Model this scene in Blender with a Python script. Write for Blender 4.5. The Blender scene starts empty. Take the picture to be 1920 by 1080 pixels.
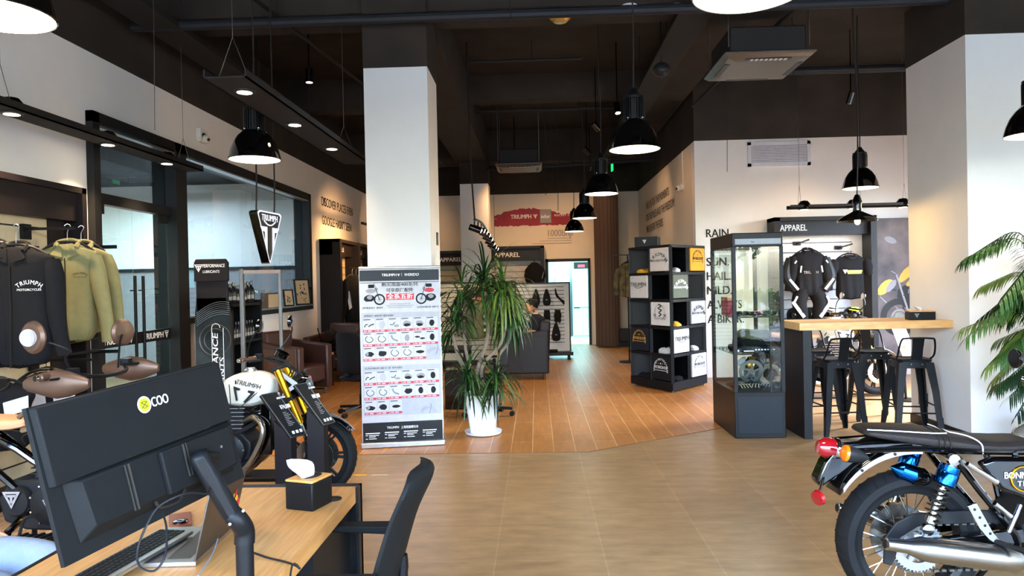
import bpy, math, random
from mathutils import Matrix, Vector
R = math.radians; PI = math.pi
SC = bpy.context.scene
COL = SC.collection
# ---------------------------------------------------------------- camera, view, world
EYE = Vector((0, 0, 1.6)); FPX = 1330.0
CAMR = Matrix.Rotation(R(2.0), 3, 'Z') @ Matrix.Rotation(R(-0.44), 3, 'X') @ Matrix.Rotation(R(1.2), 3, 'Y')
cd = bpy.data.cameras.new('camera'); cam = bpy.data.objects.new('camera', cd); COL.objects.link(cam)
cd.sensor_fit = 'HORIZONTAL'; cd.sensor_width = 36.0; cd.lens = 36.0 * FPX / 1920.0
cd.clip_start = 0.05; cd.clip_end = 200
cam.matrix_world = (Matrix.Translation(EYE) @ CAMR.to_4x4() @ Matrix.Rotation(R(90), 4, 'X'))
SC.camera = cam
def P(px, py, X=None, Y=None, Z=None):
    d = CAMR @ Vector(((px - 960) / FPX, 1, -(py - 540) / FPX))
    t = X / d.x if X is not None else Y / d.y if Y is not None else (Z - 1.6) / d.z
    return EYE + d * t
SC.view_settings.view_transform = 'Standard'; SC.view_settings.look = 'None'
SC.view_settings.exposure = EXPO = 0.42; SC.view_settings.gamma = 1; SC.view_settings.use_curve_mapping = False
SC.cycles.use_denoising = True
SC.cycles.max_bounces = 8; SC.cycles.diffuse_bounces = 4; SC.cycles.glossy_bounces = 4
SC.cycles.transmission_bounces = 8; SC.cycles.transparent_max_bounces = 12
SC.cycles.sample_clamp_indirect = 4.0; SC.cycles.caustics_reflective = False; SC.cycles.caustics_refractive = False
wd = bpy.data.worlds.new('world'); SC.world = wd; wd.use_nodes = True
nt = wd.node_tree; nt.nodes.clear()
wo = nt.nodes.new('ShaderNodeOutputWorld'); bg = nt.nodes.new('ShaderNodeBackground'); sky = nt.nodes.new('ShaderNodeTexSky')
sky.sky_type = 'NISHITA'; sky.sun_disc = False; sky.sun_elevation = R(50); sky.sun_rotation = R(60); sky.air_density = 1.5; sky.dust_density = 3
bg.inputs[1].default_value = WORLD_S = 8.5
tint = nt.nodes.new('ShaderNodeMix'); tint.data_type = 'RGBA'; tint.blend_type = 'MULTIPLY'; tint.inputs[0].default_value = 1; tint.inputs[7].default_value = (.89, .95, 1.13, 1)
nt.links.new(sky.outputs[0], tint.inputs[6]); nt.links.new(tint.outputs[2], bg.inputs[0]); nt.links.new(bg.outputs[0], wo.inputs[0])
def lin(c):
    if isinstance(c, str): c = tuple(int(c[i:i + 2], 16) / 255 for i in (0, 2, 4))
    return tuple((v / 12.92 if v <= .04045 else ((v + .055) / 1.055) ** 2.4) for v in c)
def light(kind, name, loc, power, color='ffffff', size=.1, size_y=None, aim=None, angle=80, blend=.6, portal=False, spread=None):
    ld = bpy.data.lights.new(name, kind); ld.energy = power; ld.color = lin(color)
    if kind == 'AREA':
        ld.size = size
        if size_y: ld.shape = 'RECTANGLE'; ld.size_y = size_y
        if spread: ld.spread = R(spread)
        if portal: ld.cycles.is_portal = True
    else: ld.shadow_soft_size = size
    if kind == 'SPOT': ld.spot_size = R(angle); ld.spot_blend = blend
    o = bpy.data.objects.new(name, ld); COL.objects.link(o); o.location = loc
    if aim is not None: o.rotation_euler = (Vector(aim) - Vector(loc)).to_track_quat('-Z', 'Y').to_euler()
    return o
# daylight through the storefront glazing behind the camera and an added unseen side window, and the lit ceilings of the two side rooms
DAY = light('AREA', 'storefront_portal', (1.2, -2.4, 1.95), 1, 'ffffff', 10.4, 3.7, aim=(1.2, 8, 1.95), portal=True)
light('AREA', 'added_window_portal', (6.56, 9.2, 2.0), 1, 'ffffff', 2.0, 2.4, aim=(0, 9.2, 2.0), portal=True)  # portal for the added window in the right wall
light('AREA', 'office_ceiling_panel', (-6.2, 9.5, 3.25), 600, 'eef2f6', 1.6, 5.0, aim=(-6.2, 9.5, 0))
light('AREA', 'kitchen_ceiling_panel', (0.9, 19.6, 2.6), 150, 'b8f2f6', 1.6, 1.2, aim=(0.9, 19.6, 0))
# ---------------------------------------------------------------- materials
MATS = {}
def mat(name, col, rough=.5, metal=0., noise=0., nscale=20., stretch=(1, 1, 1), col2=None, bump=0., bscale=None, coat=0., emit=None, es=0., alpha=None, spec=.5, aniso=0.):
    if name in MATS: return MATS[name]
    m = bpy.data.materials.new(name); m.use_nodes = True; t = m.node_tree; b = t.nodes['Principled BSDF']
    c = lin(col)
    if max(c) < .045 and metal < .5: c = tuple(v * .62 for v in c); spec *= .4
    b.inputs['Base Color'].default_value = (*c, 1); b.inputs['Roughness'].default_value = rough; b.inputs['Metallic'].default_value = metal
    b.inputs['Coat Weight'].default_value = coat; b.inputs['Coat Roughness'].default_value = .06; b.inputs['Specular IOR Level'].default_value = spec
    tc = t.nodes.new('ShaderNodeTexCoord'); mp = t.nodes.new('ShaderNodeMapping'); t.links.new(tc.outputs['Object'], mp.inputs[0])
    mp.inputs['Scale'].default_value = stretch
    n = t.nodes.new('ShaderNodeTexNoise'); n.inputs['Scale'].default_value = nscale; n.inputs['Detail'].default_value = 5; t.links.new(mp.outputs[0], n.inputs[0])
    if not noise and not col2: noise = .06
    r = t.nodes.new('ShaderNodeValToRGB'); r.color_ramp.elements[0].position = .3; r.color_ramp.elements[1].position = .7
    c2 = lin(col2) if col2 else tuple(min(1, v * (1 + noise)) for v in c); c1 = c if col2 else tuple(v * (1 - noise) for v in c)
    r.color_ramp.elements[0].color = (*c1, 1); r.color_ramp.elements[1].color = (*c2, 1)
    t.links.new(n.outputs[0], r.inputs[0]); t.links.new(r.outputs[0], b.inputs['Base Color'])
    if bump:
        bn = t.nodes.new('ShaderNodeBump'); bn.inputs['Strength'].default_value = bump; bn.inputs['Distance'].default_value = .01
        n2 = t.nodes.new('ShaderNodeTexNoise'); n2.inputs['Scale'].default_value = bscale or nscale; n2.inputs['Detail'].default_value = 4; t.links.new(mp.outputs[0], n2.inputs[0])
        t.links.new(n2.outputs[0], bn.inputs['Height']); t.links.new(bn.outputs[0], b.inputs['Normal'])
    if emit: b.inputs['Emission Color'].default_value = (*lin(emit), 1); b.inputs['Emission Strength'].default_value = es
    if alpha is not None: b.inputs['Alpha'].default_value = alpha
    MATS[name] = m; return m
def glassm(name, tint='dfeeee', refl=.12, rough=0.0, vis=.06, vcol='cfe0e4'):
    """thin pane: mostly transparent, fresnel mirror, a little tint"""
    m = bpy.data.materials.new(name); m.use_nodes = True; t = m.node_tree; t.nodes.clear()
    o = t.nodes.new('ShaderNodeOutputMaterial'); mx = t.nodes.new('ShaderNodeMixShader'); tr = t.nodes.new('ShaderNodeBsdfTransparent'); gl = t.nodes.new('ShaderNodeBsdfGlossy')
    lw = t.nodes.new('ShaderNodeLayerWeight'); lw.inputs[0].default_value = .5; tr.inputs[0].default_value = (*lin(tint), 1); gl.inputs['Roughness'].default_value = rough
    pw = t.nodes.new('ShaderNodeMath'); pw.operation = 'POWER'; pw.inputs[1].default_value = 4.5
    ad = t.nodes.new('ShaderNodeMath'); ad.operation = 'MULTIPLY_ADD'; ad.inputs[1].default_value = .8; ad.inputs[2].default_value = refl; ad.use_clamp = True
    t.links.new(lw.outputs['Facing'], pw.inputs[0]); t.links.new(pw.outputs[0], ad.inputs[0]); t.links.new(ad.outputs[0], mx.inputs[0]); t.links.new(tr.outputs[0], mx.inputs[1]); t.links.new(gl.outputs[0], mx.inputs[2]); t.links.new(mx.outputs[0], o.inputs[0])
    MATS[name] = m; return m
def emat(name, col, s):
    m = bpy.data.materials.new(name); m.use_nodes = True; t = m.node_tree; t.nodes.clear()
    o = t.nodes.new('ShaderNodeOutputMaterial'); e = t.nodes.new('ShaderNodeEmission'); e.inputs[0].default_value = (*lin(col), 1); e.inputs[1].default_value = s
    t.links.new(e.outputs[0], o.inputs[0]); MATS[name] = m; return m
def brickm(name, c1, c2, cm, bw, bh, mortar, off=.5, rot=0, rough=.4, loc=(0, 0, 0), grain=(1, 1, 1), gs=8, bump=.15, gmix=.5, coat=0):
    m = bpy.data.materials.new(name); m.use_nodes = True; t = m.node_tree; b = t.nodes['Principled BSDF']
    tc = t.nodes.new('ShaderNodeTexCoord'); mp = t.nodes.new('ShaderNodeMapping'); t.links.new(tc.outputs['Object'], mp.inputs[0])
    mp.inputs['Rotation'].default_value = (0, 0, rot); mp.inputs['Location'].default_value = loc
    br = t.nodes.new('ShaderNodeTexBrick'); t.links.new(mp.outputs[0], br.inputs[0]); br.offset = off; br.offset_frequency = 2; br.squash = 1
    br.inputs['Scale'].default_value = 1; br.inputs['Brick Width'].default_value = bw; br.inputs['Row Height'].default_value = bh; br.inputs['Mortar Size'].default_value = mortar; br.inputs['Mortar Smooth'].default_value = .1; br.inputs['Bias'].default_value = 0
    br.inputs['Color1'].default_value = (*lin(c1), 1); br.inputs['Color2'].default_value = (*lin(c2), 1); br.inputs['Mortar'].default_value = (*lin(cm), 1)
    mp2 = t.nodes.new('ShaderNodeMapping'); mp2.inputs['Scale'].default_value = grain; t.links.new(tc.outputs['Object'], mp2.inputs[0])
    n = t.nodes.new('ShaderNodeTexNoise'); n.inputs['Scale'].default_value = gs; n.inputs['Detail'].default_value = 8; n.inputs['Roughness'].default_value = .65; t.links.new(mp2.outputs[0], n.inputs[0])
    r = t.nodes.new('ShaderNodeValToRGB'); r.color_ramp.elements[0].position = .3; r.color_ramp.elements[1].position = .72; r.color_ramp.elements[0].color = (.45, .42, .4, 1); r.color_ramp.elements[1].color = (1.25, 1.22, 1.2, 1)
    t.links.new(n.outputs[0], r.inputs[0])
    mx = t.nodes.new('ShaderNodeMix'); mx.data_type = 'RGBA'; mx.blend_type = 'MULTIPLY'; mx.inputs[0].default_value = gmix
    t.links.new(br.outputs[0], mx.inputs[6]); t.links.new(r.outputs[0], mx.inputs[7]); t.links.new(mx.outputs[2], b.inputs['Base Color'])
    b.inputs['Roughness'].default_value = rough; b.inputs['Coat Weight'].default_value = coat; b.inputs['Coat Roughness'].default_value = .15
    bn = t.nodes.new('ShaderNodeBump'); bn.inputs['Strength'].default_value = bump; bn.inputs['Distance'].default_value = .01; t.links.new(n.outputs[0], bn.inputs['Height']); t.links.new(bn.outputs[0], b.inputs['Normal'])
    MATS[name] = m; return m
mat('black_paint', '16161a', .55); mat('ceiling_black', '39312a', .9, noise=.25, nscale=2); mat('duct_black', '26221f', .7); mat('pipe_grey', '2c2d30', .55, .3)
mat('wall_white', 'efecea', .85, noise=.02, nscale=3); mat('wall_cream', 'dbd2c6', .85, noise=.02, nscale=3)
mat('metal_black', '1b1c1f', .38, .3); mat('plastic_black', '18191b', .45); mat('plastic_dark', '212222', .6, spec=.25, bump=.08, bscale=300); mat('gloss_black', '060607', .08, coat=1); mat('rubber', '1a1a1b', .75, bump=.1, bscale=200)
mat('satin_dark', '232426', .42); mat('shelf_black', '141418', .5); mat('chrome', 'e6e8ea', .07, 1); mat('steel', 'b9b6ae', .24, 1); mat('alu', 'c4c6c8', .35, 1, noise=.1); mat('alu_dark', '63605c', .42, .9)
mat('gold', 'e2a21c', .26, 1); mat('blue_chrome', '1c6fd0', .14, 1); mat('white_gloss', 'd0cdc0', .15, coat=.8); mat('white_plain', 'e8e8ea', .6); mat('paper', 'bcbcc2', .7); mat('ink', '26262b', .7)
mat('red_ink', 'c02a3c', .6); mat('red_gloss', 'd8301c', .2, coat=.8); mat('tan_leather', 'c98a63', .5, bump=.2, bscale=60); mat('brown_leather', '3d2119', .38, bump=.15, bscale=90); mat('grey_leather', '302b2f', .45)
mat('wood_dark', '5a3a22', .5, noise=.3, nscale=6, stretch=(12, 12, 1)); mat('wood_desk', 'd39c5c', .42, noise=.22, nscale=5, stretch=(14, 1, 4), col2='b98146'); mat('wood_bar', 'd8ab72', .4, nscale=4, stretch=(2, 14, 6), col2='c4945c', noise=.1)
mat('wood_edge', 'caa978', .5, nscale=5, stretch=(14, 1, 4), col2='b69263'); mat('bamboo', 'd9a158', .4, nscale=8, stretch=(1, 16, 1), col2='c98f48')
mat('fabric_black', '17171a', .9, bump=.4, bscale=30); mat('fabric_olive', '75714b', .85, bump=.3, bscale=25); mat('fabric_dark_olive', '5a5840', .85); mat('mesh_black', '15161a', .8)
mat('leaf', '2f501b', .45, noise=.4, nscale=6); mat('leaf_dark', '1c3517', .45, noise=.4, nscale=6); mat('leaf_yellow', '62722a', .45, noise=.35, nscale=6); mat('trunk', '806f5e', .8, bump=.6, bscale=30, noise=.2)
mat('pot_white', 'eef0f2', .22, coat=.3); mat('slat_beige', 'b8a98c', .5, noise=.05); mat('slat_grey', 'b4b4b8', .45); mat('header_grey', '2b3036', .45); mat('header_dark', '231c1e', .5)
mat('skin', 'c98f6e', .55, noise=.05); mat('hair', '1c1512', .6, bump=.6, bscale=80); mat('jeans', '9aa6b4', .85, bump=.35, bscale=40, col2='6f8095', nscale=5); mat('bronze', '5c4536', .4, .5); mat('amber', 'd8680c', .2, coat=.6); mat('red_lens', '8e0d16', .12, coat=1)
mat('yellow_cloth', 'e0a020', .8); mat('tshirt_white', 'c6c4c6', .85); mat('tshirt_grey', '909096', .85); mat('tshirt_navy', '1d1f2b', .85); mat('tshirt_green', '4c5346', .85); mat('tshirt_amber', 'c08616', .85); mat('neon', 'c6e020', .4)
mat('curtain', '4d3a31', .8, noise=.15, nscale=3, stretch=(14, 14, .2)); mat('rug', '8d7a68', 1., noise=.35, nscale=40, bump=1., bscale=90); mat('wood_floor_edge', '6b4b2a', .6)
mat('print_grey', '8c8c92', .7); mat('print_light', 'a9abb3', .7); mat('mural_red', '8f1f38', .7, noise=.15, nscale=3); mat('text_dark', '221d1d', .6); mat('text_white', 'f2f2f4', .6); mat('text_gold', 'd9a441', .6); mat('text_grey', '9a9492', .7)
mat('poster_bg', '45464a', .9, spec=.1, col2='7b7270', nscale=2.5); mat('fridge', 'cfe9ec', .4); mat('brown_seat', '2a2320', .5, bump=.2, bscale=120); mat('lube_print', '20262a', .35, col2='3d474b', nscale=3, noise=.2)
mat('green_sign', '17b45a', .5, emit='17d468', es=1.2); mat('camo', '3c3626', .9, col2='7a6c4c', nscale=9); mat('cord_grey', '8a8f96', .4); mat('sensor_white', 'e6e2da', .5); mat('vent_white', 'd9d9e0', .5); mat('vent_dark', '6c6c7a', .6)
mat('trim_gold', 'c8963c', .35, .8); mat('ground_out', '8f928c', .9, noise=.2, nscale=2); mat('bottle_dark', '15171a', .25); mat('copper', 'a4512e', .35, .6); mat('lamp_inner', 'f4f0e6', .6, emit='fff4de', es=2.2)
glassm('glass_office', 'b9c8cf', .05); glassm('glass_case', 'eaf5f2', .05); glassm('glass_door', 'cfe2e4', .05); glassm('glass_clear', 'ffffff', .0); glassm('acrylic', 'e9eef0', .06)
emat('lamp_glow', 'fff1d8', 9); emat('spot_glow', 'ffedcf', 14); emat('sign_glow', 'eef0ff', 1.15); emat('tube_glow', 'fff0b8', 4); emat('bulb_glow', 'ffd890', 8)
brickm('floor_tile', 'a5855c', '9b7b54', 'b0926a', .63, .63, .0032, off=0, rough=.34, loc=(-.36, -.28, 0), grain=(1, 3.0, 1), gs=3.6, gmix=.6, bump=.08)
brickm('floor_wood', 'b87b3e', 'a66c34', 'dcb47c', 1.0, .205, .0035, off=.37, rot=R(90), rough=.38, loc=(.1, .073, 0), grain=(9, 1.2, 1), gs=2.2, gmix=.45, bump=.08)
mat('slat_line', '2a241e', .6)
# ---------------------------------------------------------------- mesh builder
def rotm(rx=0, ry=0, rz=0): return Matrix.Rotation(R(rz), 4, 'Z') @ Matrix.Rotation(R(ry), 4, 'Y') @ Matrix.Rotation(R(rx), 4, 'X')
def T(x=0, y=0, z=0): return Matrix.Translation((x, y, z))
def fromto(a, b):
    a, b = Vector(a), Vector(b); q = (b - a).to_track_quat('Z', 'Y')
    return Matrix.Translation(a) @ q.to_matrix().to_4x4(), (b - a).length
TEXTC = {}
def text_geo(s, bold=True):
    k = (s, bold)
    if k in TEXTC: return TEXTC[k]
    cu = bpy.data.curves.new('tmp', 'FONT'); cu.body = s; cu.size = 1; cu.resolution_u = 3; cu.fill_mode = 'FRONT'
    o = bpy.data.objects.new('tmp', cu); COL.objects.link(o)
    dg = bpy.context.evaluated_depsgraph_get(); me = o.evaluated_get(dg).to_mesh()
    vs = [tuple(v.co) for v in me.vertices]; fs = [tuple(p.vertices) for p in me.polygons]
    o.evaluated_get(dg).to_mesh_clear(); bpy.data.objects.remove(o); bpy.data.curves.remove(cu)
    if bold and vs: n = len(vs); vs = [(x - .016, y, z) for x, y, z in vs] + [(x + .016, y + .004, z + .001) for x, y, z in vs]; fs = fs + [tuple(i + n for i in f) for f in fs]
    xs = [v[0] for v in vs] or [0]; TEXTC[k] = (vs, fs, min(xs), max(xs)); return TEXTC[k]
class MB:
    def __init__(s, m='white_plain', M=None): s.v = []; s.f = []; s.fm = []; s.ms = []; s.cm = 0; s.M = M or Matrix(); s.m(m)
    def m(s, name):
        if name not in s.ms: s.ms.append(name)
        s.cm = s.ms.index(name); return s
    def at(s, M): s.M = M; return s
    def add(s, vs, fs, M=None):
        X = s.M @ M if M is not None else s.M; b = len(s.v)
        s.v += [tuple(X @ Vector(v)) for v in vs]; s.f += [tuple(i + b for i in f) for f in fs]; s.fm += [s.cm] * len(fs); return s
    def bx(s, x0, x1, y0, y1, z0, z1, M=None):
        return s.add([(x0, y0, z0), (x1, y0, z0), (x1, y1, z0), (x0, y1, z0), (x0, y0, z1), (x1, y0, z1), (x1, y1, z1), (x0, y1, z1)], [(0, 3, 2, 1), (4, 5, 6, 7), (0, 1, 5, 4), (1, 2, 6, 5), (2, 3, 7, 6), (3, 0, 4, 7)], M)
    def box(s, c, d, M=None): return s.bx(c[0] - d[0] / 2, c[0] + d[0] / 2, c[1] - d[1] / 2, c[1] + d[1] / 2, c[2] - d[2] / 2, c[2] + d[2] / 2, M)
    def bar(s, a, b, w, h=None, up=(0, 0, 1)):
        """box section bar from a to b"""
        a, b = Vector(a), Vector(b); d = (b - a).normalized(); u = Vector(up)
        if abs(d.dot(u)) > .98: u = Vector((0, 1, 0))
        x = d.cross(u).normalized(); z = x.cross(d); h = h or w
        q = [x * (w / 2) * i + z * (h / 2) * j for i, j in ((-1, -1), (1, -1), (1, 1), (-1, 1))]
        return s.add([tuple(a + k) for k in q] + [tuple(b + k) for k in q], [(3, 2, 1, 0), (4, 5, 6, 7), (0, 1, 5, 4), (1, 2, 6, 5), (2, 3, 7, 6), (3, 0, 4, 7)])
    def lathe(s, prof, n=24, M=None, a0=0, a1=360, cap=True):
        full = abs(a1 - a0) >= 359.9; k = n if full else n + 1; vs = []; fs = []
        for r, z in prof:
            for i in range(k):
                a = R(a0 + (a1 - a0) * i / n); vs.append((r * math.cos(a), r * math.sin(a), z))
        for j in range(len(prof) - 1):
            for i in range(n):
                i2 = (i + 1) % k; fs.append((j * k + i, j * k + i2, (j + 1) * k + i2, (j + 1) * k + i))
        if cap and full:
            if prof[0][0] > 1e-4: fs.append(tuple(range(k - 1, -1, -1)))
            if prof[-1][0] > 1e-4: fs.append(tuple((len(prof) - 1) * k + i for i in range(k)))
        return s.add(vs, fs, M)
    def cyl(s, a, b, r, r2=None, n=16):
        M, L = fromto(a, b); return s.lathe([(r, 0), (r if r2 is None else r2, L)], n, M)
    def lath(s, a, b, prof, n=20):
        """lathe along a->b, prof is (radius, t 0..1)"""
        M, L = fromto(a, b); return s.lathe([(r, t * L) for r, t in prof], n, M)
    def tube(s, pts, r, n=8, closed=False, smooth=0, flat=None):
        pts = [Vector(p) for p in pts]; rs = r if isinstance(r, (list, tuple)) else [r] * len(pts)
        if smooth:
            q = []; qr = []; L = len(pts); seg = L if closed else L - 1
            for i in range(seg):
                g = lambda j: pts[j % L] if closed else pts[max(0, min(L - 1, j))]
                p0, p1, p2, p3 = g(i - 1), g(i), g(i + 1), g(i + 2)
                for k in range(smooth):
                    t = k / smooth; q.append(.5 * (2 * p1 + (p2 - p0) * t + (2 * p0 - 5 * p1 + 4 * p2 - p3) * t * t + (3 * p1 - 3 * p2 + p3 - p0) * t ** 3)); qr.append(rs[i % L] * (1 - t) + rs[(i + 1) % L] * t)
            if not closed: q.append(pts[-1]); qr.append(rs[-1])
            pts, rs = q, qr
        L = len(pts); vs = []; fs = []; u = None
        for i, p in enumerate(pts):
            d = (pts[(i + 1) % L] - pts[i - 1]) if (closed or 0 < i < L - 1) else (pts[1] - pts[0] if i == 0 else pts[-1] - pts[-2])
            d = d.normalized()
            if u is None: u = d.orthogonal().normalized() if flat is None else (Vector(flat) - d * Vector(flat).dot(d)).normalized()
            u = (u - d * u.dot(d)).normalized(); w = d.cross(u)
            for k in range(n):
                a = 2 * PI * k / n; vs.append(tuple(p + (u * math.cos(a) + w * math.sin(a)) * rs[i]))
        for i in range(L if closed else L - 1):
            for k in range(n):
                j = (i + 1) % L; fs.append((i * n + k, i * n + (k + 1) % n, j * n + (k + 1) % n, j * n + k))
        if not closed: fs += [tuple(range(n - 1, -1, -1)), tuple((L - 1) * n + k for k in range(n))]
        return s.add(vs, fs)
    def loft(s, rings, cap=True, closed=True):
        n = len(rings[0]); vs = [tuple(p) for r in rings for p in r]; fs = []
        for j in range(len(rings) - 1):
            for i in range(n if closed else n - 1):
                k = (i + 1) % n; fs.append((j * n + i, j * n + k, (j + 1) * n + k, (j + 1) * n + i))
        if cap and closed: fs += [tuple(range(n - 1, -1, -1)), tuple((len(rings) - 1) * n + i for i in range(n))]
        return s.add(vs, fs)
    def prism(s, poly, t, M=None, y0=None):
        """polygon in XZ extruded in Y by t centred (or from y0)"""
        n = len(poly); a = -t / 2 if y0 is None else y0
        return s.add([(x, a, z) for x, z in poly] + [(x, a + t, z) for x, z in poly], [tuple(range(n)), tuple(range(2 * n - 1, n - 1, -1))] + [(i, i + n, (i + 1) % n + n, (i + 1) % n) for i in range(n)], M)
    def sph(s, c, r, n=16, m=10, M=None):
        r = r if isinstance(r, (list, tuple)) else (r, r, r)
        vs = [(c[0], c[1], c[2] - r[2])]; fs = []
        for j in range(1, m):
            t = -PI / 2 + PI * j / m
            for i in range(n): a = 2 * PI * i / n; vs.append((c[0] + r[0] * math.cos(t) * math.cos(a), c[1] + r[1] * math.cos(t) * math.sin(a), c[2] + r[2] * math.sin(t)))
        vs.append((c[0], c[1], c[2] + r[2])); L = len(vs) - 1
        for i in range(n): fs.append((0, 1 + (i + 1) % n, 1 + i)); fs.append((L, L - n + i, L - n + (i + 1) % n))
        for j in range(m - 2):
            for i in range(n): fs.append((1 + j * n + i, 1 + j * n + (i + 1) % n, 1 + (j + 1) * n + (i + 1) % n, 1 + (j + 1) * n + i))
        return s.add(vs, fs, M)
    def torus(s, R0, r, M=None, n=40, m=10, a0=0, a1=360, sy=1):
        full = abs(a1 - a0) > 359; k = n if full else n + 1; vs = []; fs = []
        for i in range(k):
            a = R(a0 + (a1 - a0) * i / n)
            for j in range(m): b = 2 * PI * j / m; q = R0 + r * math.cos(b); vs.append((q * math.cos(a), q * math.sin(a), r * sy * math.sin(b)))
        for i in range(n):
            for j in range(m): i2 = (i + 1) % k; fs.append((i * m + j, i2 * m + j, i2 * m + (j + 1) % m, i * m + (j + 1) % m))
        return s.add(vs, fs, M)
    def quad(s, a, b, c, d): return s.add([a, b, c, d], [(0, 1, 2, 3)])
    def text(s, st, size, M, align='C', arc=None, bold=True, sx=1.0, shear=0, width=None):
        """text in local XY plane of M; arc = radius of the circle the baseline follows (positive: arched up)"""
        def g(ch): return text_geo(ch, bold)
        if arc:
            adv = [(g(c)[3] - g(c)[2]) * size * sx + size * .09 if c != ' ' else size * .3 for c in st]; tot = sum(adv)
            if width: k = width / tot; adv = [a * k for a in adv]; tot = width
            else: k = 1
            x = -tot / 2
            for c, a in zip(st, adv):
                if c != ' ':
                    vs, fs, x0, x1 = g(c); th = (x + a / 2) / arc
                    Mm = M @ T(math.sin(th) * arc, math.cos(th) * arc - arc, 0) @ Matrix.Rotation(-th, 4, 'Z')
                    s.add([((v[0] - (x0 + x1) / 2) * size * sx * k, v[1] * size, v[2]) for v in vs], fs, Mm)
                x += a
            return s
        vs, fs, x0, x1 = g(st); w = (x1 - x0) * size
        kx = width / w if width else sx
        o = {'L': x0, 'C': (x0 + x1) / 2, 'R': x1}[align]
        return s.add([((v[0] - o + shear * v[1]) * size * kx, v[1] * size, v[2]) for v in vs], fs, M)
    def build(s, name, parent=None, label=None, cat=None, group=None, kind=None, smooth=True, bevel=0, sub=0, solid=0, ang=35, origin=None):
        me = bpy.data.meshes.new(name)
        if origin is None and parent is None and s.v:
            lo = [min(v[i] for v in s.v) for i in range(3)]; hi = [max(v[i] for v in s.v) for i in range(3)]; origin = ((lo[0] + hi[0]) / 2, (lo[1] + hi[1]) / 2, lo[2])
            if kind == 'structure': origin = (0, 0, 0)
        og = origin or (0, 0, 0)
        me.from_pydata([(v[0] - og[0], v[1] - og[1], v[2] - og[2]) for v in s.v], [], s.f)
        for k in s.ms: me.materials.append(MATS[k])
        me.polygons.foreach_set('material_index', s.fm)
        if smooth: me.polygons.foreach_set('use_smooth', [True] * len(s.f)); me.set_sharp_from_angle(angle=R(ang))
        me.update()
        o = bpy.data.objects.new(name, me); COL.objects.link(o); o.location = og
        if parent is not None:
            o.parent = parent
            if parent.parent is None and parent.name not in LOCAL: o.matrix_parent_inverse = parent.matrix_basis.inverted()
        if bevel: b = o.modifiers.new('bevel', 'BEVEL'); b.width = bevel; b.segments = 2; b.limit_method = 'ANGLE'; b.angle_limit = R(50)
        if sub: b = o.modifiers.new('sub', 'SUBSURF'); b.levels = sub; b.render_levels = sub
        if solid: b = o.modifiers.new('solid', 'SOLIDIFY'); b.thickness = solid; b.offset = 0
        tag(o, label, cat, group, kind); return o
def tag(o, label=None, cat=None, group=None, kind=None):
    if label: o['label'] = label
    if cat: o['category'] = cat
    if group: o['group'] = group
    if kind: o['kind'] = kind
    return o
LOCAL = set()
def thing(name, label, cat, loc=(0, 0, 0), rz=0, group=None, local=False):
    o = bpy.data.objects.new(name, None); COL.objects.link(o); o.empty_display_size = .1
    o.location = loc; o.rotation_euler = (0, 0, R(rz))
    if local: LOCAL.add(o.name)
    return tag(o, label, cat, group)
def place(o, loc, rz=0, rx=0, ry=0): o.location = loc; o.rotation_euler = (R(rx), R(ry), R(rz)); return o
def dup(root, loc=None, rz=None, label=None, group=None, scale=None):
    r = root.copy(); COL.objects.link(r)
    if loc is not None: r.location = loc
    if rz is not None: r.rotation_euler = (0, 0, R(rz))
    if scale: r.scale = (scale,) * 3
    if label: r['label'] = label
    if group: r['group'] = group
    for ch in list(root.children):
        c = ch.copy(); COL.objects.link(c); c.parent = r
        for g in list(ch.children): d = g.copy(); COL.objects.link(d); d.parent = c
    return r
def basis(o, x, y):
    """matrix with origin o, local x and y directions (z = x cross y)"""
    x = Vector(x).normalized(); y = Vector(y); y = (y - x * y.dot(x)).normalized(); z = x.cross(y)
    return Matrix(((x.x, y.x, z.x, o[0]), (x.y, y.y, z.y, o[1]), (x.z, y.z, z.z, o[2]), (0, 0, 0, 1)))
def triumph_badge(b, M, s, inner='text_white', w=.07):
    """triangular shield outline with T"""
    b.m(inner); o = [(-.5, .42), (.5, .42), (0, -.5)]; i = [(-.5 + w * 1.7, .42 - w), (.5 - w * 1.7, .42 - w), (0, -.5 + w * 2.1)]
    vs = [(x * s, y * s, 0) for x, y in o + i]; b.add(vs, [(0, 3, 4, 1), (1, 4, 5, 2), (2, 5, 3, 0)], M)
    b.add([(x * s, y * s, 0) for x, y in [(-.3, .25), (.3, .25), (.24, .12), (.07, .12), (.07, -.2), (0, -.32), (-.07, -.2), (-.07, .12), (-.24, .12)]], [(0, 8, 7, 6, 5, 4, 3, 2, 1)], M)
# ================================================================ the setting
ZB = 3.82; ZC = 5.0
def struct(b, name, **k): return b.build(name, kind='structure', smooth=False, **k)
b = MB('floor_tile'); b.add([(-4.3, -2.5, 0), (6.6, -2.5, 0), (6.6, 11.6, 0), (2.58, 11.6, 0), (2.58, 8.1, 0), (1.86, 7.58, 0), (.45, 6.64, 0), (-4.3, 6.66, 0)], [tuple(range(8))]); struct(b, 'floor')
b = MB('floor_wood'); b.add([(-4.3, 6.66, 0), (.45, 6.64, 0), (1.86, 7.58, 0), (2.58, 8.1, 0), (2.58, 17.9, 0), (-4.3, 17.9, 0)], [tuple(range(6))]); struct(b, 'floor')
b = MB('wood_floor_edge')
for p, q in (((-4.1, 6.66), (.45, 6.64)), ((.45, 6.64), (1.86, 7.58)), ((1.86, 7.58), (2.58, 8.1))): b.bar((*p, .001), (*q, .001), .012, .003)
struct(b, 'trim_1')
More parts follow.
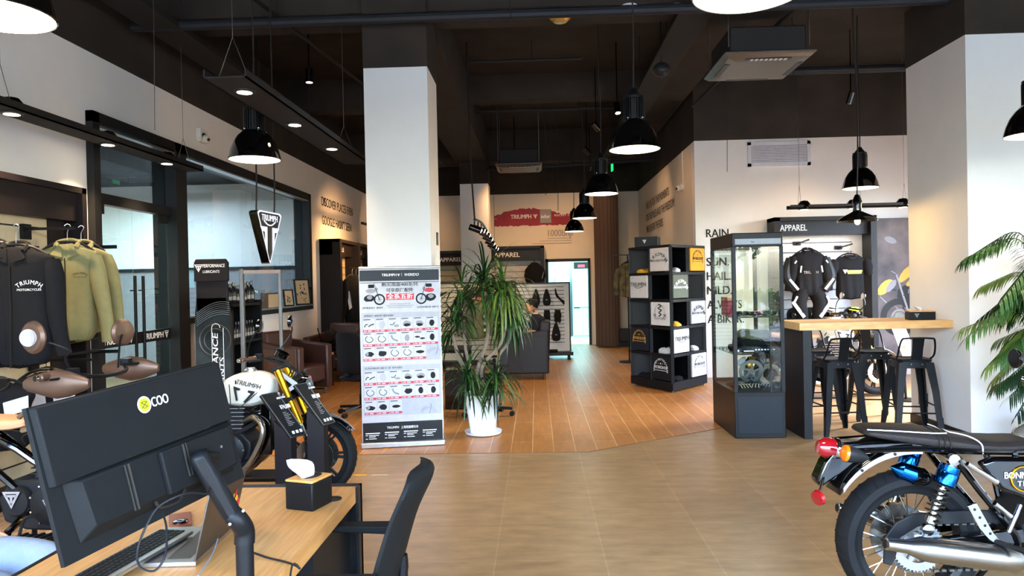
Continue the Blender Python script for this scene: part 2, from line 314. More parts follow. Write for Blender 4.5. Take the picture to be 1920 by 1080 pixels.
# left wall with the glazed office front in it
b = MB('wall_white')
def wl(y0, y1, z0, z1): b.bx(-4.3, -4.1, y0, y1, z0, z1)
wl(-2.5, 6.37, 0, ZB); wl(6.37, 12.65, 3.26, ZB); wl(8.02, 12.65, 0, 1.24); wl(12.65, 17.9, 0, ZB); b.m('ceiling_black'); wl(-2.5, 17.9, ZB, ZC); struct(b, 'wall_left')
b = MB('wall_cream'); D0, D1 = .3, 1.3
b.bx(-4.3, D0, 17.85, 18.05, 0, ZB); b.bx(D1, 2.58, 17.85, 18.05, 0, ZB); b.bx(D0, D1, 17.85, 18.05, 2.1, ZB); b.m('ceiling_black').bx(-4.3, 2.58, 17.85, 18.05, ZB, ZC); struct(b, 'wall_back')
b = MB('wall_cream'); b.bx(2.58, 2.78, 11.75, 18.05, 0, ZB); b.m('ceiling_black').bx(2.58, 2.78, 11.75, 18.05, ZB, ZC); struct(b, 'wall_inner_right')
b = MB('wall_white'); b.bx(2.58, 6.7, 11.55, 11.75, 0, ZB); b.m('ceiling_black').bx(2.58, 6.7, 11.55, 11.75, ZB, ZC); struct(b, 'wall_apparel')
b = MB('wall_white'); b.bx(6.6, 6.8, -2.5, 8.2, 0, ZB); b.bx(6.6, 6.8, 10.2, 11.75, 0, ZB); b.bx(6.6, 6.8, 8.2, 10.2, 0, .8); b.bx(6.6, 6.8, 8.2, 10.2, 3.2, ZB); b.m('ceiling_black').bx(6.6, 6.8, -2.5, 11.75, ZB, ZC); struct(b, 'wall_right')
b = MB('satin_dark')
for y in (8.2, 9.2, 10.2): b.bx(6.66, 6.74, y - .04, y + .04, .8, 3.2)
for z in (.8, 3.2): b.bx(6.66, 6.74, 8.2, 10.2, z - .04, z + .04)
wf = struct(b, 'added_window_3'); b = MB('glass_clear'); b.add([(6.7, 8.2, .8), (6.7, 10.2, .8), (6.7, 10.2, 3.2), (6.7, 8.2, 3.2)], [(0, 1, 2, 3)]); b.build('pane', wf, smooth=False)  # window added out of view so daylight reaches the apparel wall
b = MB('wall_white'); b.bx(4.035, 6.6, 6.77, 7.83, 0, ZB); b.m('ceiling_black').bx(4.03, 6.6, 6.765, 7.835, ZB, ZC); struct(b, 'wall_pier')
b = MB('satin_dark'); b.bx(4.02, 4.035, 6.77, 7.83, 0, .1); b.bx(4.02, 6.6, 6.755, 6.77, 0, .04); struct(b, 'baseboard_pier')
for n, (x0, x1, y0, y1) in enumerate(((-1.725, -1.072, 7.21, 7.88), (-1.67, -1.04, 15.8, 16.45))):
    b = MB('wall_white'); b.bx(x0, x1, y0, y1, 0, ZB); b.m('ceiling_black').bx(x0 - .004, x1 + .004, y0 - .004, y1 + .004, ZB, ZC); struct(b, 'pillar')
b = MB('ceiling_black'); b.bx(-4.3, 6.8, -2.5, 18.05, ZC, ZC + .1); struct(b, 'ceiling')
def beam(x0, x1, y0, y1, z): b = MB('ceiling_black'); b.bx(x0, x1, y0, y1, z, ZC); struct(b, 'ceiling_beam')
beam(-1.75, -1.05, 7.9, 15.8, 4.3); beam(-4.1, 6.6, 7.3, 7.85, 4.42); beam(-4.1, 2.58, 15.85, 16.35, 4.3); beam(-4.1, 6.6, 3.2, 3.6, 4.5); beam(2.0, 2.5, 7.85, 15.8, 4.55); beam(-4.1, -1.75, 11.6, 11.95, 4.5); beam(-1.05, 2.0, 11.6, 11.95, 4.6)
# back doorway frame
b = MB('satin_dark')
for a in ((D0 - .07, D0, 0, 2.17), (D1, D1 + .05, 0, 2.15), (D0 - .07, D1 + .05, 2.1, 2.17)): b.bx(a[0], a[1], 17.8, 18.06, a[2], a[3])
struct(b, 'door_1')
# kitchen behind the doorway
for nm, q in (('wall_kitchen_back', (-.6, 2.6, 21.2, 21.3, 0, 2.9)), ('wall_kitchen_left', (-.7, -.6, 18.05, 21.3, 0, 2.9)), ('wall_kitchen_right', (2.6, 2.7, 18.05, 21.3, 0, 2.9)), ('ceiling', (-.7, 2.7, 18.05, 21.3, 2.9, 3.0))): b = MB('fridge'); b.bx(*q); struct(b, nm)
b = MB('white_plain'); b.bx(-.7, 2.7, 18.05, 21.3, -.02, 0); struct(b, 'floor')
b = MB('wood_dark'); b.m('floor_wood').bx(D0, D1, 17.85, 18.05, -.01, .002); struct(b, 'floor')
# office behind the glass
b = MB('wall_white'); b.bx(-9.1, -9, 6.0, 12.85, 0, 3.5); struct(b, 'wall_office_left'); b = MB('wall_white'); b.bx(-9, -4.3, 6.0, 6.1, 0, 3.5); struct(b, 'wall_office_front')
b = MB('wall_white'); b.bx(-9, -4.3, 12.75, 12.85, 1.95, 3.5)
b.m('print_grey').bx(-9, -4.3, 12.73, 12.85, 0, 1.93); b.m('header_grey').bx(-9, -4.3, 12.7, 12.76, 1.93, 1.99); struct(b, 'wall_office_back')
b = MB('pipe_grey'); b.bx(-9, -4.3, 6.0, 12.85, 3.5, 3.6); struct(b, 'ceiling'); b = MB('floor_tile'); b.bx(-9, -4.3, 6.0, 12.85, -.02, 0); struct(b, 'floor')
# glazed front: door bay and window bay
b = MB('satin_dark'); X0, X1 = -4.31, -4.03
for y0, y1, z0, z1 in ((6.37, 6.47, 0, 3.26), (7.86, 8.1, 0, 3.26), (12.53, 12.65, 1.24, 3.26), (6.37, 12.65, 3.16, 3.26), (8.1, 12.65, 1.2, 1.27)): b.bx(X0, X1, y0, y1, z0, z1)
b.bx(-4.2, -4.1, 6.47, 7.86, 2.43, 2.53); wf = struct(b, 'window_1')
b = MB('glass_office'); b.bx(-4.17, -4.16, 8.1, 12.53, 1.27, 3.16); b.bx(-4.17, -4.16, 6.47, 7.86, 2.53, 3.16); b.build('pane', wf, smooth=False)
b = MB('alu'); b.bx(-4.15, -4.04, 8.1, 12.53, 3.125, 3.145); b.bx(-4.15, -4.04, 6.47, 7.86, 3.125, 3.145); b.bx(-4.05, -4.0, 8.1, 12.6, 1.27, 1.29); b.build('rail', wf, smooth=False)
for n, (y0, y1) in enumerate(((6.48, 7.16), (7.17, 7.85))):
    b = MB('glass_door'); b.bx(-4.155, -4.145, y0, y1, .02, 2.42); dd = b.build('door_2' if n == 0 else 'door_3', kind='structure', smooth=False)
    b = MB('satin_dark'); b.bx(-4.17, -4.13, y0, y1, .02, .1); b.bx(-4.17, -4.13, y0, y1, 1.05, 1.17); b.bx(-4.165, -4.135, y0 if n == 0 else y1 - .2, y0 + .2 if n == 0 else y1, 2.34, 2.44); b.build('door_rail', dd, smooth=False)
    b = MB('metal_black'); y = y1 - .07 if n == 0 else y0 + .07; b.cyl((-4.09, y, .75), (-4.09, y, 1.75), .016); b.cyl((-4.14, y, .9), (-4.09, y, .9), .008); b.cyl((-4.14, y, 1.6), (-4.09, y, 1.6), .008); b.build('door_handle', dd)
    b = MB('text_white'); Mx = basis((-4.125, (y0 + y1) / 2 - .03, 1.08), (0, 1, 0), (0, 0, 1))
    b.text('TRIUMPH', .09, Mx, width=.4); triumph_badge(b, Mx @ T(.27, .03, 0), .09); b.build('door_lettering', dd, smooth=False)
# storefront behind the camera (seen in reflections)
b = MB('satin_dark')
for x in (-4.1, -2.3, -.5, 1.3, 3.1, 4.9, 6.55): b.bx(x - .04, x + .04, -2.56, -2.44, 0, 3.9)
for z in (.05, 2.5, 3.86): b.bx(-4.1, 6.6, -2.56, -2.44, z - .05, z + .05)
wf = struct(b, 'window_2'); b = MB('glass_clear'); b.add([(-4.1, -2.5, .1), (6.6, -2.5, .1), (6.6, -2.5, 3.8), (-4.1, -2.5, 3.8)], [(0, 1, 2, 3)]); b.build('pane', wf, smooth=False)
b = MB('ceiling_black'); b.bx(-4.3, 6.8, -2.6, -2.4, 3.9, ZC); struct(b, 'wall_front')
b = MB('ground_out'); b.bx(-30, 30, -40, -2.6, -.12, -.02); struct(b, 'ground')
# lettering on the walls
def wall_text(name, lines, M, label, m='text_dark'):
    b = MB(m)
    for st, y, size, w in lines: b.text(st, size, M @ T(0, y, 0), 'L', width=w)
    return b.build(name, label=label, cat='wall lettering', smooth=False)
wall_text('wall_lettering', [('DISCOVER PLACES EVEN', 0, .25, 2.3), ("GOOGLE HASN'T SEEN", -.36, .25, 2.15)], basis((-4.094, 13.5, 3.16), (0, 1, 0), (0, 0, 1)), 'dark lettering about discovering places high on the left wall beyond the glass office')
wall_text('wall_lettering', [('WE LIVE FOR THE MOMENTS.', 0, .23, 2.9), ('FOR THE MILES AND THE FREEDOM.', -.27, .23, 3.4), ('WE LIVE FOR THE RIDE.', -.54, .23, 2.2)], basis((2.574, 16.6, 3.22), (0, -1, 0), (0, 0, 1)), 'three dark lines of lettering on the warm beige wall above the cube shelf')
wall_text('wall_lettering', [('RAIN.', 0, .19, .40), ('SUN.', -.46, .19, .36), ('HAIL.', -.69, .19, .38), ('MILD.', -.92, .19, .40), ('ALWAYS', -1.15, .19, .55), ('A BIKER.', -1.385, .19, .58)], basis((2.745, 11.544, 2.262), (1, 0, 0), (0, 0, 1)), 'black capital lettering starting with RAIN on the white wall behind the glass case')
# red brush mural on the back wall
random.seed(3); t = thing('wall_mural', 'dark red brush stroke mural with sponsor lettering high on the back wall', 'mural', (0, 17.84, 2.8))
b = MB('mural_red'); top = []; bot = []
for i in range(41):
    x = -1.04 + 1.98 * i / 40; u = i / 40; h = .36 + .26 * math.sin(PI * min(1, u * 1.15)) * (1 if u < .78 else 1 - (u - .78) * 1.3); top.append((x, 3.06 + h * .62 + random.uniform(-.02, .03))); bot.append((x, 3.02 + random.uniform(-.015, .015)))
b.prism(bot + top[::-1], .006, T(0, 17.843, 0)); b.m('print_grey').bx(.12, .4, 17.836, 17.839, 3.08, 3.42)
b.build('paint_patch', t, smooth=False)
b = MB('text_white'); Mx = basis((0, 17.834, 0), (1, 0, 0), (0, 0, 1)); b.text('TRIUMPH', .15, Mx @ T(-.36, 3.2, 0), width=.52); triumph_badge(b, Mx @ T(.0, 3.25, 0), .11); b.text('infor', .13, Mx @ T(.26, 3.2, 0), width=.23); b.text('ROCKET 3', .07, Mx @ T(.66, 3.24, 0), width=.36, bold=False); b.text('1000bhp', .02, Mx @ T(-1.0, 3.2, 0), bold=False)
b.m('text_grey').text('1000bhp', .24, Mx @ T(.62, 2.74, 0), width=.62)
for k in range(3): b.bx(.3 - .2 * k, .9, 17.834, 17.838, 2.68 - .06 * k, 2.692 - .06 * k)
b.build('mural_lettering', t, smooth=False)
# brown drape column, ventilation grille, switches
b = MB('curtain'); n = 22; ring = []
for j in range(2):
    r_ = []
    for i in range(n * 2): a = PI * i / n; rr = .29 + .02 * (i % 2); r_.append((1.7 + rr * math.cos(a) * .95, 17.2 + rr * math.sin(a) * .7, 0.02 if j == 0 else ZB))
    ring.append(r_)
b.loft(ring); b.build('drape_column', label='brown pleated full height drape beside the kitchen doorway', cat='curtain')
t = thing('ventilation_grille', 'pale louvred ventilation grille high on the white apparel wall', 'vent', (3.92, 11.55, 3.36))
b = MB('vent_white'); gx0, gx1, gz0, gz1 = 3.43, 4.42, 3.38, 3.77
for a in ((gx0, gx1, gz0, gz0 + .05), (gx0, gx1, gz1 - .05, gz1), (gx0, gx0 + .05, gz0, gz1), (gx1 - .05, gx1, gz0, gz1)): b.bx(a[0], a[1], 11.52, 11.55, a[2], a[3])
b.build('frame', t, smooth=False); b = MB('vent_white')
for k in range(12): z = gz0 + .06 + k * .0255; b.bar((gx0 + .05, 11.535, z), (gx1 - .05, 11.535, z), .014, .016)
b.m('vent_dark').bx(gx0 + .05, gx1 - .05, 11.543, 11.549, gz0 + .05, gz1 - .05); b.build('louvre', t, smooth=False)
# ================================================================ lamps, services under the ceiling
def make_pendant_full():
    t = thing('pendant_lamp', 'black bell lamp', 'lamp', group='black bell pendant lamps')
    b = MB('gloss_black'); b.lathe([(.212, 0), (.218, .004), (.212, .03), (.2, .08), (.175, .145), (.14, .2), (.1, .24), (.088, .25)], 40, cap=False)
    b.m('lamp_inner').lathe([(.209, .002), (.205, .03), (.193, .08), (.168, .14), (.13, .195), (.05, .235), (.0, .24)], 40, cap=False); b.build('lamp_shade', t)
    b = MB('metal_black'); b.lathe([(.03, .24), (.088, .245), (.088, .255)], 24)
    for i in range(24): a = 2 * PI * i / 24; b.box((0, 0, 0), (.012, .01, .17), Matrix.Rotation(a, 4, 'Z') @ T(.082, 0, .335))
    b.lathe([(.07, .25), (.07, .42), (.085, .425), (.085, .445), (.06, .46), (.03, .5), (.022, .52)], 24); b.build('lamp_neck', t)
    b = MB('lamp_glow'); b.sph((0, 0, .1), (.17, .17, .03), 24, 8); b.build('bulb', t)
    b = MB('duct_black'); b.tube([(0, 0, .5), (.01, 0, 1.1), (-.008, .01, 1.7), (0, 0, 2.3)], .007, 6, smooth=5); b.build('cord', t)
    b = MB('chrome'); b.sph((-.06, -.06, .262), .009, 8, 6); b.sph((.06, -.06, .262), .009, 8, 6); b.build('screw', t)
    return t
pl = [((.85, 6.04), 'black bell pendant hanging largest in the middle row, left of the air unit'), ((.845, 2.79), 'pendant lamp cut off by the top edge of the photo, nearest of the middle row'),
      ((.845, 9.06), 'second black bell pendant along the middle row, in front of the right beige wall'), ((.865, 12.5), 'small bell pendant just left of and below the second one in the middle row'), ((.855, 15.75), 'farthest and smallest bell pendant, before the red mural'),
      ((4.05, 5.89), 'bell pendant at the right edge in front of the bluish white pier'), ((4.12, 9.14), 'bell pendant above the wooden bar counter'),
      ((-2.4, 6.03), 'bell pendant above the lit triangular sign'), ((-2.13, 2.75), 'bell pendant cut off at the top left corner')]
p0 = make_pendant_full(); 
for n, ((x, y), lb) in enumerate(pl):
    o = p0 if n == 0 else dup(p0); o.location = (x, y, 2.7); o['label'] = lb
    light('SPOT', 'pendant_bulb', (x, y, 2.71), 62, 'ffe6c4', .14, aim=(x, y, 0), angle=150, blend=1)
# flat dish lamp with bare bulb over the bar
t = thing('dish_lamp', 'black flat dish lamp with glowing bare bulb hanging above the bar stools', 'lamp', (3.39, 7.6, 2.2))
b = MB('gloss_black', T(3.39, 7.6, 2.15)); b.lathe([(.2, .02), (.195, .035), (.15, .07), (.09, .1), (.045, .125), (.04, .2), (.05, .22), (.035, .27), (.02, .3)], 36, cap=False); b.build('lamp_shade', t)
b = MB('tube_glow', T(3.39, 7.6, 2.15)); b.sph((0, 0, .02), (.03, .03, .04)); b.build('bulb', t)
b = MB('duct_black', T(3.39, 7.6, 2.15)); b.tube([(0, 0, .29), (.02, 0, 1.2), (-.01, 0, 2.1), (0, 0, 2.85)], .007, 6, smooth=4); b.build('cord', t); light('POINT', 'dish_bulb', (3.39, 7.6, 2.1), 12, 'ffcf80', .04)
# linear light trays
def tray(name, label, x0, x1, y0, y1, z, spots, along='y', power=60, wires=(), aim=None, flip=False):
    t = thing(name, label, 'light fixture', ((x0 + x1) / 2, (y0 + y1) / 2, z)); cx, cy = (x0 + x1) / 2, (y0 + y1) / 2
    b = MB('duct_black'); b.bx(x0, x1, y0, y1, z, z + .012)
    if along == 'y': b.bx(x0, x0 + .01, y0, y1, z, z + .06); b.bx(x1 - .01, x1, y0, y1, z, z + .06)
    else: b.bx(x0, x1, y0, y0 + .01, z, z + .05); b.bx(x0, x1, y1 - .01, y1, z, z + .05)
    b.build('tray', t, smooth=False)
    for s in spots:
        p = (cx, s, z) if along == 'y' else (s, cy, z)
        b = MB('satin_dark'); b.lathe([(.055, -.012), (.075, -.008), (.078, .0)], 24, T(*p)); b.m('spot_glow').lathe([(0, -.014), (.052, -.0135)], 20, T(*p), cap=False)
        b.m('gloss_black')
        if flip: b.lathe([(.0, .12), (.05, .105), (.085, .06), (.09, .013)], 20, T(*p))
        b.build('downlight', t)
        light('SPOT', 'downlight_beam', (p[0], p[1], z - .03), power, 'ffdcb0', .05, aim=(p[0] + (aim or (0, 0))[0], p[1] + (aim or (0, 0))[1], 0), angle=95, blend=.8)
    for w in wires:
        b = MB('alu_dark')
        a = (cx, w) if along == 'y' else (w, cy); d = (.12, 0) if along == 'y' else (0, .1); e = (x1 - x0) * .4 if along == 'y' else (y1 - y0) * .4
        dx, dy = (e, 0) if along == 'y' else (0, e)
        b.cyl((a[0] - dx, a[1] - dy, z + .01), (a[0], a[1], z + .32), .0025, n=5); b.cyl((a[0] + dx, a[1] + dy, z + .01), (a[0], a[1], z + .32), .0025, n=5); b.cyl((a[0], a[1], z + .31), (a[0], a[1], 4.99), .0022, n=5); b.build('hanging_wire', t)
    return t
tray('light_tray', 'long dark light tray with round downlights hanging left of the near white pillar', -2.19, -1.9, 4.66, 8.1, 3.0, (4.98, 6.03, 7.13), wires=(4.8, 7.6))
tray('light_tray', 'narrow dark light tray with downlights along the left wall above the jackets', -3.86, -3.66, 2.6, 7.74, 2.9, (4.28, 5.0, 6.15, 7.15, 3.2), wires=(4.9, 7.5), aim=(-.25, 0), flip=True, power=130)
tray('light_tray', 'narrow dark light tray across the front of the right apparel wall', 3.45, 5.1, 9.72, 9.88, 2.52, (3.66, 4.32, 4.98), along='x', wires=(3.6, 4.4, 5.0), aim=(0, 1.2), flip=True, power=65)
# track with spotlights beside the far pillar
t = thing('spotlight_track', 'curved black track with a row of spotlights hanging beside the far white pillar', 'light fixture', (-.9, 12.5, 2.5))
pts = [(-.86 - .0 * i, 10 + i * .62, 2.5 + .06 * math.sin(i * .7)) for i in range(9)]
b = MB('metal_black'); b.tube(pts, .018, 6, smooth=2); b.build('track', t)
for i in range(8):
    x, y, z = pts[i]; b = MB('gloss_black'); b.cyl((x, y, z - .02), (x, y, z - .08), .012, n=8); b.cyl((x - .07, y, z - .1), (x + .08, y + .05, z - .16), .045, n=14); b.m('spot_glow').cyl((x + .078, y + .049, z - .159), (x + .0812, y + .051, z - .161), .036, n=14); b.build('spotlight', t)
    if i % 2 == 0: light('SPOT', 'spotlight_beam', (x + .1, y, z - .18), 70, 'ffd9a8', .04, aim=(x + .6 * (-1 if i == 4 else 1), y + 1.6, 0), angle=90, blend=.8)
b = MB('duct_black'); b.tube([(-.86, 10.05, 2.5), (-.9, 10.03, 3.4), (-.92, 10.0, 5.0)], .012, 6, smooth=4); b.cyl((-.86, 14.8, 2.5), (-.86, 14.8, 5), .004, n=5); b.build('cord', t)
t = thing('spotlight_track', 'small black spotlight on a bracket by the dark helmet rack', 'light fixture', (-2.9, 13.2, 2.65)); b = MB('metal_black'); b.bar((-3.1, 12.6, 2.72), (-3.0, 14.6, 2.72), .04); b.cyl((-3.05, 13.4, 2.7), (-3.05, 13.4, 2.48), .03); b.cyl((-3.05, 12.8, 2.72), (-3.05, 12.8, 5), .004, n=5); b.cyl((-3.0, 14.4, 2.72), (-3.0, 14.4, 5), .004, n=5); b.build('track', t)
light('SPOT', 'spotlight_beam', (-2.6, 13.9, 2.6), 220, 'ffc07c', .05, aim=(-4.1, 14.2, 2.2), angle=110, blend=1)
for (x, y, ax, ay, az, pw) in ((1.0, 13.5, 2.7, 14.6, 2.6, 34), (1.2, 10.2, 1.6, 9.0, 0, 60), (-.4, 14.6, -.4, 17.8, 2.4, 150), (1.2, 15.4, 1.0, 17.8, 2.6, 40), (-2.2, 10.0, -3.2, 11.2, 0, 70), (-2.6, 8.2, -2.6, 8.2, 0, 60), (-2.8, 15.5, -3.4, 17.8, 2.6, 60), (4.4, 10.0, 4.0, 11.5, 1.0, 40), (1.0, 11.4, 2.7, 12.5, 2.5, 26)):  # last entry is added to spread warm light over the beige wall
    t = thing('ceiling_spotlight', 'x', 'light fixture', (x, y, 4.2)); b = MB('gloss_black', T(x, y, 0)); b.cyl((0, 0, 5), (0, 0, 4.1), .008, n=6); v = (Vector((ax, ay, az)) - Vector((x, y, 4.05))).normalized()
    b.build('stem', t); b = MB('gloss_black'); c = Vector((x, y, 4.06)); b.cyl(c - v * .08, c + v * .08, .045, n=14); b.m('spot_glow').cyl(c + v * .08, c + v * .0815, .036, n=14); b.build('lamp_head', t)
    light('SPOT', 'ceiling_spot_beam', c + v * .1, pw * 1.5, 'ffc486', .05, aim=(ax, ay, az), angle=80, blend=.9); t['label'] = 'small black spotlight on a thin stem among the dark ceiling services, placed for warm light'; t['group'] = 'ceiling spotlights on stems'
# ceiling cassette air units
def ac(x, y, z, label, s=.95):
    t = thing('air_unit', label, 'air conditioner', (x, y, z)); b = MB('duct_black'); b.bx(x - .42 * s, x + .42 * s, y - .42 * s, y + .42 * s, z + .03, z + .32); b.build('casing', t, bevel=.02)
    h = .5 * s; b = MB('alu_dark'); k = .12 * s
    b.loft([[(x + a * q, y + c * q, zz) for a, c in ((-1, -1), (1, -1), (1, 1), (-1, 1))] for q, zz in ((h, z + .04), (h, z + .02), (h * .9, z - .02), (h * .62, z - .035))]); b.build('panel', t, bevel=.01)
    b = MB('satin_dark')
    for a in range(4): b.box((0, 0, 0), (.5 * s, .06, .012), T(x, y, z - .024) @ Matrix.Rotation(a * PI / 2, 4, 'Z') @ T(0, -.4 * s, 0))
    b.m('vent_white')
    for q in range(8): b.box((0, 0, 0), (.03, .05, .006), T(x - .18 * s + q * .05, y - .4 * s, z - .033))
    b.build('louvre', t, smooth=False)
    for a, c in ((-1, -1), (1, -1), (1, 1), (-1, 1)): b = MB('alu_dark'); b.cyl((x + a * .44 * s, y + c * .44 * s, z + .1), (x + a * .44 * s, y + c * .44 * s, 5), .006, n=6); b.build('hanger', t)
ac(2.48, 7.95, 3.92, 'dark ceiling cassette air unit at upper right beside the middle pendants'); ac(-.3, 14.1, 3.86, 'distant ceiling cassette air unit above the red mural', .9)
# smoke detectors, sounders, cameras
def sensor(x, y, z, r, label, m='sensor_white'):
    b = MB(m); b.lathe([(r * .55, -r * .62), (r * .8, -r * .5), (r * .82, -r * .3), (r, -r * .28), (r, 0)], 28, T(x, y, z)); b.build('smoke_detector', label=label, cat='smoke detector')
sensor(1.01, 7.36, 4.42, .085, 'white smoke detector on the beam beside the top pendant cord'); sensor(1.49, 7.4, 4.42, .08, 'round white smoke detector right of the pendant cord'); sensor(.41, 12.1, 5.0, .07, 'small white smoke detector far off on the dark ceiling')
b = MB('trim_gold'); b.lathe([(.0, -.09), (.07, -.085), (.11, -.05), (.12, -.02), (.05, 0)], 28, T(.3, 7.4, 4.38)); b.m('alu_dark').cyl((.3, 7.4, 4.37), (.3, 7.4, 4.42), .01); b.build('sounder', label='brass coloured dish shaped sounder hanging from the beam', cat='sounder')
b = MB('satin_dark'); b.sph((1.55, 8.6, 4.12), (.1, .1, .09)); b.cyl((1.55, 8.6, 4.2), (1.55, 8.6, 4.98), .008); b.m('pipe_grey').torus(.1, .012, T(1.55, 8.6, 4.11)); b.build('dome_speaker', label='dark round speaker hanging among the pipes beside the pendant', cat='speaker')
def dome_cam(x, y, z, n, label, pipe):
    t = thing('security_camera', label, 'camera', (x, y, z)); n = Vector(n); b = MB('sensor_white'); b.cyl((x, y, z), Vector((x, y, z)) + n * .05, .06, n=24); b.sph(tuple(Vector((x, y, z)) + n * .07 + Vector((0, 0, -.02))), .052); b.build('housing', t)
    b = MB('gloss_black'); b.sph(tuple(Vector((x, y, z)) + n * .115 + Vector((0, -.02, -.03))), .02); b.build('lens', t)
    if pipe: b = MB('sensor_white'); b.cyl((x, y, z + .05), (x, y, pipe), .012, n=8); b.build('conduit', t)
dome_cam(-4.1, 8.6, 3.46, (1, 0, 0), 'white dome camera on the left wall above the glass front', 0); dome_cam(2.58, 12.45, 3.2, (-1, 0, 0), 'white dome camera with conduit on the beige wall', 3.82)
b = MB('sensor_white', T(-4.1, 8.6, 3.46)); b.bx(0, .05, -.09, .09, -.06, .1); b.build('junction_box', label='white square junction box behind the left dome camera', cat='box')
# pipes, cable trays, hangers (one object each)
def pipe(name, pts, r, m, label, hang=(), smooth=0):
    b = MB(m); b.tube(pts, r, 10, smooth=smooth)
    for h in hang: b.cyl(h, (h[0], h[1], 5), .006, n=6); b.torus(r + .006, .006, T(h[0], h[1], h[2]) @ rotm(90 if abs(pts[0][1] - pts[1][1]) > .5 else 0, 90 if abs(pts[0][1] - pts[1][1]) < .5 else 0), n=12, m=5)
    return b.build(name, label=label, cat='pipe')
pipe('pipe', [(-4.0, 7.0, 4.24), (6.5, 7.0, 4.24)], .05, 'pipe_grey', 'thick grey pipe running across the ceiling in front of the near beam', [(-2.6, 7, 4.24), (-.2, 7, 4.24), (2.1, 7, 4.24), (4, 7, 4.24)])
pipe('pipe', [(2.7, 9.4, 4.28), (6.5, 9.4, 4.28)], .05, 'pipe_grey', 'grey pipe crossing behind the near air unit toward the right wall', [(3.4, 9.4, 4.28), (5.0, 9.4, 4.28)])
pipe('pipe', [(-3.6, 8.3, 4.62), (-1.9, 8.3, 4.62), (-1.9, 11.2, 4.62)], .018, 'duct_black', 'thin dark conduit forming a corner left of the near pillar', [(-3, 8.3, 4.62)])
pipe('pipe', [(-.9, 10, 4.72), (.7, 10, 4.72)], .018, 'pipe_grey', 'thin conduit crossing the middle ceiling bay', [(0, 10, 4.72)])
pipe('pipe', [(-1.0, 12.4, 4.6), (2.4, 12.4, 4.6)], .03, 'duct_black', 'dark pipe crossing the ceiling farther back', [(-.4, 12.4, 4.6), (.8, 12.4, 4.6), (2, 12.4, 4.6)])
pipe('pipe', [(-1.0, 14.9, 3.98), (2.5, 14.9, 4.1)], .035, 'pipe_grey', 'grey pipe above the distant air unit', [(-.4, 14.9, 4.0), (1.6, 14.9, 4.07)])
pipe('pipe', [(-3.0, 5.0, 4.5), (-2.2, 9.5, 4.25), (-1.9, 15, 4.1)], .022, 'duct_black', 'slanting dark conduit crossing above the left light tray', [(-2.6, 7.2, 4.38)])
pipe('pipe', [(3.2, 4.2, 4.7), (2.4, 10.8, 4.2)], .022, 'duct_black', 'slanting conduit above the right air unit', [(3.0, 6, 4.56)])
pipe('pipe', [(.2, 5.6, 4.75), (6.5, 5.6, 4.75)], .028, 'duct_black', 'thin dark pipe across the near ceiling at top right', [(2, 5.6, 4.75), (4, 5.6, 4.75)])
b = MB('duct_black'); b.bx(-3.85, -3.5, 2, 12.5, 4.2, 4.26); 
for y in (3, 5, 7, 9, 11): b.cyl((-3.85, y, 4.2), (-3.85, y, 5), .006, n=6); b.cyl((-3.5, y, 4.2), (-3.5, y, 5), .006, n=6)
b.build('cable_tray', label='flat dark cable tray running along the left wall under the ceiling', cat='cable tray')
random.seed(5); b = MB('duct_black'); b.bx(1.5, 1.85, 3.5, 15.5, 4.3, 4.33)
for k in range(7): o = random.uniform(-.15, .15); b.tube([(1.68 + o + random.uniform(-.06, .06), 3.5 + 1.5 * i, 4.37 + random.uniform(0, .1)) for i in range(9)], random.uniform(.018, .04), 7, smooth=2)
for y in range(4, 15, 2): b.cyl((1.5, y, 4.3), (1.5, y, 5), .006, n=6); b.cyl((1.85, y, 4.3), (1.85, y, 5), .006, n=6)
b.build('cable_tray', label='overfilled cable tray with sagging bundles running back beside the middle pendants', cat='cable tray')
for n, (x, y, z, r) in enumerate(((-3.2, 5.9, 2.95, .003), (-2.35, 5.0, 3.3, .009), (-1.2, 4.7, 3.9, .004), (3.35, 9.1, 4.0, .004), (2.9, 10.8, 3.2, .004), (.2, 13.1, 3.2, .006), (.45, 14.0, 3.0, .006), (-.75, 13.0, 3.4, .006))):
    if n in (1, 2, 3): continue
    b = MB('pipe_grey' if n else 'alu_dark'); b.tube([(x, y, z), (x + .015, y, (z + 5) / 2), (x, y, 4.99)], r, 6, smooth=3); b.build('hanging_rod', label='thin bare rod hanging down from the dark ceiling', cat='rod', group='bare rods hanging from the ceiling')
t = thing('exit_sign', 'small green lit exit sign hanging far off near the drape', 'sign', (1.85, 16.9, 4.3)); b = MB('green_sign'); b.bx(1.83, 1.86, 16.8, 17.05, 4.2, 4.38); b.build('panel', t, smooth=False); b = MB('alu_dark'); b.cyl((1.845, 16.9, 4.38), (1.845, 16.9, 5), .006, n=6); b.build('rod', t)
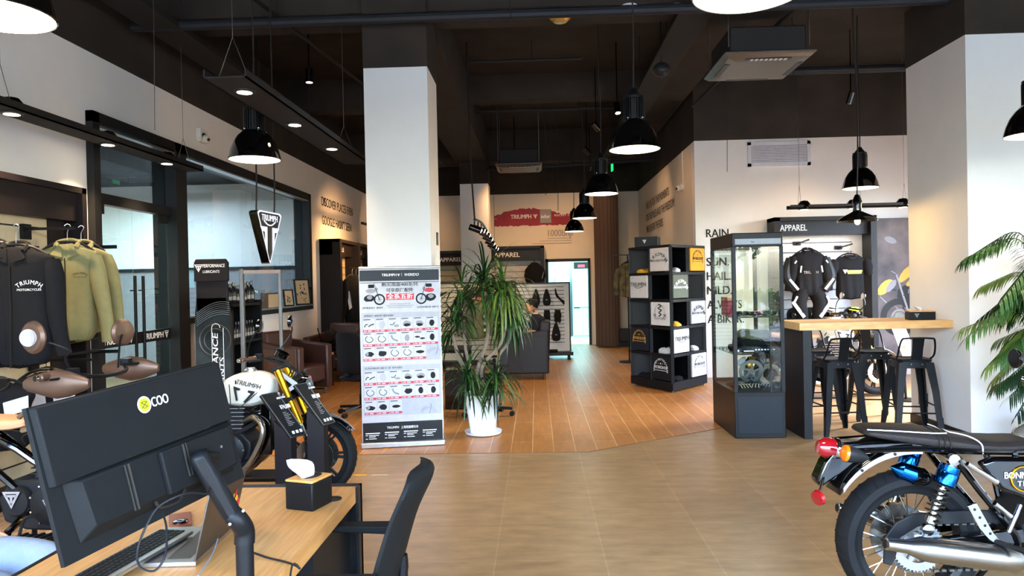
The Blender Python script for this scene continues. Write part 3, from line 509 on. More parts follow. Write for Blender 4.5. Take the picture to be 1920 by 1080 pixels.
# ================================================================ motorcycles (local frame: rear hub on x=0, +x forward, z up, -y is the right side)
RX90 = Matrix.Rotation(PI / 2, 4, 'X')
def wheel(parent, name, x, z, Rr, tw, style='wire', rim='satin_dark', disc=True, sprocket=False, yb=0):
    """Rr outer tyre radius, tw tyre width"""
    rr = Rr - tw * .62; M = T(x, yb, z) @ RX90
    w = MB('satin_dark', M); w.lathe([(.018, -.09), (.05, -.085), (.055, -.03), (.042, -.02), (.042, .02), (.055, .03), (.05, .085), (.018, .09)], 24); wo = w.build(name, parent)
    b = MB('rubber', M); n = 72; prof = [(rr + .004, -tw * .36), (rr + tw * .2, -tw * .5), (rr + tw * .42, -tw * .47), (Rr - tw * .06, -tw * .28), (Rr, 0), (Rr - tw * .06, tw * .28), (rr + tw * .42, tw * .47), (rr + tw * .2, tw * .5), (rr + .004, tw * .36)]
    b.lathe(prof, n, cap=False); b.m('slat_line')
    for i in range(40):
        a = 2 * PI * i / 40
        for s in (-1, 1):
            p = [(Vector((math.cos(a + da) * q, math.sin(a + da) * q, s * zz))) for da, q, zz in ((0, Rr + .0012, .008), (.05, Rr - tw * .05 + .0012, tw * .27), (.075, rr + tw * .44 + .003, tw * .462))]
            b.tube(p, .0018, 4)
    b.build('tyre', wo)
    b = MB(rim, M); b.lathe([(rr - .02, -tw * .3), (rr + .006, -tw * .38), (rr + .008, -tw * .34), (rr - .012, -tw * .2), (rr - .014, tw * .2), (rr + .008, tw * .34), (rr + .006, tw * .38), (rr - .02, tw * .3), (rr - .022, 0), (rr - .02, -tw * .3)], n, cap=False); b.build('rim', wo)
    if style == 'wire':
        b = MB('steel', M)
        for i in range(32):
            a = 2 * PI * i / 32; s = 1 if i % 2 else -1; d = .42 * (1 if (i // 2) % 2 else -1)
            b.cyl((math.cos(a + d) * .05, math.sin(a + d) * .05, s * .032), (math.cos(a) * (rr - .02), math.sin(a) * (rr - .02), s * .008), .0028, n=5)
        b.build('spokes', wo)
    else:
        b = MB(rim, M)
        for i in range(7):
            a = 2 * PI * i / 7
            for d in (-.09, .09): b.bar((math.cos(a) * .04, math.sin(a) * .04, 0), (math.cos(a + d) * (rr - .018), math.sin(a + d) * (rr - .018), 0), .016, .026, up=(0, 0, 1))
        b.build('spokes', wo)
    if disc:
        for s in ((-1,) if sprocket else (-1, 1)):
            b = MB('steel', M); zz = -s * (tw * .5 + .012) if not sprocket else -.075
            b.lathe([(.085, zz), (.145, zz), (.145, zz + .005), (.085, zz + .005), (.085, zz)], 40, cap=False); b.m('satin_dark').lathe([(.03, zz), (.07, zz + .002), (.07, zz + .006), (.03, zz + .006)], 24, cap=False)
            for i in range(6): a = 2 * PI * i / 6; b.bar((.06 * math.cos(a), .06 * math.sin(a), zz + .003), (.095 * math.cos(a + .3), .095 * math.sin(a + .3), zz + .003), .012, .005)
            b.build('brake_disc', wo)
    if sprocket:
        b = MB('alu', M); zz = .085
        b.lathe([(.075, zz), (.112, zz), (.112, zz + .007), (.075, zz + .007), (.075, zz)], 44, cap=False); b.lathe([(.02, zz - .01), (.045, zz), (.045, zz + .012), (.02, zz + .012)], 24)
        for i in range(6): a = 2 * PI * i / 6; b.bar((.04 * math.cos(a), .04 * math.sin(a), zz + .004), (.08 * math.cos(a), .08 * math.sin(a), zz + .004), .02, .007)
        for i in range(43): a = 2 * PI * i / 43; b.box((.115, 0, zz + .0035), (.008, .006, .006), Matrix.Rotation(a, 4, 'Z'))
        b.build('sprocket', wo)
    return wo
def spring(b, a, c, r, w, turns):
    M, L = fromto(a, c); b.tube([tuple(M @ Vector((r * math.cos(t), r * math.sin(t), L * t / (2 * PI * turns)))) for t in [2 * PI * turns * k / (turns * 12) for k in range(turns * 12 + 1)]], w, 5)
def shock(root, a, c, body='chrome', res='blue_chrome', y=0):
    a, c = Vector(a), Vector(c); b = MB(body); f = lambda t: a + (c - a) * t
    for e in (a, c): b.lath(e + Vector((0, -.016, 0)), e + Vector((0, .016, 0)), [(.01, 0), (.026, .1), (.026, .9), (.01, 1)], 20)
    b.lath(f(.0), f(.9), [(.009, 0), (.009, .45), (.022, .45), (.022, .5), (.017, .52), (.017, .66), (.022, .68), (.022, .72), (.017, .74), (.017, .86), (.024, .88), (.024, 1)]); b.m('slat_line'); spring(b, f(.36), f(.86), .034, .0042, 7); sh = b.build('rear_shock', root)
    b = MB(res); b.lath(f(.08) , f(.36), [(.03, 0), (.043, .05), (.045, .3), (.043, .36), (.046, .42), (.046, .92), (.036, 1)]); b.build('shroud', sh); return sh
def fins(b, x0, x1, y0, y1, z0, z1, n, tilt=0, t=.005, lip=.016):
    for i in range(n):
        z = z0 + (z1 - z0) * i / (n - 1); dx = tilt * (z - z0); b.bx(x0 - lip + dx, x1 + lip + dx, y0 - lip, y1 + lip, z, z + t)
    b.loft([[(x0 + tilt * (z - z0), y0, z), (x1 + tilt * (z - z0), y0, z), (x1 + tilt * (z - z0), y1, z), (x0 + tilt * (z - z0), y1, z)] for z in (z0, z1)])
def engine(root, x, z, case='satin_dark', fin='satin_dark', finlip='alu', cover='satin_dark', scale=1., badge='text_grey'):
    """twin: cases around (x, z) = crank centre"""
    b = MB(case); r = lambda pts, y0, y1: b.loft([[(x + px * scale, y, z + pz * scale) for px, pz in pts] for y in (y0, y1)])
    r([(-.24, -.1), (-.12, -.15), (.12, -.16), (.2, -.09), (.2, .05), (.13, .12), (-.2, .12), (-.27, .02)], -.13, .13); e = b.build('engine', root, bevel=.012)
    b = MB(cover); b.lath((x + .05 * scale, -.125, z - .0), (x + .05 * scale, -.185, z), [(.125 * scale, 0), (.125 * scale, .3), (.115 * scale, .75), (.09 * scale, 1), (0.001, 1.0)], 32); b.lath((x - .15 * scale, -.125, z + .01), (x - .15 * scale, -.17, z + .01), [(.085 * scale, 0), (.085 * scale, .4), (.07 * scale, .9), (.001, 1)], 28)
    b.m('chrome')
    for i in range(9): a = 2 * PI * i / 9; b.cyl((x + (.05 + .113 * math.cos(a)) * scale, -.15, z + .113 * math.sin(a) * scale), (x + (.05 + .113 * math.cos(a)) * scale, -.178, z + .113 * math.sin(a) * scale), .006, n=8)
    cv = b.build('clutch_cover', e); b = MB('alu'); Mx = basis((x + .05 * scale, -.187, z + .0), (1, 0, 0), (0, 0, 1)); triumph_badge(b, Mx, .07, badge); b.build('badge', e, smooth=False)
    b = MB(fin); fins(b, x - .08 * scale, x + .12 * scale, -.105, .105, z + .12 * scale, z + .3 * scale, 7, .12); b.m(finlip)
    for i in range(7): zz = z + (.12 + .18 * i / 6) * scale; dx = .12 * (zz - z - .12); b.bx(x - .095 * scale + dx, x + .137 * scale + dx, -.124, -.12, zz, zz + .0055)
    b.build('cylinder_fins', e, smooth=False)
    b = MB(cover); b.loft([[(x + (-.1 + .03 + dx) * scale, y * q, z + zz * scale) for dx, zz in ((0, .31), (.22, .31), (.21, .37), (.16, .41), (.05, .41), (.01, .37))] for y, q in ((-.12, 1), (.12, 1))]); b.m('chrome').cyl((x + .02, -.125, z + .36 * scale), (x + .02, -.12, z + .36 * scale), .03); b.build('cylinder_head', e, bevel=.01)
    b = MB('duct_black'); random.seed(11)
    for k in range(7): a = Vector((x + random.uniform(-.2, .1), random.choice((-.12, .1)), z + random.uniform(.1, .4))); c = Vector((x + random.uniform(-.1, .25), random.choice((-.13, -.1, .1)), z + random.uniform(.2, .6))); b.tube([a, (a + c) / 2 + Vector((random.uniform(-.05, .05), -.03, random.uniform(-.05, .05))), c], random.uniform(.004, .009), 6, smooth=4)
    b.build('hoses', e); return e
def tank(root, M, name, L, W, H, mats, knee=.0):
    """teardrop fuel tank, origin at rear bottom, x forward"""
    rings = []; N = 20; top = mats
    for i in range(13):
        t = i / 12; x = L * t; s = math.sin(PI * min(1, (t * .86 + .1))) ** .55; hw = W * (.55 + .45 * math.sin(PI * min(1, t * .8 + .12)) - .0) * s; hh = H * s * (.8 + .25 * t)
        if i in (0, 12): hw *= .72; hh *= .72
        zc = H * (.12 + .1 * t); r_ = []
        for k in range(N):
            a = 2 * PI * k / N; ca, sa = math.cos(a), math.sin(a); y = hw * (abs(ca) ** .7) * (1 if ca > 0 else -1); zz = hh * (abs(sa) ** .8) * (1 if sa > 0 else -1) * (.85 if sa > 0 else .35)
            r_.append((x, y, zc + zz + .25 * H))
        rings.append(r_)
    b = MB(top, M); b.loft(rings); return b.build(name, root, sub=1)
def seat(root, pts, m, name='seat'):
    """pts: (x, ztop, zbottom, halfwidth)"""
    b = MB(m); rings = []
    for x, zt, zb, hw in pts:
        rings.append([(x, y * hw, zb + (zt - zb) * h) for y, h in ((-.75, 0), (-1, .15), (-1, .55), (-.82, .88), (-.4, 1), (.4, 1), (.82, .88), (1, .55), (1, .15), (.75, 0))])
    b.loft(rings); return b.build(name, root, sub=1)
def mirror(root, p, stem, m='gloss_black', r=.055, n=(-1, 0, 0)):
    b = MB('metal_black'); b.tube([*stem, p], .006, 7, smooth=4); s = b.build('mirror_stem', root); p = Vector(p); n = Vector(n).normalized()
    b = MB(m); b.lath(p - n * .02, p + n * .012, [(r * .3, 0), (r * .85, .25), (r, .7), (r, .95), (r * .93, 1)], 28); b.m('chrome').lath(p + n * .0115, p + n * .0125, [(r * .9, 0), (r * .9, 1)], 28); b.build('mirror', s)
def fork(root, x, z, lean, H, col, lower='alu_dark', y=.095, usd=True):
    d = Vector((-math.sin(lean), 0, math.cos(lean)))
    for s in (-1, 1):
        a = Vector((x, s * y, z)); b = MB(lower); b.cyl(a, a + d * .16, .028); b.cyl(a + Vector((0, -.03, 0)), a + Vector((0, .03, 0)), .032); b.m('chrome').cyl(a + d * .14, a + d * .34, .021); b.m(col).lath(a + d * (.30 if usd else .3), a + d * H, [(.031, 0), (.032, .04), (.029, .08), (.029, 1)], 24); b.build('fork_leg', root)
    b = MB('satin_dark')
    for h in (H * .66, H - .01): c = Vector((x, 0, z)) + d * h; b.bar(c + Vector((0, -y - .04, 0)), c + Vector((0, y + .04, 0)), .07, .03, up=d)
    b.build('fork_yoke', root, bevel=.006); return Vector((x, 0, z)) + d * H
def bars(root, c, w, rise, back, m='metal_black', grip='rubber', lever=True):
    c = Vector(c); b = MB(m); b.tube([c + Vector((-back, -w, rise)), c + Vector((-back * .6, -w * .62, rise)), c + Vector((.01, -.12, .03)), c + Vector((.01, .12, .03)), c + Vector((-back * .6, w * .62, rise)), c + Vector((-back, w, rise))], .011, 10, smooth=4); h = b.build('handlebar', root)
    for s in (-1, 1):
        e = c + Vector((-back, s * w, rise)); i = c + Vector((-back * .62, s * (w - .13), rise)); b = MB(grip); b.lath(i, e, [(.02, 0), (.017, .1), (.017, .85), (.021, .95), (.015, 1)], 14); b.m('chrome').lath(e, e + (e - i).normalized() * .022, [(.01, 0), (.014, .3), (.014, 1)], 12); b.build('grip', h)
        if lever: b = MB('metal_black'); b.tube([i + Vector((.02, -s * .03, 0)), i + Vector((.06, s * .02, -.005)), e + Vector((.055, 0, -.01))], [.009, .008, .006], 8, smooth=3); b.box(tuple(i + Vector((.02, -s * .03, .01))), (.05, .04, .04)); b.build('lever', h)
    return h
def tube_part(root, name, pts, r, m, smooth=5, n=12): b = MB(m); b.tube(pts, r, n, smooth=smooth); return b.build(name, root)
# ------------------------------------------------------------ 1: black classic twin at right
bon = thing('motorcycle', 'glossy black classic motorcycle with gold ringed side panel badge at lower right', 'motorcycle', (1.74, 3.43, 0), local=True)
wheel(bon, 'rear_wheel', 0, .337, .335, .135, 'wire', 'satin_dark', True, True, 0); 
# sprocket faces the camera side on the photo, so mirror it there
b = MB('alu', T(0, 0, .337) @ RX90); zz = .062
b.lathe([(.084, zz), (.118, zz), (.118, zz + .008), (.084, zz + .008), (.084, zz)], 44, cap=False); b.lathe([(.02, .04), (.055, .05), (.055, .09), (.03, .1), (.0, .1)], 28)
for i in range(6): a = 2 * PI * i / 6; b.bar((.045 * math.cos(a), .045 * math.sin(a), zz + .004), (.09 * math.cos(a), .09 * math.sin(a), zz + .004), .022, .008)
b.build('sprocket', bon)
b = MB('alu_dark')
N = 62
for i in range(N):
    t = i / N; 
    if t < .5: q = t / .5; a = PI * .5 + PI * q; p = (.122 * math.cos(a), .337 + .122 * math.sin(a))
    else:
        q = (t - .5) / .5; p = (q * .62 / .5 * .5 if q < .5 else 0, 0); p = (.02 + q * 2 * .55, .215 + .03 * q) if q < .5 else (.57 - (q - .5) * 2 * .57, .43 + .03 * (1 - q))
    b.box((p[0], -.068, p[1]), (.02, .014, .011))
b.build('chain', bon, smooth=False)
for s in (-1, 1):
    b = MB('gloss_black'); b.loft([[(x, s * .105 + yy * .016, z + zz * h) for yy, zz in ((-1, -1), (1, -1), (1, 1), (-1, 1))] for x, z, h in ((-.06, .34, .02), (.05, .35, .03), (.25, .37, .03), (.52, .4, .035))]); b.m('alu').box((-.02, s * .125, .34), (.1, .01, .04)); b.cyl((0, s * .09, .337), (0, s * .15, .337), .016); b.m('chrome').cyl((-.0, s * .14, .337), (0, s * .16, .337), .012, n=6); b.build('swingarm', bon, bevel=.006)
    shock(bon, (.126, s * .16, .757), (.005, s * .16, .441))
b = MB('satin_dark'); b.prism([(-.16, .26), (-.15, .38), (-.1, .45), (-.02, .49), (.1, .5), (.3, .505), (.42, .5), (.42, .44), (.3, .445), (.1, .44), (0, .43), (-.08, .38), (-.1, .3), (-.12, .25)], .012, T(0, -.088, 0)); b.build('chain_guard', bon, bevel=.004)
# silencers
for s in (-1, 1):
    b = MB('steel'); b.lath((-.225, s * .25, .412), (.62, s * .19, .275), [(.022, 0), (.028, .004), (.03, .11), (.032, .12), (.052, .19), (.056, .24), (.057, .6), (.055, .68), (.04, .72), (.028, .74), (.026, 1)], 32); b.m('slat_line').lath((-.228, s * .25, .4125), (-.224, s * .25, .412), [(.02, 0), (.02, 1)], 20); b.build('silencer', bon)
    tube_part(bon, 'exhaust_header', [(.6, s * .19, .28), (.85, s * .16, .26), (1.05, s * .14, .33), (1.06, s * .12, .5), (.95, s * .1, .56)], .022, 'steel')
    b = MB('chrome'); b.prism([(.16, .56), (.2, .575), (.27, .44), (.3, .405), (.28, .39), (.25, .41), (.21, .46)], .014, T(0, s * .2, 0)); b.m('slat_line')
    for k in range(4): b.cyl((.19 + .022 * k, s * .2 - .009, .545 - .036 * k), (.19 + .022 * k, s * .2 + .009, .545 - .036 * k), .007, n=10)
    b.m('metal_black').cyl((.28, s * .2, .4), (.36, s * .3, .385), .012); b.build('footrest_bracket', bon, bevel=.003)
# frame
b = MB('gloss_black')
for s in (-1, 1):
    b.tube([(-.3, s * .12, .79), (0, s * .125, .8), (.3, s * .12, .78), (.7, s * .07, .78), (1.0, s * .03, .9)], .014, 8, smooth=4); b.tube([(.14, s * .14, .77), (.25, s * .13, .62), (.42, s * .12, .4), (.46, s * .12, .28), (.8, s * .13, .2), (1.05, s * .06, .45), (1.1, s * .02, .85)], .016, 8, smooth=4); b.tube([(.42, s * .12, .78), (.5, s * .12, .5), (.46, s * .12, .3)], .014, 8, smooth=3)
b.build('frame', bon)
b = MB('chrome'); b.cyl((.17, -.19, .745), (.3, -.19, .66), .012, n=10); b.cyl((.3, -.17, .56), (.37, -.17, .5), .012); b.cyl((.42, -.16, .55), (.36, -.17, .43), .01); b.build('frame_fitting', bon)
engine(bon, .72, .42, cover='chrome', case='satin_dark', fin='satin_dark', badge='text_grey')
# seat: two part dual seat with white piping
seat(bon, [(-.235, .876, .856, .075), (-.2, .895, .84, .105), (0, .885, .805, .125), (.1, .875, .79, .13), (.2, .855, .78, .13), (.35, .825, .765, .125), (.5, .83, .765, .105), (.56, .83, .78, .08)], 'brown_seat')
b = MB('text_white'); b.tube([(-.22, -.085, .882), (-.1, -.108, .879), (.06, -.112, .868), (.13, -.105, .866)], .003, 5, smooth=4); b.tube([(.15, -.09, .868), (.22, -.115, .853), (.27, -.13, .82), (.275, -.132, .775)], .003, 5, smooth=4); b.tube([(.15, .09, .868), (.15, -.09, .868)], .003, 5); b.m('slat_line')
for x in (.085, .11, .135): b.tube([(x, -.131, .79), (x, -.13, .83), (x, -.1, .866), (x, 0, .879)], .0025, 5, smooth=3)
b.build('seat_piping', bon)
# rear mudguard, lamp unit, plate holder, indicators
b = MB('gloss_black'); ring = []
for i in range(11):
    a = R(150 - i * 9.6); rr = .405; c = (rr * math.cos(a), .355 + rr * math.sin(a)); c = (c[0] * 1.0, c[1] + .02)
    ring.append([(c[0] - (1 - abs(y)) * .03 * math.cos(a) * -1, y * .085, c[1] + (1 - abs(y)) * .03 * math.sin(a)) for y in (-1, -.7, -.35, 0, .35, .7, 1)])
b.loft(ring, cap=False, closed=False); b.build('rear_mudguard', bon, solid=.006)
b = MB('chrome'); pts = [((.405) * math.cos(R(a)) - .0, -.09, .375 + .405 * math.sin(R(a))) for a in range(146, 80, -6)]; b.loft([[(x, -.092, z - .012), (x, -.086, z - .012), (x, -.086, z + .012), (x, -.092, z + .012)] for x, y, z in pts]); b.m('slat_line')
for p in pts[3::4]: b.cyl((p[0], -.095, p[2]), (p[0], -.09, p[2]), .007, n=10)
b.build('mudguard_trim', bon)
b = MB('gloss_black'); b.prism([(-.33, .81), (-.1, .83), (.1, .8), (.12, .76), (-.05, .79), (-.2, .76), (-.3, .68), (-.42, .6), (-.44, .63), (-.4, .72)], .09); b.build('tail_bracket', bon, bevel=.012)
b = MB('red_lens', T(-.345, 0, .775) @ rotm(0, -80, 0)); b.lathe([(.0, .075), (.03, .072), (.045, .05), (.05, .02), (.05, 0)], 28); b.m('chrome').lathe([(.052, 0), (.056, -.005), (.056, -.02), (.04, -.03)], 28); b.build('tail_light', bon)
for s, x, z in ((-1, -.34, .79), (1, -.29, .735)):
    b = MB('chrome'); b.cyl((x + .03, s * .05, z - .005), (x + .01, s * .14, z), .009); b.m('satin_dark').lath((x + .09, s * .165, z - .02), (x - .01, s * .165, z + .003), [(.004, 0), (.025, .3), (.038, .8), (.04, 1)], 20); b.build('rear_indicator', bon); b = MB('amber'); b.lath((x - .01, s * .165, z + .003), (x - .035, s * .165, z + .008), [(.039, 0), (.036, .5), (.02, .9), (.001, 1)], 20); b.build('indicator_lens', bon)
b = MB('gloss_black'); b.loft([[(-.37, -.05, .74), (-.32, -.05, .74), (-.32, .05, .74), (-.37, .05, .74)], [(-.41, -.04, .63), (-.35, -.04, .64), (-.35, .04, .64), (-.41, .04, .63)]]); b.m('chrome').cyl((-.4, -.03, .66), (-.46, -.11, .575), .007); b.build('plate_holder', bon)
b = MB('red_lens'); b.lath((-.475, -.125, .575), (-.455, -.115, .58), [(.005, 0), (.034, .2), (.036, .9), (.02, 1)], 16); b.build('reflector', bon)
b = MB('blue_chrome'); b.lath((-.1, -.05, .7), (.02, -.05, .655), [(.002, 0), (.04, .35), (.045, 1)], 20); b.m('gloss_black').lath((-.0, -.05, .66), (.07, -.05, .64), [(.046, 0), (.046, .6), (.03, 1)], 20); b.build('horn', bon)
# side cover with badge
b = MB('gloss_black'); b.prism([(.24, .74), (.3, .765), (.6, .76), (.64, .74), (.62, .66), (.56, .6), (.42, .585), (.33, .62)], .05, T(0, -.15, 0)); sc = b.build('side_cover', bon, bevel=.015)
Mx = basis((.425, -.178, .672), (1, 0, 0), (0, 0, 1)); b = MB('gold', Mx); b.torus(.055, .0045, n=48); b.m('text_white').text('BONNEVILLE', .042, Mx.inverted() @ Mx @ T(.015, .002, .001), width=.2); b.text('T100', .032, T(.005, -.032, .001)); b.build('side_badge', sc)
# tank, bars, fork, headlamp, front wheel
tk = tank(bon, T(.5, 0, .76), 'fuel_tank', .52, .135, .13, 'bronze'); tk.data.materials[0] = mat('tank_silver', '8f887c', .15, .5, coat=1)
wheel(bon, 'front_wheel', 1.45, .345, .345, .11, 'wire', 'satin_dark', True)
ft = fork(bon, 1.45, .345, R(25.5), .72, 'satin_dark', lower='alu_dark'); hb = bars(bon, (ft.x - .02, 0, ft.z + .02), .38, .02, .3, 'chrome')
b = MB('gloss_black'); b.lath((ft.x + .02, 0, ft.z - .1), (ft.x + .17, 0, ft.z - .12), [(.02, 0), (.07, .2), (.09, .6), (.095, 1)], 32); b.m('chrome').lath((ft.x + .17, 0, ft.z - .12), (ft.x + .19, 0, ft.z - .123), [(.098, 0), (.095, .5), (.08, 1)], 32); b.build('headlamp', bon)
for s in (-1, 1): mirror(bon, (.8, s * .43, 1.14), [(ft.x - .2, s * .3, ft.z + .04), (ft.x - .2, s * .36, ft.z + .12)], r=.052)
b = MB('gloss_black'); ring = [[((1.45 + .375 * math.cos(R(a))), y * .06, .345 + .375 * math.sin(R(a)) - abs(y) * .02) for y in (-1, -.5, 0, .5, 1)] for a in range(30, 160, 10)]; b.loft(ring, cap=False, closed=False); b.build('front_mudguard', bon, solid=.004)
b = MB('metal_black'); b.cyl((.5, .1, .25), (.42, .22, .02), .014); b.box((.42, .23, .01), (.06, .04, .02)); b.build('side_stand', bon)
# ------------------------------------------------------------ 2: white tank roadster with gold forks
wb = thing('motorcycle', 'white tanked sport roadster with gold upside down forks behind the desk', 'motorcycle', (-3.117, 5.34, 0), local=True); F = 1.42
wheel(wb, 'rear_wheel', 0, .318, .315, .15, 'cast', 'satin_dark', True); wheel(wb, 'front_wheel', F, .318, .305, .12, 'cast', 'satin_dark', True)
ft = fork(wb, F + .02, .3, R(22), .76, 'gold', lower='metal_black')
b = MB('white_gloss', T(F - .74, 0, .7)); rings = []
for x, hw, zt, zb in ((0, .06, .15, .06), (.03, .1, .2, .03), (.12, .145, .25, .015), (.24, .16, .275, .0), (.34, .155, .27, .01), (.41, .12, .24, .06), (.44, .07, .19, .11)):
    rings.append([(x, hw * ca, zb + (zt - zb) * h) for ca, h in ((-.75, 0), (-1, .12), (-.99, .38), (-.85, .72), (-.55, .93), (-.2, 1), (.2, 1), (.55, .93), (.85, .72), (.99, .38), (1, .12), (.75, 0))])
b.loft(rings); tk = b.build('fuel_tank', wb, sub=1)
Mx = basis((F - .49, -.1615, .83), (1, 0, -.25), (0, .22, 1)); b = MB('text_dark'); b.text('TRIUMPH', .05, Mx @ T(.02, .045, .012) @ rotm(-12), width=.19)
for q in ((-.12, .03, -.06, -.12), (.1, .02, .0, -.125)): b.bar(Mx @ Vector((q[0], q[1], .002)), Mx @ Vector((q[2], q[3], .004)), .006, .003, up=(0, -1, 0))
for s in (-1, 1): b.add([tuple(Mx @ Vector((x, y, .005))) for x, y in ((s * .085, .025), (s * .03, .02), (s * .03, .005), (s * .055, .0), (s * .02, -.07), (s * .035, -.075), (s * .075, .0))], [(0, 1, 2, 3, 4, 5, 6)])
b.build('tank_badge', tk, smooth=False)
b = MB('alu'); b.lathe([(.045, 0), (.045, .012), (.035, .02), (.034, .028), (.0, .03)], 24, T(F - .5, 0, .965)); b.build('filler_cap', tk)
b = MB('satin_dark'); b.tube([(F - .1, -.05, .95), (F - .3, -.1, .68), (F - .6, -.12, .5), (F - .9, -.12, .42)], .02, 8, smooth=4); b.tube([(F - .1, .05, .95), (F - .3, .1, .68), (F - .6, .12, .5), (F - .9, .12, .42)], .02, 8, smooth=4); b.tube([(F - .35, -.1, .65), (F - .4, -.1, .45), (F - .5, -.1, .25)], .014, 8, smooth=3); b.build('frame', wb)
engine(wb, F - .66, .4, fin='satin_dark', finlip='alu', cover='satin_dark', case='satin_dark')
b = MB('satin_dark'); b.bx(F - .36, F - .3, -.15, .15, .38, .72, rotm()); b.m('gloss_black').bx(F - .37, F - .29, -.16, -.14, .36, .74); b.build('radiator', wb, bevel=.008)
for s in (-1, 1): tube_part(wb, 'exhaust_header', [(F - .52, s * .1, .6), (F - .42, s * .16, .64), (F - .34, s * .2, .58), (F - .36, s * .21, .45), (F - .5, s * .2, .25), (F - .75, s * .18, .18)], .024, 'steel', n=16)
b = MB('metal_black'); b.loft([[(F - .36, y, .36), (F - .52, y, .2), (F - .8, y, .17), (F - .8, y, .22), (F - .45, y, .34)] for y in (-.14, .14)]); b.build('belly_pan', wb, bevel=.01)
seat(wb, [(-.1, .86, .84, .07), (0, .88, .8, .1), (.3, .84, .76, .13), (.55, .82, .76, .12), (.7, .84, .79, .08)], 'tan_leather')
b = MB('satin_dark'); b.prism([(0, .8), (.55, .78), (.6, .6), (.35, .5), (.2, .6)], .2); b.build('side_cover', wb, bevel=.02)
b = MB('satin_dark'); b.bar((0, -.12, .318), (.55, -.1, .4), .04, .06); b.bar((0, .12, .318), (.55, .1, .4), .04, .06); b.build('swingarm', wb, bevel=.006)
tube_part(wb, 'silencer', [(F - .75, -.2, .18), (.4, -.22, .25), (.05, -.24, .38)], [.03, .05, .055], 'steel')
b = MB('gloss_black'); ring = [[((F + .34 * math.cos(R(a))), y * .065, .318 + .335 * math.sin(R(a)) - abs(y) * .02) for y in (-1, -.5, 0, .5, 1)] for a in range(35, 170, 9)]; b.loft(ring, cap=False, closed=False); b.build('front_mudguard', wb, solid=.004)
for s in (-1, 1): b = MB('satin_dark'); b.box((F - .02, s * .1, .42), (.07, .05, .13), rotm()); b.m('gold').cyl((F - .02, s * .13, .45), (F - .02, s * .122, .45), .02); b.build('brake_caliper', wb, bevel=.01)
hb = bars(wb, (ft.x - .02, 0, ft.z + .03), .36, .05, .14, 'metal_black', 'bronze')
b = MB('gloss_black'); b.lath((ft.x + .06, 0, ft.z - .14), (ft.x + .2, 0, ft.z - .17), [(.02, 0), (.07, .2), (.085, .7), (.09, 1)], 32); b.m('glass_case').lath((ft.x + .2, 0, ft.z - .17), (ft.x + .23, 0, ft.z - .175), [(.088, 0), (.06, .8), (.001, 1)], 32); b.build('headlamp', wb)
b = MB('alu'); 
for s in (-1, 1): b.prism([(ft.x + .02, ft.z - .02), (ft.x + .16, ft.z - .12), (ft.x + .16, ft.z - .15), (ft.x + .04, ft.z - .22), (ft.x + .05, ft.z - .19), (ft.x + .12, ft.z - .135), (ft.x + .03, ft.z - .06)], .012, T(0, s * .1, 0))
b.build('headlamp_bracket', wb); b = MB('gloss_black'); b.lath((ft.x - .02, 0, ft.z + .03), (ft.x + .02, 0, ft.z + .1), [(.04, 0), (.05, .4), (.052, 1)], 24); b.m('duct_black')
for k in range(6): random.seed(40 + k); b.tube([(ft.x - .05, random.uniform(-.25, .1), ft.z + .08), (ft.x + .12 + .02 * k, -.12, ft.z + .02 - .02 * k), (ft.x + .04, -.05, ft.z - .15)], .005, 6, smooth=5)
b.build('instruments', wb)
for s in (-1, 1): mirror(wb, (ft.x - .03, s * .32, ft.z + .32), [(ft.x - .12, s * .33, ft.z + .1), (ft.x - .06, s * .42, ft.z + .22)], r=.05, n=(-1, 0, .1))
b = MB('metal_black'); b.cyl((.6, .1, .25), (.5, .24, .02), .014); b.box((.5, .25, .01), (.06, .04, .02)); b.build('side_stand', wb)
# ------------------------------------------------------------ 3: red framed scrambler behind the monitor
sb = thing('motorcycle', 'motorcycle with tan seat, red tank edge and bronze hand guards, mostly behind the monitor', 'motorcycle', (-3.5, 3.85, 0), local=True); F = 1.48
wheel(sb, 'rear_wheel', 0, .33, .33, .15, 'wire', 'satin_dark', True); wheel(sb, 'front_wheel', F, .345, .345, .1, 'wire', 'satin_dark', True)
ft = fork(sb, F, .345, R(25), .78, 'gold', lower='metal_black')
tk = tank(sb, T(.72, 0, .82), 'fuel_tank', .5, .13, .14, 'red_gloss')
seat(sb, [(0, .92, .9, .08), (.08, .94, .87, .11), (.3, .93, .85, .13), (.55, .91, .84, .13), (.72, .92, .86, .09)], 'tan_leather')
b = MB('red_gloss'); 
for s in (-1, 1): b.tube([(.7, s * .13, .93), (.78, s * .15, .97), (.86, s * .14, .9), (.72, s * .14, .86)], .014, 8, smooth=4)
b.build('tank_rail', sb)
b = MB('gloss_black')
for s in (-1, 1): b.tube([(0, s * .12, .84), (.3, s * .13, .83), (.6, s * .13, .8), (.9, s * .1, .62), (1.1, s * .06, .85), (1.2, s * .02, 1.0)], .018, 8, smooth=4); b.tube([(.35, s * .13, .82), (.6, s * .14, .62), (.75, s * .14, .45), (.62, s * .13, .28), (1.0, s * .13, .24), (1.15, s * .05, .6)], .02, 8, smooth=4)
b.build('frame', sb)
b = MB('alu'); b.prism([(.3, .83), (.56, .86), (.58, .8), (.52, .76), (.3, .74)], .02, T(0, -.15, 0)); b.m('slat_line').cyl((.4, -.161, .8), (.4, -.165, .8), .012); b.cyl((.46, -.161, .81), (.46, -.165, .81), .012); b.build('side_plate', sb, bevel=.006)
e = engine(sb, .84, .47, fin='satin_dark', finlip='satin_dark', cover='satin_dark', case='satin_dark', badge='text_grey'); b = MB('alu'); Mx = basis((.68, -.178, .5), (1, 0, 0), (0, 0, 1)); triumph_badge(b, Mx, .1, 'text_grey', .12); b.build('badge', e)
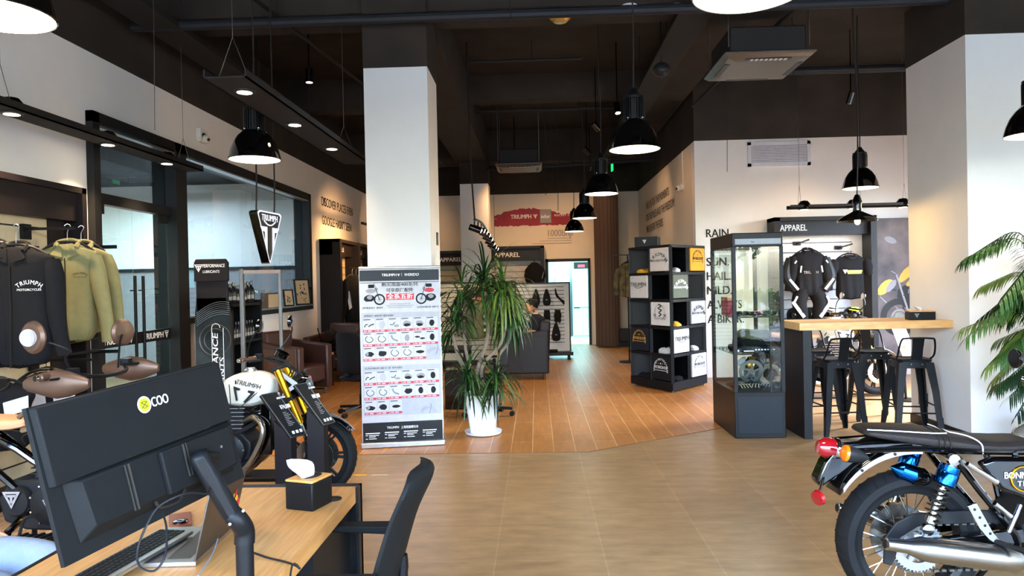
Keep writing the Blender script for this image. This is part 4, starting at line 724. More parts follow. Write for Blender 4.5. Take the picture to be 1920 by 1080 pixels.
tube_part(sb, 'silencer', [(.95, -.19, .26), (.5, -.21, .27), (-.1, -.22, .3)], [.03, .045, .05], 'gold'); sb.children[-1].data.materials[0] = MATS['steel']
b = MB('satin_dark'); b.bx(.74, .98, -.3, -.2, .3, .325)
for k in range(5): b.bar((.77 + .045 * k, -.3, .33), (.79 + .045 * k, -.21, .33), .014, .012)
b.tube([(.78, -.26, .33), (.8, -.24, .42), (.84, -.2, .42)], .008, 6, smooth=3); b.build('footrest', sb)
hb = bars(sb, (ft.x - .02, 0, ft.z + .06), .4, .06, .12, 'metal_black', 'bronze')
for s in (-1, 1):
    c = Vector((ft.x - .1, s * .33, ft.z + .09)); b = MB('bronze'); rings = []
    for t, r in ((0, .02), (.06, .035), (.3, .06), (.5, .075), (.7, .065), (.94, .035), (1, .022)): rings.append([(c.x - .17 + .34 * t, c.y + r * .55 * math.cos(a), c.z - .01 + r * math.sin(a)) for a in [2 * PI * k / 12 for k in range(12)]])
    b.loft(rings); b.build('hand_guard', sb)
mirror(sb, (-2.59 + 3.5, -.3, 1.37), [(ft.x - .1, -.2, ft.z + .1), (ft.x - .11, -.24, ft.z + .2), (1.08, -.27, ft.z + .25)], m='bronze', r=.085, n=(.3, .95, 0)); mirror(sb, (-2.49 + 3.5, .33, 1.35), [(ft.x - .1, .2, ft.z + .1), (ft.x - .12, .26, ft.z + .25)], m='bronze', r=.08, n=(-1, .3, 0))
b = MB('text_grey'); b.cyl((-2.59 + 3.5, -.33, 1.37), (-2.59 + 3.5, -.335, 1.37), .045, n=24); b.cyl((-2.59 + 3.5, -.33, 1.37), (-2.58 + 3.5, -.3, 1.37), .042, n=20); b.build('mirror_cap', sb)
b = MB('duct_black'); b.lath((ft.x + .05, 0, ft.z - .1), (ft.x + .18, 0, ft.z - .12), [(.03, 0), (.08, .3), (.095, 1)], 28); b.build('headlamp', sb)
b = MB('metal_black'); b.cyl((.6, .1, .25), (.5, .24, .02), .014); b.box((.5, .25, .01), (.06, .04, .02)); b.build('side_stand', sb)
# ------------------------------------------------------------ 4: bike behind the bar, copied from the white one
db = dup(wb, (3.05, 9.55, 0), 0, 'motorcycle seen between the bar stools, with black wheels and a gold fork'); db.scale = (1.0,) * 3
# ================================================================ clothing, racks, seating, plants, banner (left and middle)
def decor_triumph(b, M, s, arc=True, m='text_white'):
    b.m(m)
    if arc: b.text('TRIUMPH', .05 * s, M, arc=.14 * s, width=.2 * s); b.text('MOTORCYCLES', .026 * s, M @ T(0, -.055 * s, 0), width=.19 * s)
    else: b.text('TRIUMPH', .06 * s, M, width=.2 * s)
def garment(name, label, cat, loc, rz, m, w=.25, h=.75, sl=.6, kind='jacket', group=None, hanger='satin_dark', decor=None, seed=1, hook=.16, open_=False, dp=.085, sw=.068, cuff=None, hookm='alu', flare=.86):
    t = thing(name, label, cat, loc, rz, group, local=True); rnd = random.Random(seed); ph = [rnd.uniform(0, 6) for _ in range(4)]
    lv = [(0, .24, .3), (-.02, .34, .45), (-.05, .75, .6), (-.085, .98, .75), (-.14, 1.0, .9), (-.24, .86, 1), (-.4, .82, 1), (-.6, .83, 1.0), (-.8, .85, 1.05), (-1, flare, 1.05)]
    rings = []; K = 36
    for i, (z, q, d) in enumerate(lv):
        zz = z * .9 if z > -.15 else -.126 + (z + .14) * (h - .13) / .86
        f = max(0, -z - .15); r_ = []
        for k in range(K):
            a = 2 * PI * k / K; ca, sa = math.cos(a), math.sin(a)
            x = w * q * ca; y = dp * d * (abs(sa) ** .7) * (1 if sa > 0 else -1)
            y += .013 * f * math.sin(7 * x / w + ph[0]) + .018 * f * math.sin(13 * x / w + ph[1] + 2 * z); x += .01 * f * math.sin(5 * a + ph[2])
            r_.append((x, y, zz + (.006 * math.sin(4 * a + ph[3]) if i == len(lv) - 1 else 0)))
        rings.append(r_)
    b = MB(m); b.loft(rings); bd = b.build('garment_body', t, sub=1)
    if sl:
        for s in (-1, 1):
            b = MB(m); N = 7; pts = []; rs = []
            for i in range(N):
                u = i / (N - 1); pts.append((s * (w * .88 + .075 * u ** .7 + .01 * math.sin(5 * u + ph[0])), -.01 - .02 * math.sin(PI * u), -.1 - (sl - .1) * u)); rs.append(sw * (1 - .28 * u) * (.72 if i == 0 else 1 + .05 * math.sin(9 * u + ph[1])))
            b.tube(pts, rs, 12, smooth=3)
            if cuff: b.m(cuff); b.tube([pts[-1], (pts[-1][0], pts[-1][1], pts[-1][2] - .03)], [rs[-1] * 1.03] * 2, 12)
            b.build('sleeve', t)
    if kind == 'jacket':
        b = MB(m)
        for s in (-1, 1): b.loft([[(s * .035, -.06, -.02), (s * .05, -.065, -.015), (s * .05, -.06, -.01), (s * .035, -.05, -.01)], [(s * .02, -.088, -.1), (s * .1, -.09, -.09), (s * .1, -.08, -.08), (s * .02, -.08, -.09)], [(s * .015, -.09, -.115), (s * .03, -.092, -.115), (s * .03, -.085, -.11), (s * .015, -.085, -.11)]])
        b.tube([(-.07, -.05, -.04), (-.07, .02, .01), (0, .06, .03), (.07, .02, .01), (.07, -.05, -.04)], .022, 8, smooth=4); b.build('collar', t)
        b = MB('slat_line'); b.tube([(0, -.088, -.12), (.004, -.096, -h * .5), (-.004, -.098, -h + .02)], .004, 5, smooth=4); b.build('zip', t)
    elif kind == 'tee': b = MB('slat_line'); b.torus(.075, .008, T(0, -.03, -.015) @ rotm(35), n=24, m=6); b.build('neckline', t)
    b = MB(hookm); b.tube([(0, 0, -.0), (0, 0, hook * .55), (.012, 0, hook * .75), (.022, 0, hook * .92), (.0, 0, hook), (-.02, 0, hook * .9)], .003, 6, smooth=4); b.m(hanger).tube([(-w * .8, 0, -.06), (-.1, 0, .0), (0, 0, .015), (.1, 0, .0), (w * .8, 0, -.06)], .012, 6, smooth=3); b.build('hanger', t)
    if decor: b = MB('text_white'); decor(b, h, w); b.build('print', t, smooth=False)
    return t
def slat_lines(b, x0, x1, z0, z1, n, y, along='x'):
    b.m('slat_line')
    for i in range(n):
        z = z0 + (z1 - z0) * (i + .5) / n
        if along == 'x': b.bx(x0, x1, y - .002, y + .001, z - .006, z + .006)
        else: b.bx(y - .001, y + .002, x0, x1, z - .006, z + .006)
# --- left wall clothes bay
t = thing('clothing_bay', 'dark framed slatted clothing bay on the left wall behind the hanging jackets', 'display rack', (-4.0, 4.6, 0))
y0, y1, zt = 3.0, 6.02, 2.49; b = MB('header_dark'); b.bx(-4.1, -3.88, y1 - .06, y1, 0, zt); b.bx(-4.1, -3.88, y0, y0 + .06, 0, zt); b.bx(-4.1, -3.88, y0, y1, zt - .05, zt); b.bx(-4.1, -4.02, y1 - .3, y1 - .06, 0, zt); b.bx(-4.1, -3.92, y0, y1, 0, .15); b.bx(-4.1, -3.92, y0, y1, 2.2, zt); b.build('frame', t, smooth=False)
b = MB('slat_beige'); b.bx(-4.1, -4.03, y0 + .06, y1 - .26, .15, 2.2); slat_lines(b, y0 + .06, y1 - .4, .2, 2.2, 13, -4.027, 'y'); b.build('slatwall', t, smooth=False)
for y, z, L in ((4.55, 2.06, .5), (5.45, 2.1, .42), (4.6, 1.02, .5), (5.5, 1.06, .5)): b = MB('metal_black'); b.bar((-4.03, y, z), (-4.03 + L, y, z), .03, .02); b.box((-4.01, y, z - .02), (.03, .09, .12)); b.build('arm', t)
for z in (1.98, 1.08): b = MB('metal_black'); b.bar((-3.9, y1 - .02, z), (-3.62, y1 - .02, z), .03, .03); b.build('end_hook', t)
for y, z in ((4.9, 1.2), (5.2, 1.1)): b = MB('metal_black'); b.bar((-3.9, 3.6, z), (-3.72, 5.9, z), .018); b.build('rail', t)
def dj(b, h, w): decor_triumph(b, basis((.13, -.094, -.27), (1, 0, 0), (0, 0, 1)), .85)
garment('hanging_jacket', 'black jacket with white arched chest lettering hanging on the left wall', 'jacket', (-3.715, 4.95, 1.93), 8, 'fabric_black', .27, .88, .78, decor=dj, seed=3, group=None)
def dj2(b, h, w): decor_triumph(b, basis((.11, -.094, -.25), (1, 0, 0), (0, 0, 1)), .5, m='text_dark')
garment('hanging_jacket', 'olive green jacket hanging in front, rightmost on the left wall', 'jacket', (-3.79, 5.62, 1.99), 18, 'fabric_olive', .23, .82, .8, decor=dj2, seed=5)
garment('hanging_jacket', 'second olive jacket mostly hidden behind the black one', 'jacket', (-3.86, 5.9, 2.0), 18, 'fabric_olive', .22, .78, .7, seed=6)
garment('hanging_jacket', 'plain dark jacket at the left edge behind the lettered black one', 'jacket', (-3.86, 4.9, 1.95), 30, 'fabric_black', .25, .84, .74, seed=9)
def dv(b, h, w): b.m('tshirt_white'); M = basis((0, -.1, 0), (1, 0, 0), (0, 0, 1)); b.add([(-.2, -.2, 0), (.0, -.13, 0), (.02, -.34, 0), (-.19, -.4, 0)], [(0, 3, 2, 1)], M); b.add([(.05, -.14, 0), (.2, -.1, 0), (.2, -.2, 0), (.06, -.24, 0)], [(0, 3, 2, 1)], M)
garment('hanging_vest', 'black and cream vest on the lower rail at far left', 'vest', (-3.8, 4.85, .98), 25, 'fabric_black', .23, .5, 0, 'tee', decor=dv, seed=12, hookm='metal_black')
garment('hanging_vest', 'black and cream vest on the lower rail behind the red tank', 'vest', (-3.8, 5.35, .99), 25, 'fabric_black', .23, .5, 0, 'tee', decor=dv, seed=13, hookm='metal_black')
b = MB('gloss_black'); b.bx(-4.1, -3.99, 6.27, 6.35, 1.22, 1.38); b.m('alu_dark').bx(-3.99, -3.987, 6.29, 6.33, 1.26, 1.3); b.build('intercom', label='small black intercom box beside the glass door frame', cat='intercom', bevel=.005)
# --- lubricant display unit
t = thing('oil_display', 'dark lubricant display unit with curved printed side in front of the glass office', 'display rack', (-3.48, 7.9, 0))
b = MB('metal_black'); b.bx(-3.68, -3.3, 7.56, 7.6, 0, 1.36); b.bx(-3.68, -3.3, 8.36, 8.4, 0, 1.46); b.bx(-3.68, -3.64, 7.6, 8.36, 0, 1.46); b.build('cabinet', t, smooth=False)
for z in (.1, .5, .98, 1.4): b = MB('metal_black'); b.bx(-3.66, -3.3, 7.6, 8.37, z, z + .03); b.build('shelf', t, smooth=False)
b = MB('header_dark'); b.prism([(-.19, 1.68), (-.19, 1.88), (-.17, 1.92), (.15, 1.92), (.18, 1.88), (.18, 1.68)], .04, T(-3.48, 7.5, 0)); b.bx(-3.66, -3.32, 7.5, 7.53, 1.36, 1.7); hd = b.build('header_panel', t, bevel=.006)
Mx = basis((-3.45, 7.475, 1.83), (1, 0, 0), (0, 0, 1)); b = MB('text_white'); b.text('PERFORMANCE', .05, Mx, width=.24, shear=.15); b.text('LUBRICANTS', .042, Mx @ T(-.03, -.06, 0), width=.18, shear=.15, bold=False); triumph_badge(b, Mx @ T(-.165, -.005, 0), .09); b.build('header_lettering', hd, smooth=False)
b = MB('lube_print'); b.loft([[(-3.68, 7.5, .05), (-3.3, 7.5, .05), (-3.3, 7.56, .05), (-3.68, 7.56, .05)], [(-3.68, 7.5, 1.3), (-3.3, 7.5, 1.3), (-3.3, 7.56, 1.3), (-3.68, 7.56, 1.3)], [(-3.66, 7.5, 1.5), (-3.34, 7.5, 1.5), (-3.34, 7.56, 1.5), (-3.66, 7.56, 1.5)]]); sp = b.build('printed_side', t, smooth=False)
b = MB('alu'); 
for k in range(7): r = .42 - .022 * k; b.tube([(-3.66 + .36 * u, 7.494, 1.26 + .2 * math.sin(.4 + u * 1.5) - k * .022) for u in [i / 10 for i in range(11)]], .0035, 4)
b.m('alu_dark').torus(.17, .006, basis((-3.46, 7.496, 1.05), (1, 0, 0), (0, 0, 1)), n=36, m=5); b.torus(.12, .004, basis((-3.46, 7.496, 1.05), (1, 0, 0), (0, 0, 1)), n=36, m=5)
b.m('text_white').torus(.045, .003, basis((-3.45, 7.492, 1.18), (1, 0, 0), (0, 0, 1)), a0=0, a1=180, n=14, m=5); b.bar((-3.495, 7.492, .2), (-3.495, 7.492, 1.18), .005); b.bar((-3.37, 7.492, .2), (-3.37, 7.492, 1.18), .005)
Mx = basis((-3.44, 7.49, .2), (0, 0, 1), (-1, 0, 0)); b.text('PERFORMANCE', .085, Mx @ T(.06, -.01, 0), 'L', width=.86, shear=.12); b.text('LUBRICANTS', .075, Mx @ T(.0, -.075, 0), 'L', width=.66, shear=.12); b.build('side_lettering', sp, smooth=False)
random.seed(8); bo = None
for i in range(14):
    x, y = -3.38 - .1 * (i % 2), 7.68 + .05 * i; 
    if bo is None:
        bo = thing('oil_bottle', 'dark oil bottle on top of the lubricant display', 'bottle', (x, y, 1.43), group='oil bottles on the lubricant display', local=True)
        b = MB('bottle_dark'); b.lathe([(.03, 0), (.034, .01), (.034, .12), (.026, .15), (.012, .17), (.012, .19)], 14); b.build('bottle_body', bo); b = MB('gloss_black'); b.lathe([(.016, .185), (.016, .215), (.012, .22)], 12); b.build('cap', bo); b = MB('alu_dark'); b.lathe([(.0345, .04), (.0345, .08)], 14, cap=False, a0=180, a1=420); b.build('bottle_label', bo)
    else: dup(bo, (x, y, 1.43), random.uniform(0, 60), scale=random.uniform(.85, 1.15))
for i in range(9): dup(bo, (-3.38, 7.68 + .075 * i, 1.01), 0, 'dark oil bottle on the middle shelf of the lubricant display', 'oil bottles on the middle shelf')
# --- lit triangular sign
t = thing('triangle_sign', 'lit black and white triangular shield sign hanging on two cords', 'sign', (-2.56, 6.8, 1.84))
A = Vector((-2.625, 6.62, 2.34)); B_ = Vector((-2.535, 7.0, 2.33)); C_ = Vector((-2.55, 6.8, 1.845)); ux = (B_ - A).normalized(); cx = (A + B_) / 2; Mx = basis(cx, ux, (0, 0, 1)); W = (B_ - A).length; Hh = .5
def tri(w, top, bot, r=.03): return [(-w / 2 + r, top), (w / 2 - r, top), (w / 2, top - r * .6), (w / 2 - .004, top - r * 1.3), (r * .35, bot + .012), (0, bot), (-r * .35, bot + .012), (-w / 2 + .004, top - r * 1.3), (-w / 2, top - r * .6)]
o = tri(W, 0, -Hh); b = MB('gloss_black'); b.add([(x, y, 0) for x, y in o] + [(x, y, -.09) for x, y in o], [tuple(range(8, -1, -1)), tuple(range(9, 18))] + [(i, (i + 1) % 9, (i + 1) % 9 + 9, i + 9) for i in range(9)], Mx); sb_ = b.build('sign_box', t, smooth=False)
i_ = [(x * .86, -.24 + (y + .24) * .9) for x, y in tri(W, 0, -Hh)]
b = MB('sign_glow', Mx @ T(0, 0, .004)); b.add([(x, y, 0) for x, y in o] + [(x * .9, -.2 + (y + .2) * .93, 0) for x, y in o], [(i, i + 9, (i + 1) % 9 + 9, (i + 1) % 9) for i in range(9)]); b.text('TRIUMPH', .085, T(0, -.09, 0), width=W * .66); b.tube([(-.09, -.095, 0), (-.04, -.125, 0), (0, -.13, 0), (.04, -.125, 0), (.09, -.095, 0)], .006, 5, smooth=3)
for s in (-1, 1): b.add([(s * x, y, 0) for x, y in ((.155, -.15), (.04, -.15), (.04, -.4), (.075, -.32), (.08, -.2), (.125, -.19))], [tuple(range(6))]); 
b.build('lit_graphic', sb_, smooth=False)
for p in (A + ux * .05, B_ - ux * .05): b = MB('duct_black'); b.tube([p + Vector((-.04, 0, -.01)), p + Vector((-.03, 0, .3)), p + Vector((-.035, .01, 1.2)), p + Vector((-.03, 0, 2.64))], .008, 6, smooth=4); b.build('cord', t)
# --- tall chrome display frame behind the white bike
t = thing('metal_stand', 'tall polished metal frame stand behind the white motorcycle', 'stand', (-2.32, 5.9, 0)); b = MB('alu_dark')
b.bar((-2.468, 5.86, .03), (-2.468, 5.86, 1.76), .034, .034); b.build('post', t, bevel=.004); b = MB('alu_dark'); b.bar((-2.178, 5.95, .03), (-2.178, 5.95, 1.75), .026, .026); b.build('post', t, bevel=.004); b = MB('bronze'); b.bar((-2.468, 5.86, 1.735), (-2.178, 5.95, 1.735), .03, .03); b.build('crossbar', t); b = MB('metal_black'); b.bx(-2.56, -2.1, 5.76, 6.05, 0, .03); b.build('base_plate', t, bevel=.006)
# --- frames and boxes on the office window sill
def pframe(y, w, h, label, d=.09, art=1):
    t = thing('picture_frame', label, 'picture frame', (-4.04, y, 1.29)); M = basis((-3.99, y, 1.295), (.38, .92, 0), (-.1, .04, 1)); b = MB('header_dark', M); k = .02
    for a in ((-w / 2, -w / 2 + k, 0, h), (w / 2 - k, w / 2, 0, h), (-w / 2, w / 2, 0, k), (-w / 2, w / 2, h - k, h)): b.bx(a[0], a[1], a[2], a[3], -.015, .01)
    b.build('frame', t, smooth=False); b = MB('slat_beige', M); b.bx(-w / 2 + k, w / 2 - k, k, h - k, -.01, .0); rnd = random.Random(art); b.m('text_dark')
    for _ in range(26): x, y_, r = rnd.gauss(0, w * .13), rnd.gauss(h * .42, h * .13), rnd.uniform(.006, w * .07); b.add([(x + r * rnd.uniform(.4, 1) * math.cos(a), y_ + r * rnd.uniform(.5, 1.3) * math.sin(a), .002) for a in (0, 1.2, 2.5, 3.8, 5.1)], [(0, 1, 2, 3, 4)])
    b.build('picture', t, smooth=False)
pframe(12.0, .36, .44, 'larger framed ink drawing leaning on the office window sill'); pframe(11.3, .22, .27, 'small framed ink drawing on the office window sill', art=4)
b = MB('wood_dark'); b.bx(-4.09, -3.98, 10.35, 10.85, 1.292, 1.52); b.m('slat_beige').bx(-3.98, -3.975, 10.38, 10.82, 1.3, 1.5); b.build('sill_box', label='small wooden box on the window sill left of the framed drawings', cat='box', bevel=.005)
b = MB('acrylic'); b.lathe([(.07, 0), (.1, .12), (.12, .25), (.12, .27)], 24, T(-3.97, 9.9, 1.3), cap=False); b.m('alu').torus(.12, .004, T(-3.97, 9.9, 1.57), n=24, m=6); b.torus(.1, .004, T(-3.97, 9.9, 1.42), n=24, m=6); b.m('trim_gold').lathe([(0, 0), (.075, 0), (.075, .1), (.0, .11)], 20, T(-3.97, 9.9, 1.302)); b.build('glass_bowl', label='clear glass bowl on the office window sill', cat='bowl')
b = MB('gloss_black'); b.bx(-4.09, -4.0, 12.38, 12.5, 1.292, 1.6); b.build('sill_speaker', label='narrow black box at the right end of the window sill', cat='box', bevel=.006)
# --- armchairs
def armchair(label, loc, rz, m='brown_leather', side='wood_dark', wd=.78, dpt=.78):
    t = thing('armchair', label, 'armchair', loc, rz, local=True); b = MB(m); b.bx(-wd / 2 + .13, wd / 2 - .13, -dpt / 2 + .02, dpt / 2 - .16, .2, .46); b.build('seat', t, bevel=.04)
    b = MB(m); b.loft([[(-wd / 2 + .1, dpt / 2 - .2, .2), (wd / 2 - .1, dpt / 2 - .2, .2), (wd / 2 - .1, dpt / 2, .2), (-wd / 2 + .1, dpt / 2, .2)], [(-wd / 2 + .1, dpt / 2 - .13, .95), (wd / 2 - .1, dpt / 2 - .13, .95), (wd / 2 - .1, dpt / 2 + .04, .95), (-wd / 2 + .1, dpt / 2 + .04, .95)]]); b.build('backrest', t, bevel=.03)
    for s in (-1, 1):
        b = MB(m); x = s * (wd / 2 - .065); b.loft([[(x - .065, y_, .1), (x + .065, y_, .1), (x + .065, y_, zt_), (x - .065, y_, zt_)] for y_, zt_ in ((-dpt / 2, .74), (0, .77), (dpt / 2, .82))]); a = b.build('armrest', t, bevel=.02); b = MB(side); x2 = s * (wd / 2 + .004); b.bx(min(x2, x2 + s * .012), max(x2, x2 + s * .012), -dpt / 2 + .03, dpt / 2 - .03, .12, .72); b.build('side_panel', a, bevel=.004)
        for yy in (-1, 1): b = MB('wood_dark'); b.lathe([(.02, 0), (.03, .13)], 10, T(s * (wd / 2 - .08), yy * (dpt / 2 - .08), 0)); b.build('leg', t)
    return t
armchair('brown leather armchair nearest the desk area, seen side on behind the white motorcycle', (-3.6, 10.35, 0), 70); armchair('brown leather armchair under the helmet rack holding a bundle of dark twigs', (-3.5, 12.15, 0), -18)
b = MB('metal_black'); random.seed(21)
for k in range(34): a = random.uniform(-.3, .3); c = Vector((-3.5 + random.uniform(-.12, .12), 12.0 + random.uniform(-.1, .1), .5)); b.tube([c, c + Vector((random.uniform(-.18, .18), random.uniform(-.15, .1), random.uniform(.03, .2))), c + Vector((random.uniform(-.3, .3), random.uniform(-.25, .15), random.uniform(.05, .4)))], random.uniform(.004, .012), 5, smooth=3)
b.build('twig_bundle', label='tangled dark straps and twigs piled on the far brown armchair', cat='decoration')
t = thing('side_table', 'small wooden topped side table between the brown armchairs', 'table', (-3.45, 11.05, 0)); b = MB('wood_bar'); b.bx(-3.7, -3.3, 10.85, 11.35, .5, .54); b.build('tabletop', t, bevel=.004)
for x in (-3.68, -3.32):
    for y in (10.87, 11.33): b = MB('metal_black'); b.bar((x, y, 0), (x, y, .5), .02); b.build('leg', t)
b = MB('metal_black'); b.bar((-3.68, 10.87, .02), (-3.32, 10.87, .02), .02); b.build('stretcher', t)
# --- helmet rack at the far left wall with leather suits
t = thing('clothing_bay', 'dark tall clothing bay on the left wall beyond the glass office', 'display rack', (-3.9, 14.6, 0)); b = MB('header_dark'); H2 = 2.5
for y in (13.3, 14.72, 16.2): b.bx(-4.1, -3.7, y, y + .12, 0, H2)
b.bx(-4.1, -3.72, 13.3, 16.3, H2 - .06, H2); b.bx(-4.1, -3.85, 13.3, 16.3, 2.2, H2); b.bx(-4.1, -3.7, 13.3, 16.3, 0, .1); b.build('frame', t, smooth=False); b = MB('slat_beige'); b.bx(-4.1, -4.0, 13.4, 16.2, .1, 2.2); slat_lines(b, 13.4, 16.2, .15, 2.2, 14, -3.998, 'y'); b.build('slatwall', t, smooth=False)
b = MB('text_white'); 
for y in (13.75, 15.2): b.text('SALE', .12, basis((-3.845, y, 2.28), (0, 1, 0), (0, 0, 1)), 'L', width=.34)
b.build('header_lettering', t, smooth=False); b = MB('metal_black'); b.bar((-3.6, 13.42, 1.95), (-3.6, 16.2, 1.95), .025); b.bar((-3.6, 13.42, .95), (-3.6, 16.2, .95), .025); b.build('rail', t)
def dstripe(b, h, w): b.m('tshirt_white'); b.add([(-.23, -.06, -.3), (-.19, -.1, -.3), (-.13, -.1, -.62), (-.2, -.09, -.66)], [(0, 1, 2, 3)]); b.m('tan_leather').add([(.1, -.1, -.14), (.2, -.08, -.2), (.18, -.1, -.34), (.12, -.1, -.3)], [(0, 3, 2, 1)])
for n, (y, mm, lb) in enumerate(((13.75, 'fabric_black', 'leftmost black riding suit on the dark far bay'), (14.05, 'satin_dark', 'black riding suit with pale side panels on the dark far bay'), (14.4, 'brown_seat', 'third riding suit on the dark far bay'), (15.1, 'fabric_black', 'riding jacket on the far bay beyond the middle upright'))): garment('riding_suit', lb, 'riding suit', (-3.6, y, 1.8), 62, mm, .22, 1.0, .75, 'tee', decor=dstripe, seed=30 + n, dp=.1)
for n, (y, mm, lb) in enumerate(((13.8, 'fabric_black', 'dark cap and shirt on the lower rail of the far bay'), (14.3, 'yellow_cloth', 'pale yellow jacket on the lower rail of the far bay'))): garment('hanging_jacket', lb, 'jacket', (-3.52, y, .9), 55, mm if n == 0 else 'slat_beige', .2, .62, .5, 'tee', seed=50 + n)
# --- office chairs
def office_chair(label, loc, rz, local=True):
    t = thing('office_chair', label, 'office chair', loc, rz, local=True)
    b = MB('mesh_black'); rings = []
    for z, y, hw, d in ((.5, .2, .18, .03), (.62, .24, .23, .025), (.85, .235, .235, .025), (1.0, .27, .21, .03), (1.05, .3, .16, .03)): rings.append([(x * hw, y - (1 - x * x) * 0 + .05 * x * x * -1 + yy * d, z) for x, yy in ((-1, -.5), (-.5, -.5), (0, -.5), (.5, -.5), (1, -.5), (1, .5), (.5, .5), (0, .5), (-.5, .5), (-1, .5))])
    b.loft(rings); b.build('backrest', t, sub=1)
    b = MB('mesh_black'); rings = [[(x * hw, y, .47 + z) for x, z in ((-1, 0), (-.7, .03), (0, .035), (.7, .03), (1, 0), (.9, -.04), (-.9, -.04))] for y, hw in ((-.24, .2), (-.2, .24), (0, .25), (.18, .23), (.22, .2))]; b.loft(rings); b.build('seat', t, sub=1)
    for s in (-1, 1): b = MB('metal_black'); b.tube([(s * .2, .05, .43), (s * .28, .04, .47), (s * .29, .02, .66)], .018, 8, smooth=3); b.m('plastic_black').loft([[(s * .29 + x, y, .67 + z) for x, z in ((-.04, 0), (.04, 0), (.035, .025), (-.035, .025))] for y in (-.15, .13)]); b.build('armrest', t, bevel=.006)
    b = MB('metal_black'); b.cyl((0, 0, .1), (0, 0, .43), .025); b.cyl((0, 0, .1), (0, 0, .25), .035); b.bar((0, .05, .44), (0, .26, .52), .06, .03); b.build('gas_column', t)
    for k in range(5): a = 2 * PI * k / 5 + .3; c = Vector((math.cos(a), math.sin(a), 0)); b = MB('metal_black'); b.loft([[tuple(c * r + Vector((-c.y, c.x, 0)) * x * w_ + Vector((0, 0, z + zz))) for x, zz in ((-1, 0), (1, 0), (.7, .03), (-.7, .03))] for r, w_, z in ((.03, .03, .09), (.3, .018, .075))]); lg = b.build('base_leg', t); b = MB('plastic_black'); p = c * .3; q = Vector((-c.y, c.x, 0)); b.cyl(p - q * .025 + Vector((0, 0, .031)), p + q * .025 + Vector((0, 0, .031)), .03, n=16); b.build('castor', lg)
    return t
office_chair('black mesh office chair half hidden behind the left edge of the banner', (-2.2, 8.75, 0), 150); office_chair('black office chair behind the potted plant', (-.62, 8.55, 0), -100)
t = thing('work_table', 'dark work table behind the banner and near pillar', 'table', (-1.45, 9.3, 0)); b = MB('metal_black'); b.bx(-2.0, -.9, 8.95, 9.65, .72, .76); b.build('tabletop', t, bevel=.004)
for x in (-1.97, -.93):
    for y in (8.98, 9.62): b = MB('metal_black'); b.bar((x, y, 0), (x, y, .72), .04); b.build('leg', t)
b = MB('gloss_black'); b.bx(-1.2, -.94, 9.0, 9.3, .0, .5); b.build('computer_case', label='black computer case under the dark work table', cat='computer', bevel=.01)
# --- sofa with seated person is in the people section; gondola stands
armchair('dark leather tub armchair with a seated person, beside the white plant pot', (-.2, 12.0, 0), -90, 'grey_leather', 'grey_leather', .82, .75)
def gondola(label, x0, x1, y, z1, m='slat_grey', line=16):
    t = thing('slatwall_stand', label, 'display rack', ((x0 + x1) / 2, y, 0)); b = MB('satin_dark')
    for a in ((x0 - .03, x0, .14, z1), (x1, x1 + .03, .14, z1), (x0 - .03, x1 + .03, z1, z1 + .03)): b.bx(a[0], a[1], y - .02, y + .04, a[2], a[3])
    b.build('frame', t, smooth=False); b = MB(m); b.bx(x0, x1, y, y + .03, .14, z1); slat_lines(b, x0, x1 - .1, .3, z1 - .03, line, y - .001); b.build('slatwall', t, smooth=False)
    b = MB('satin_dark'); b.bx(x0 - .04, x1 + .06, y - .28, y + .3, .09, .16); b.build('base', t, bevel=.01)
    for x in (x0 + .05, x1 - .02):
        for yy in (y - .22, y + .24): b = MB('plastic_black'); b.cyl((x - .02, yy, .04), (x + .02, yy, .04), .04, n=16); b.cyl((x, yy, .04), (x, yy, .1), .012); b.build('castor', t)
    return t
gondola('white slatted display stand on castors with hanging guards and gloves', -.75, .66, 14.75, 1.56)
gs = gondola('beige slatted display stand behind the plant with an orange printed jacket', -1.85, -.42, 13.3, 1.6, 'slat_beige', 14)
for z_, y_ in ((1.63, 13.08), (1.415, 12.73)): b = MB('metal_black'); b.bar((-1.11, 13.3, z_), (-1.11, y_, z_), .02); b.build('arm', gs)
def pads(x, z, s, kind, label):
    t = thing('protector' if kind < 2 else 'glove_pair', label, 'riding gear', (x, 14.7, z)); y = 14.7; b = MB('fabric_black'); 
    if kind == 0: b.loft([[(x + r * s * math.cos(a), y - d * math.sin(a) * .5 - .02, z + zz * s) for a in [2 * PI * k / 14 for k in range(14)]] for zz, r, d in ((-.17, .03, .03), (-.15, .07, .05), (-.08, .085, .06), (.02, .07, .05), (.1, .045, .03), (.17, .02, .02))]); b.build('shell', t); b = MB('alu_dark'); b.box((x, y - .055, z - .05 * s), (.04, .005, .02)); b.build('badge', t)
    elif kind == 1:
        for k in range(5): b.tube([(x - .07 * s, y - .03, z + .14 * s - .02 * k), (x + (.02 * k - .05) * s, y - .06, z - .02 * k * s), (x + .09 * s, y - .04, z - .1 * s - .015 * k)], .014 * s, 6, smooth=3)
        b.build('strap', t)
    else:
        for sx in (-.03, .03):
            b.sph((x + sx, y - .03, z), (.04 * s, .025, .07 * s), 12, 8)
            for f in range(4): b.cyl((x + sx - .027 + .018 * f, y - .03, z - .05 * s), (x + sx - .03 + .02 * f, y - .035, z - (.11 + .012 * (f % 3)) * s), .011, n=7)
            b.cyl((x + sx, y - .03, z + .05 * s), (x + sx, y - .03, z + .1 * s), .03, n=10)
        b.build('glove', t)
    b = MB('metal_black'); b.cyl((x, y + .05, z + .18 * s), (x, y - .07, z + .18 * s), .005, n=6); b.build('hook', t)
